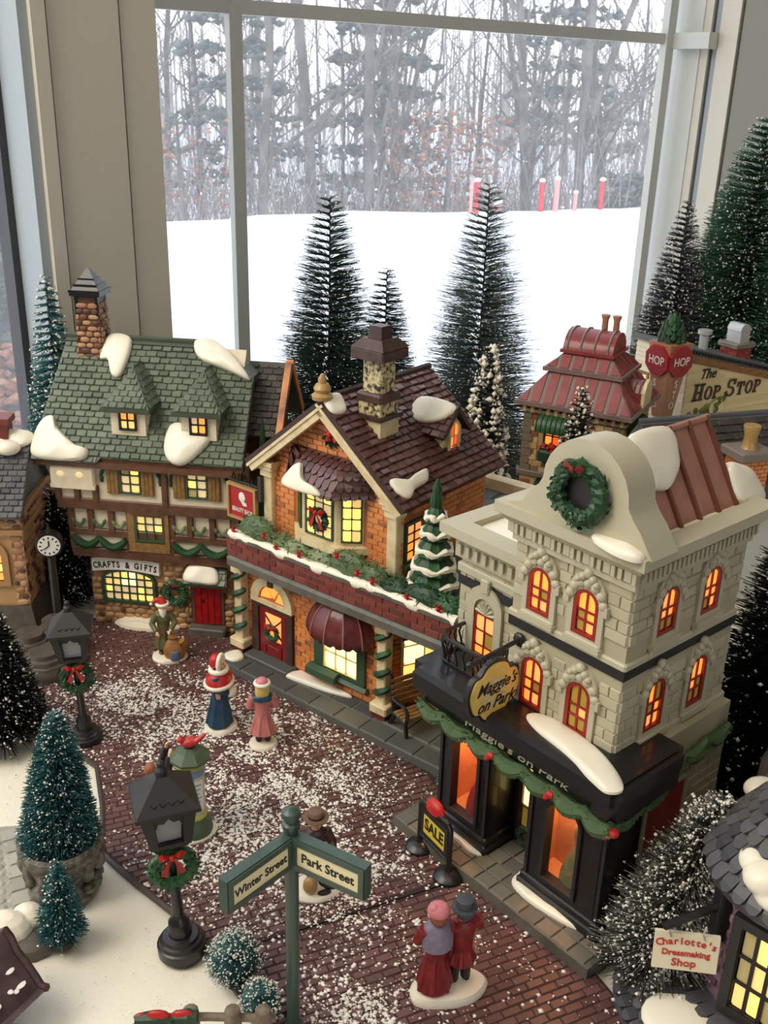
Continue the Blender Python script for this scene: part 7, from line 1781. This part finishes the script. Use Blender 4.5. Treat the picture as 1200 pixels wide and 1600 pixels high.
def person(root, M, h, mcoat, hem, wid, arms, msleeve=None, legs=True, mleg='trouser', face=True, mskin='skin', belt=None):
    """body grown as one surface, then coat or gown with sleeves over it; faces -y. arms: ((elbow),(wrist)) for left (-x) and right"""
    q = MB(); hz = .885 * h; hr = .085 * h
    q.ball((0, 0, hz), hr * .92, hr, hr * 1.18, 14, 10, M); q.tube([(0, -hr * .9, hz + hr * .15), (0, -hr * 1.22, hz - hr * .2)], [hr * .12, hr * .2], 6, M)
    for s_ in (-1, 1): q.ball((s_ * hr * .92, 0, hz - hr * .05), hr * .16, hr * .25, hr * .34, 6, 5, M)
    q.tube([(0, -hr * .75, hz - hr * .62), (0, -hr * 1.02, hz - hr * .62)], [hr * .3, hr * .14], 6, M)
    q.tube([(0, 0, .74 * h), (0, 0, .84 * h)], .045 * h, 10, M)
    q.loft([(0, 0, .46 * h, .09 * h, .06 * h), (0, 0, .6 * h, .1 * h, .065 * h), (0, 0, .72 * h, .12 * h, .07 * h), (0, 0, .78 * h, .06 * h, .05 * h)], 14, M)
    for s_, (el, wr) in zip((-1, 1), arms):
        sh = Vector((s_ * .125 * h, 0, .735 * h)); el = Vector(el) * h; wr = Vector(wr) * h
        q.tube([sh, el, wr], [.042 * h, .034 * h, .025 * h], 8, M); hand(q, wr, wr - el, .055 * h, M)
    for s_ in (-1, 1):
        q.tube([(s_ * .05 * h, 0, .5 * h), (s_ * .055 * h, -.01 * h, .26 * h), (s_ * .06 * h, 0, .05 * h)], [.06 * h, .045 * h, .032 * h], 8, M)
        q.ball((s_ * .062 * h, -.03 * h, .025 * h), .035 * h, .07 * h, .03 * h, 8, 5, M)
    o = obj('body', q, K[mskin], root, smooth=True); remesh(o, max(.03, .0075 * h))
    if face:
        q = MB()
        for s_ in (-1, 1): q.ball((s_ * hr * .38, -hr * .93, hz + hr * .12), hr * .11, hr * .06, hr * .13, 6, 4, M)
        obj('eyes', q, K['ink'], root); q = MB(); q.ball((0, -hr * .98, hz - hr * .5), hr * .26, hr * .08, hr * .07, 8, 4, M); obj('mouth', q, K['red'], root)
    q = MB(); r = [(0, .01 * h, hem * h, wid * h, wid * .85 * h)]
    for t_, w_ in ((.25, .86), (.5, .66), (.75, .5), (1.0, .42)): r.append((0, .005 * h, (hem + (.56 - hem) * t_) * h, max(.105, wid * w_) * h, max(.085, wid * w_ * .85) * h))
    r += [(0, 0, .66 * h, .125 * h, .09 * h), (0, 0, .735 * h, .135 * h, .085 * h), (0, 0, .785 * h, .075 * h, .06 * h)]
    q.loft(r, 24, M)
    for s_, (el, wr) in zip((-1, 1), arms):
        el = Vector(el) * h; wr = Vector(wr) * h; q.tube([Vector((s_ * .115 * h, 0, .735 * h)), el, wr.lerp(el, .06)], [.062 * h, .054 * h, .048 * h], 10, M)
    for k in range(7):                                            # folds of the skirt
        a = k * .9 + .3; q.tube([(wid * .99 * h * math.cos(a), .01 * h + wid * .84 * h * math.sin(a), hem * h + .02 * h), (.45 * wid * h * math.cos(a), .4 * wid * h * math.sin(a), .5 * h)], [.03 * h, .012 * h], 6, M)
    o = obj('coat' if legs else 'gown', q, K[mcoat], root, smooth=True); remesh(o, max(.03, .008 * h))
    if legs:
        q = MB()
        for s_ in (-1, 1):
            q.tube([(s_ * .055 * h, 0, max(hem, .2) * h + .05 * h), (s_ * .06 * h, 0, .05 * h)], [.055 * h, .046 * h], 8, M); q.ball((s_ * .063 * h, -.035 * h, .03 * h), .045 * h, .085 * h, .04 * h, 9, 6, M)
        obj('boots', q, K[mleg], root, smooth=True)
    return hz, hr
def part(root, name, m, fn, smooth=True):
    q = MB(); fn(q); return obj(name, q, K[m], root, smooth=smooth, angle=55)
# woman in the blue gown
t = thing('lady_figurine', 'figurine of a person in blue gown, red cape and white-trimmed red bonnet, seen in profile', 'figurine', (-11.0, 60.2, 0), 78, 'village figurines')
snow_base(t, 1.15, 1.15, .4, 1)
M = T(0, 0, .3); h = 5.6
hz, hr = person(t, M, h, 'coatblue', .02, .18, (((-.13, -.05, .57), (-.06, -.14, .5)), ((.13, -.05, .57), (.06, -.14, .5))), legs=False)
part(t, 'cape', 'red', lambda q: q.loft([(0, 0, .61 * h, .205 * h, .165 * h), (0, 0, .7 * h, .195 * h, .15 * h), (0, 0, .78 * h, .09 * h, .08 * h)], 20, M))
part(t, 'fur_trim', 'snowpaint', lambda q: (q.tube([(.2 * h * math.cos(a), .16 * h * math.sin(a), .615 * h) for a in [i * .3927 for i in range(16)]], .028 * h, 8, M, closed=True), q.tube([(.105 * h * math.cos(a), .095 * h * math.sin(a), .79 * h) for a in [i * .3927 for i in range(16)]], .035 * h, 8, M, closed=True), q.tube([(hr * 1.1 * math.cos(a), -hr * .35, hz + hr * 1.2 * math.sin(a)) for a in [i * .3927 for i in range(16)]], .026 * h, 8, M, closed=True)))
part(t, 'bonnet', 'red', lambda q: q.ball((0, hr * .3, hz + hr * .12), hr * 1.12, hr * 1.05, hr * 1.22, 14, 10, M))
part(t, 'hand_muff', 'snowpaint', lambda q: q.ball((0, -.16 * h, .5 * h), .1 * h, .06 * h, .065 * h, 12, 8, M))
# girl in the pink coat
t = thing('girl_figurine', 'figurine of a person in pink coat with blonde hair and pink cap, seen from behind', 'figurine', (-7.8, 58.3, 0), 188, 'village figurines')
snow_base(t, .95, .9, .35, 2); M = T(0, 0, .3); h = 4.95
hz, hr = person(t, M, h, 'coatpink', .16, .175, (((-.18, -.01, .57), (-.13, -.13, .5)), ((.18, -.01, .57), (.13, -.13, .5))), legs=True)
part(t, 'hair', 'blonde', lambda q: q.loft([(0, hr * .35, .7 * h, hr * .9, hr * .5), (0, hr * .35, .8 * h, hr * 1.15, hr * .8), (0, hr * .25, hz, hr * 1.1, hr * .95), (0, hr * .2, hz + hr * .9, hr * .7, hr * .7)], 14, M))
part(t, 'cap_brim', 'snowpaint', lambda q: q.tube([(hr * 1.08 * math.cos(a), hr * .1 + hr * 1.08 * math.sin(a), hz + hr * .62) for a in [i * .3927 for i in range(16)]], .028 * h, 8, M, closed=True))
part(t, 'cap', 'hatpink', lambda q: q.ball((0, hr * .1, hz + hr * .75), hr * 1.05, hr * 1.08, hr * .85, 14, 9, M))
part(t, 'scarf', 'coatblue', lambda q: q.loft([(0, 0, .69 * h, .15 * h, .11 * h), (0, 0, .74 * h, .15 * h, .11 * h), (0, 0, .78 * h, .08 * h, .07 * h)], 16, M))
# poster column with bird, boy reaching up
t = thing('poster_column', 'ceramic poster column with green roof and red bird, a person reaching up beside it', 'figurine', (-10.9, 49.3, 0), 10)
snow_base(t, 2.1, 1.25, .4, 3, x=-.7)
part(t, 'foot', 'columngreen', lambda q: q.lathe([(1.15, .3), (1.1, .9), (.85, 1.3), (.82, 1.5)], 24))
part(t, 'shaft', 'columncream', lambda q: q.lathe([(.78, 1.4), (.78, 4.9)], 24))
part(t, 'lower_ring', 'limegreen', lambda q: q.lathe([(.86, 1.45), (.9, 1.6), (.84, 1.75)], 24)); part(t, 'upper_ring', 'limegreen', lambda q: q.lathe([(.86, 5.0), (.98, 5.15), (.9, 5.3)], 24))
part(t, 'blue_band', 'columnblue', lambda q: q.lathe([(.82, 4.45), (.84, 4.95), (.8, 5.0)], 24))
for k, a in enumerate((250, 300)):
    ar = math.radians(a); F_ = FM((.79 * math.cos(ar), .79 * math.sin(ar), 3.2), (-math.sin(ar), math.cos(ar), 0), (0, 0, 1))
    q = MB(); q.box(-.3, .3, -1.0, 1.0, -.06, .03, F_); po = obj('poster', q, K['white'], t)
    q = MB()
    for j in range(6): q.box(-.2, .2 - .07 * (j % 3), .7 - j * .3, .78 - j * .3, .03, .04, F_)
    obj('poster_marks', q, K['columnblue'], po)
part(t, 'column_roof', 'columngreen', lambda q: q.lathe([(.9, 5.25), (1.2, 5.45), (1.22, 5.6), (.75, 6.0), (.3, 6.15)], 8, RZ(22.5)), smooth=False)
def bird(q):
    q.ball((0, 0, 6.45), .5, .3, .3, 12, 8); q.ball((-.45, 0, 6.7), .22, .2, .22, 10, 7); q.tube([(-.6, 0, 6.72), (-.8, 0, 6.7)], [.09, .01], 6); q.tube([(-.45, 0, 6.85), (-.5, 0, 7.1)], [.12, .02], 6); q.tube([(.35, 0, 6.5), (.75, 0, 6.8), (.95, 0, 7.0)], [.2, .16, .1], 6); q.ball((.1, -.25, 6.55), .35, .08, .22); q.ball((.1, .25, 6.55), .35, .08, .22)
o = part(t, 'red_bird', 'bird', bird); remesh(o, .05)
M = T(-2.15, .25, .3) @ RZ(110); h = 4.8
person(t, M, h, 'trouser', .3, .13, (((-.12, -.14, .86), (-.06, -.2, 1.08)), ((.12, -.14, .88), (.05, -.2, 1.15))), legs=True)
part(t, 'hair', 'orangehair', lambda q: q.ball((0, .03 * h, .91 * h), .088 * h, .085 * h, .09 * h, 12, 8, M))
# man with brown hat behind the sign
t = thing('man_figurine', 'figurine of a person in brown hat and black boots half hidden behind the street sign', 'figurine', (-3.2, 44.9, 0), 20, 'village figurines')
snow_base(t, 1.5, 1.15, .4, 4); M = T(0, .15, .32); h = 4.9
hz, hr = person(t, M, h, 'darkbrown', .25, .15, (((-.18, -.03, .58), (-.16, -.16, .5)), ((.18, -.03, .58), (.16, -.16, .5))), legs=True)
part(t, 'hat', 'hatbrown', lambda q: q.lathe([(hr * 1.75, hz + hr * .55), (hr * 1.75, hz + hr * .68), (hr * 1.05, hz + hr * .72), (hr * .98, hz + hr * 1.6), (hr * .9, hz + hr * 1.65)], 18, M))
part(t, 'hat_band', 'ink', lambda q: q.lathe([(hr * 1.08, hz + hr * .7), (hr * 1.06, hz + hr * .95)], 18, M))
part(t, 'gold_bag', 'gold', lambda q: q.ball((-.55, -.6, .95), .42, .36, .55, 12, 8))
part(t, 'dark_toys', 'ink', lambda q: (q.ball((.75, -.5, .5), .5, .25, .16), q.ball((.2, -.85, .45), .4, .2, .12), q.tube([(.5, -.4, .5), (.95, -.35, .7), (1.05, -.5, .5)], .12, 6)))
# couple seen from behind
t = thing('couple_figurine', 'figurine of two persons arm in arm, red gown and red coat, seen from behind', 'figurine', (3.85, 38.1, 0), 196, 'village figurines')
snow_base(t, 2.0, 1.15, .6, 5)
M = T(.75, 0, .5); h = 5.3
hz, hr = person(t, M, h, 'coatred', .03, .165, (((-.17, -.03, .6), (-.1, -.13, .52)), ((.17, -.02, .6), (.1, -.14, .55))), legs=False)
part(t, 'shawl', 'lilac', lambda q: q.loft([(0, .02 * h, .55 * h, .15 * h, .13 * h), (0, .01 * h, .66 * h, .155 * h, .125 * h), (0, 0, .76 * h, .12 * h, .09 * h), (0, 0, .8 * h, .06 * h, .06 * h)], 16, M))
part(t, 'hair', 'tealhair' if False else 'orangehair', lambda q: q.ball((0, hr * .25, hz - hr * .1), hr * 1.02, hr, hr * 1.0, 12, 8, M))
part(t, 'bonnet', 'hatpink', lambda q: (q.ball((0, hr * .2, hz + hr * .75), hr * 1.25, hr * 1.2, hr * .9, 14, 9, M), q.ball((hr * .5, hr * .3, hz + hr * 1.2), hr * .6, hr * .6, hr * .5, 10, 7, M), q.ball((-hr * .5, hr * .3, hz + hr * 1.1), hr * .6, hr * .6, hr * .5, 10, 7, M)))
M = T(-.65, -.1, .5); h = 5.1
hz, hr = person(t, M, h, 'coatred', .26, .135, (((-.19, -.06, .62), (-.24, -.2, .56)), ((.17, -.02, .6), (.12, -.12, .54))), legs=True)
part(t, 'top_hat', 'tealhair', lambda q: q.lathe([(hr * 1.5, hz + hr * .5), (hr * 1.5, hz + hr * .62), (hr * 1.0, hz + hr * .68), (hr * 1.02, hz + hr * 1.7), (hr * .9, hz + hr * 1.75)], 16, M))
part(t, 'hair', 'tealhair', lambda q: q.ball((0, hr * .3, hz - hr * .05), hr * 1.0, hr * .95, hr * .95, 12, 8, M))
# bearded man with sack by the crafts house
t = thing('bearded_figurine', 'figurine of a bearded person in red cap and olive coat with a tan sack', 'figurine', (-16.4, 69.3, 0), 15, 'village figurines')
snow_base(t, 1.35, 1.1, .4, 6); M = T(-.35, .35, .35); h = 4.6
hz, hr = person(t, M, h, 'olive', .12, .16, (((-.19, -.03, .58), (-.12, -.16, .48)), ((.19, -.03, .58), (.1, -.17, .5))), legs=True, mleg='brown')
part(t, 'beard', 'snowpaint', lambda q: q.loft([(0, -hr * .8, .68 * h, hr * .2, hr * .2), (0, -hr * .75, .76 * h, hr * .6, hr * .35), (0, -hr * .6, hz - hr * .4, hr * .85, hr * .5), (0, -hr * .6, hz - hr * .15, hr * .5, hr * .4)], 12, M))
part(t, 'cap', 'red', lambda q: q.tube([(0, 0, hz + hr * .5), (-hr * .3, .1, hz + hr * 1.3), (-hr * 1.2, .1, hz + hr * 1.35), (-hr * 2.0, 0, hz + hr * .8)], [hr * 1.05, hr * .8, hr * .5, hr * .25], 12, M))
part(t, 'cap_brim', 'snowpaint', lambda q: (q.tube([(hr * 1.08 * math.cos(a), hr * 1.08 * math.sin(a), hz + hr * .5) for a in [i * .3927 for i in range(16)]], .03 * h, 8, M, closed=True), q.ball((-hr * 2.1, 0, hz + hr * .65), hr * .35, nu=8, nv=6, M=M)))
part(t, 'sack', 'tanbag', lambda q: (q.loft([(.35, -.45, .3, .75, .55), (.35, -.45, 1.0, .9, .65), (.3, -.4, 1.6, .6, .5), (.25, -.4, 1.9, .3, .3), (.25, -.4, 2.1, .4, .4)], 16), q.tube([(1.0, -.5, .9), (1.25, -.7, 1.5), (.9, -.8, 1.9)], .3, 8)))
part(t, 'blue_parcel', 'bluecloth', lambda q: q.box(.0, .7, -1.15, -.75, .35, 1.1, b=.1))
texts_to_meshes()
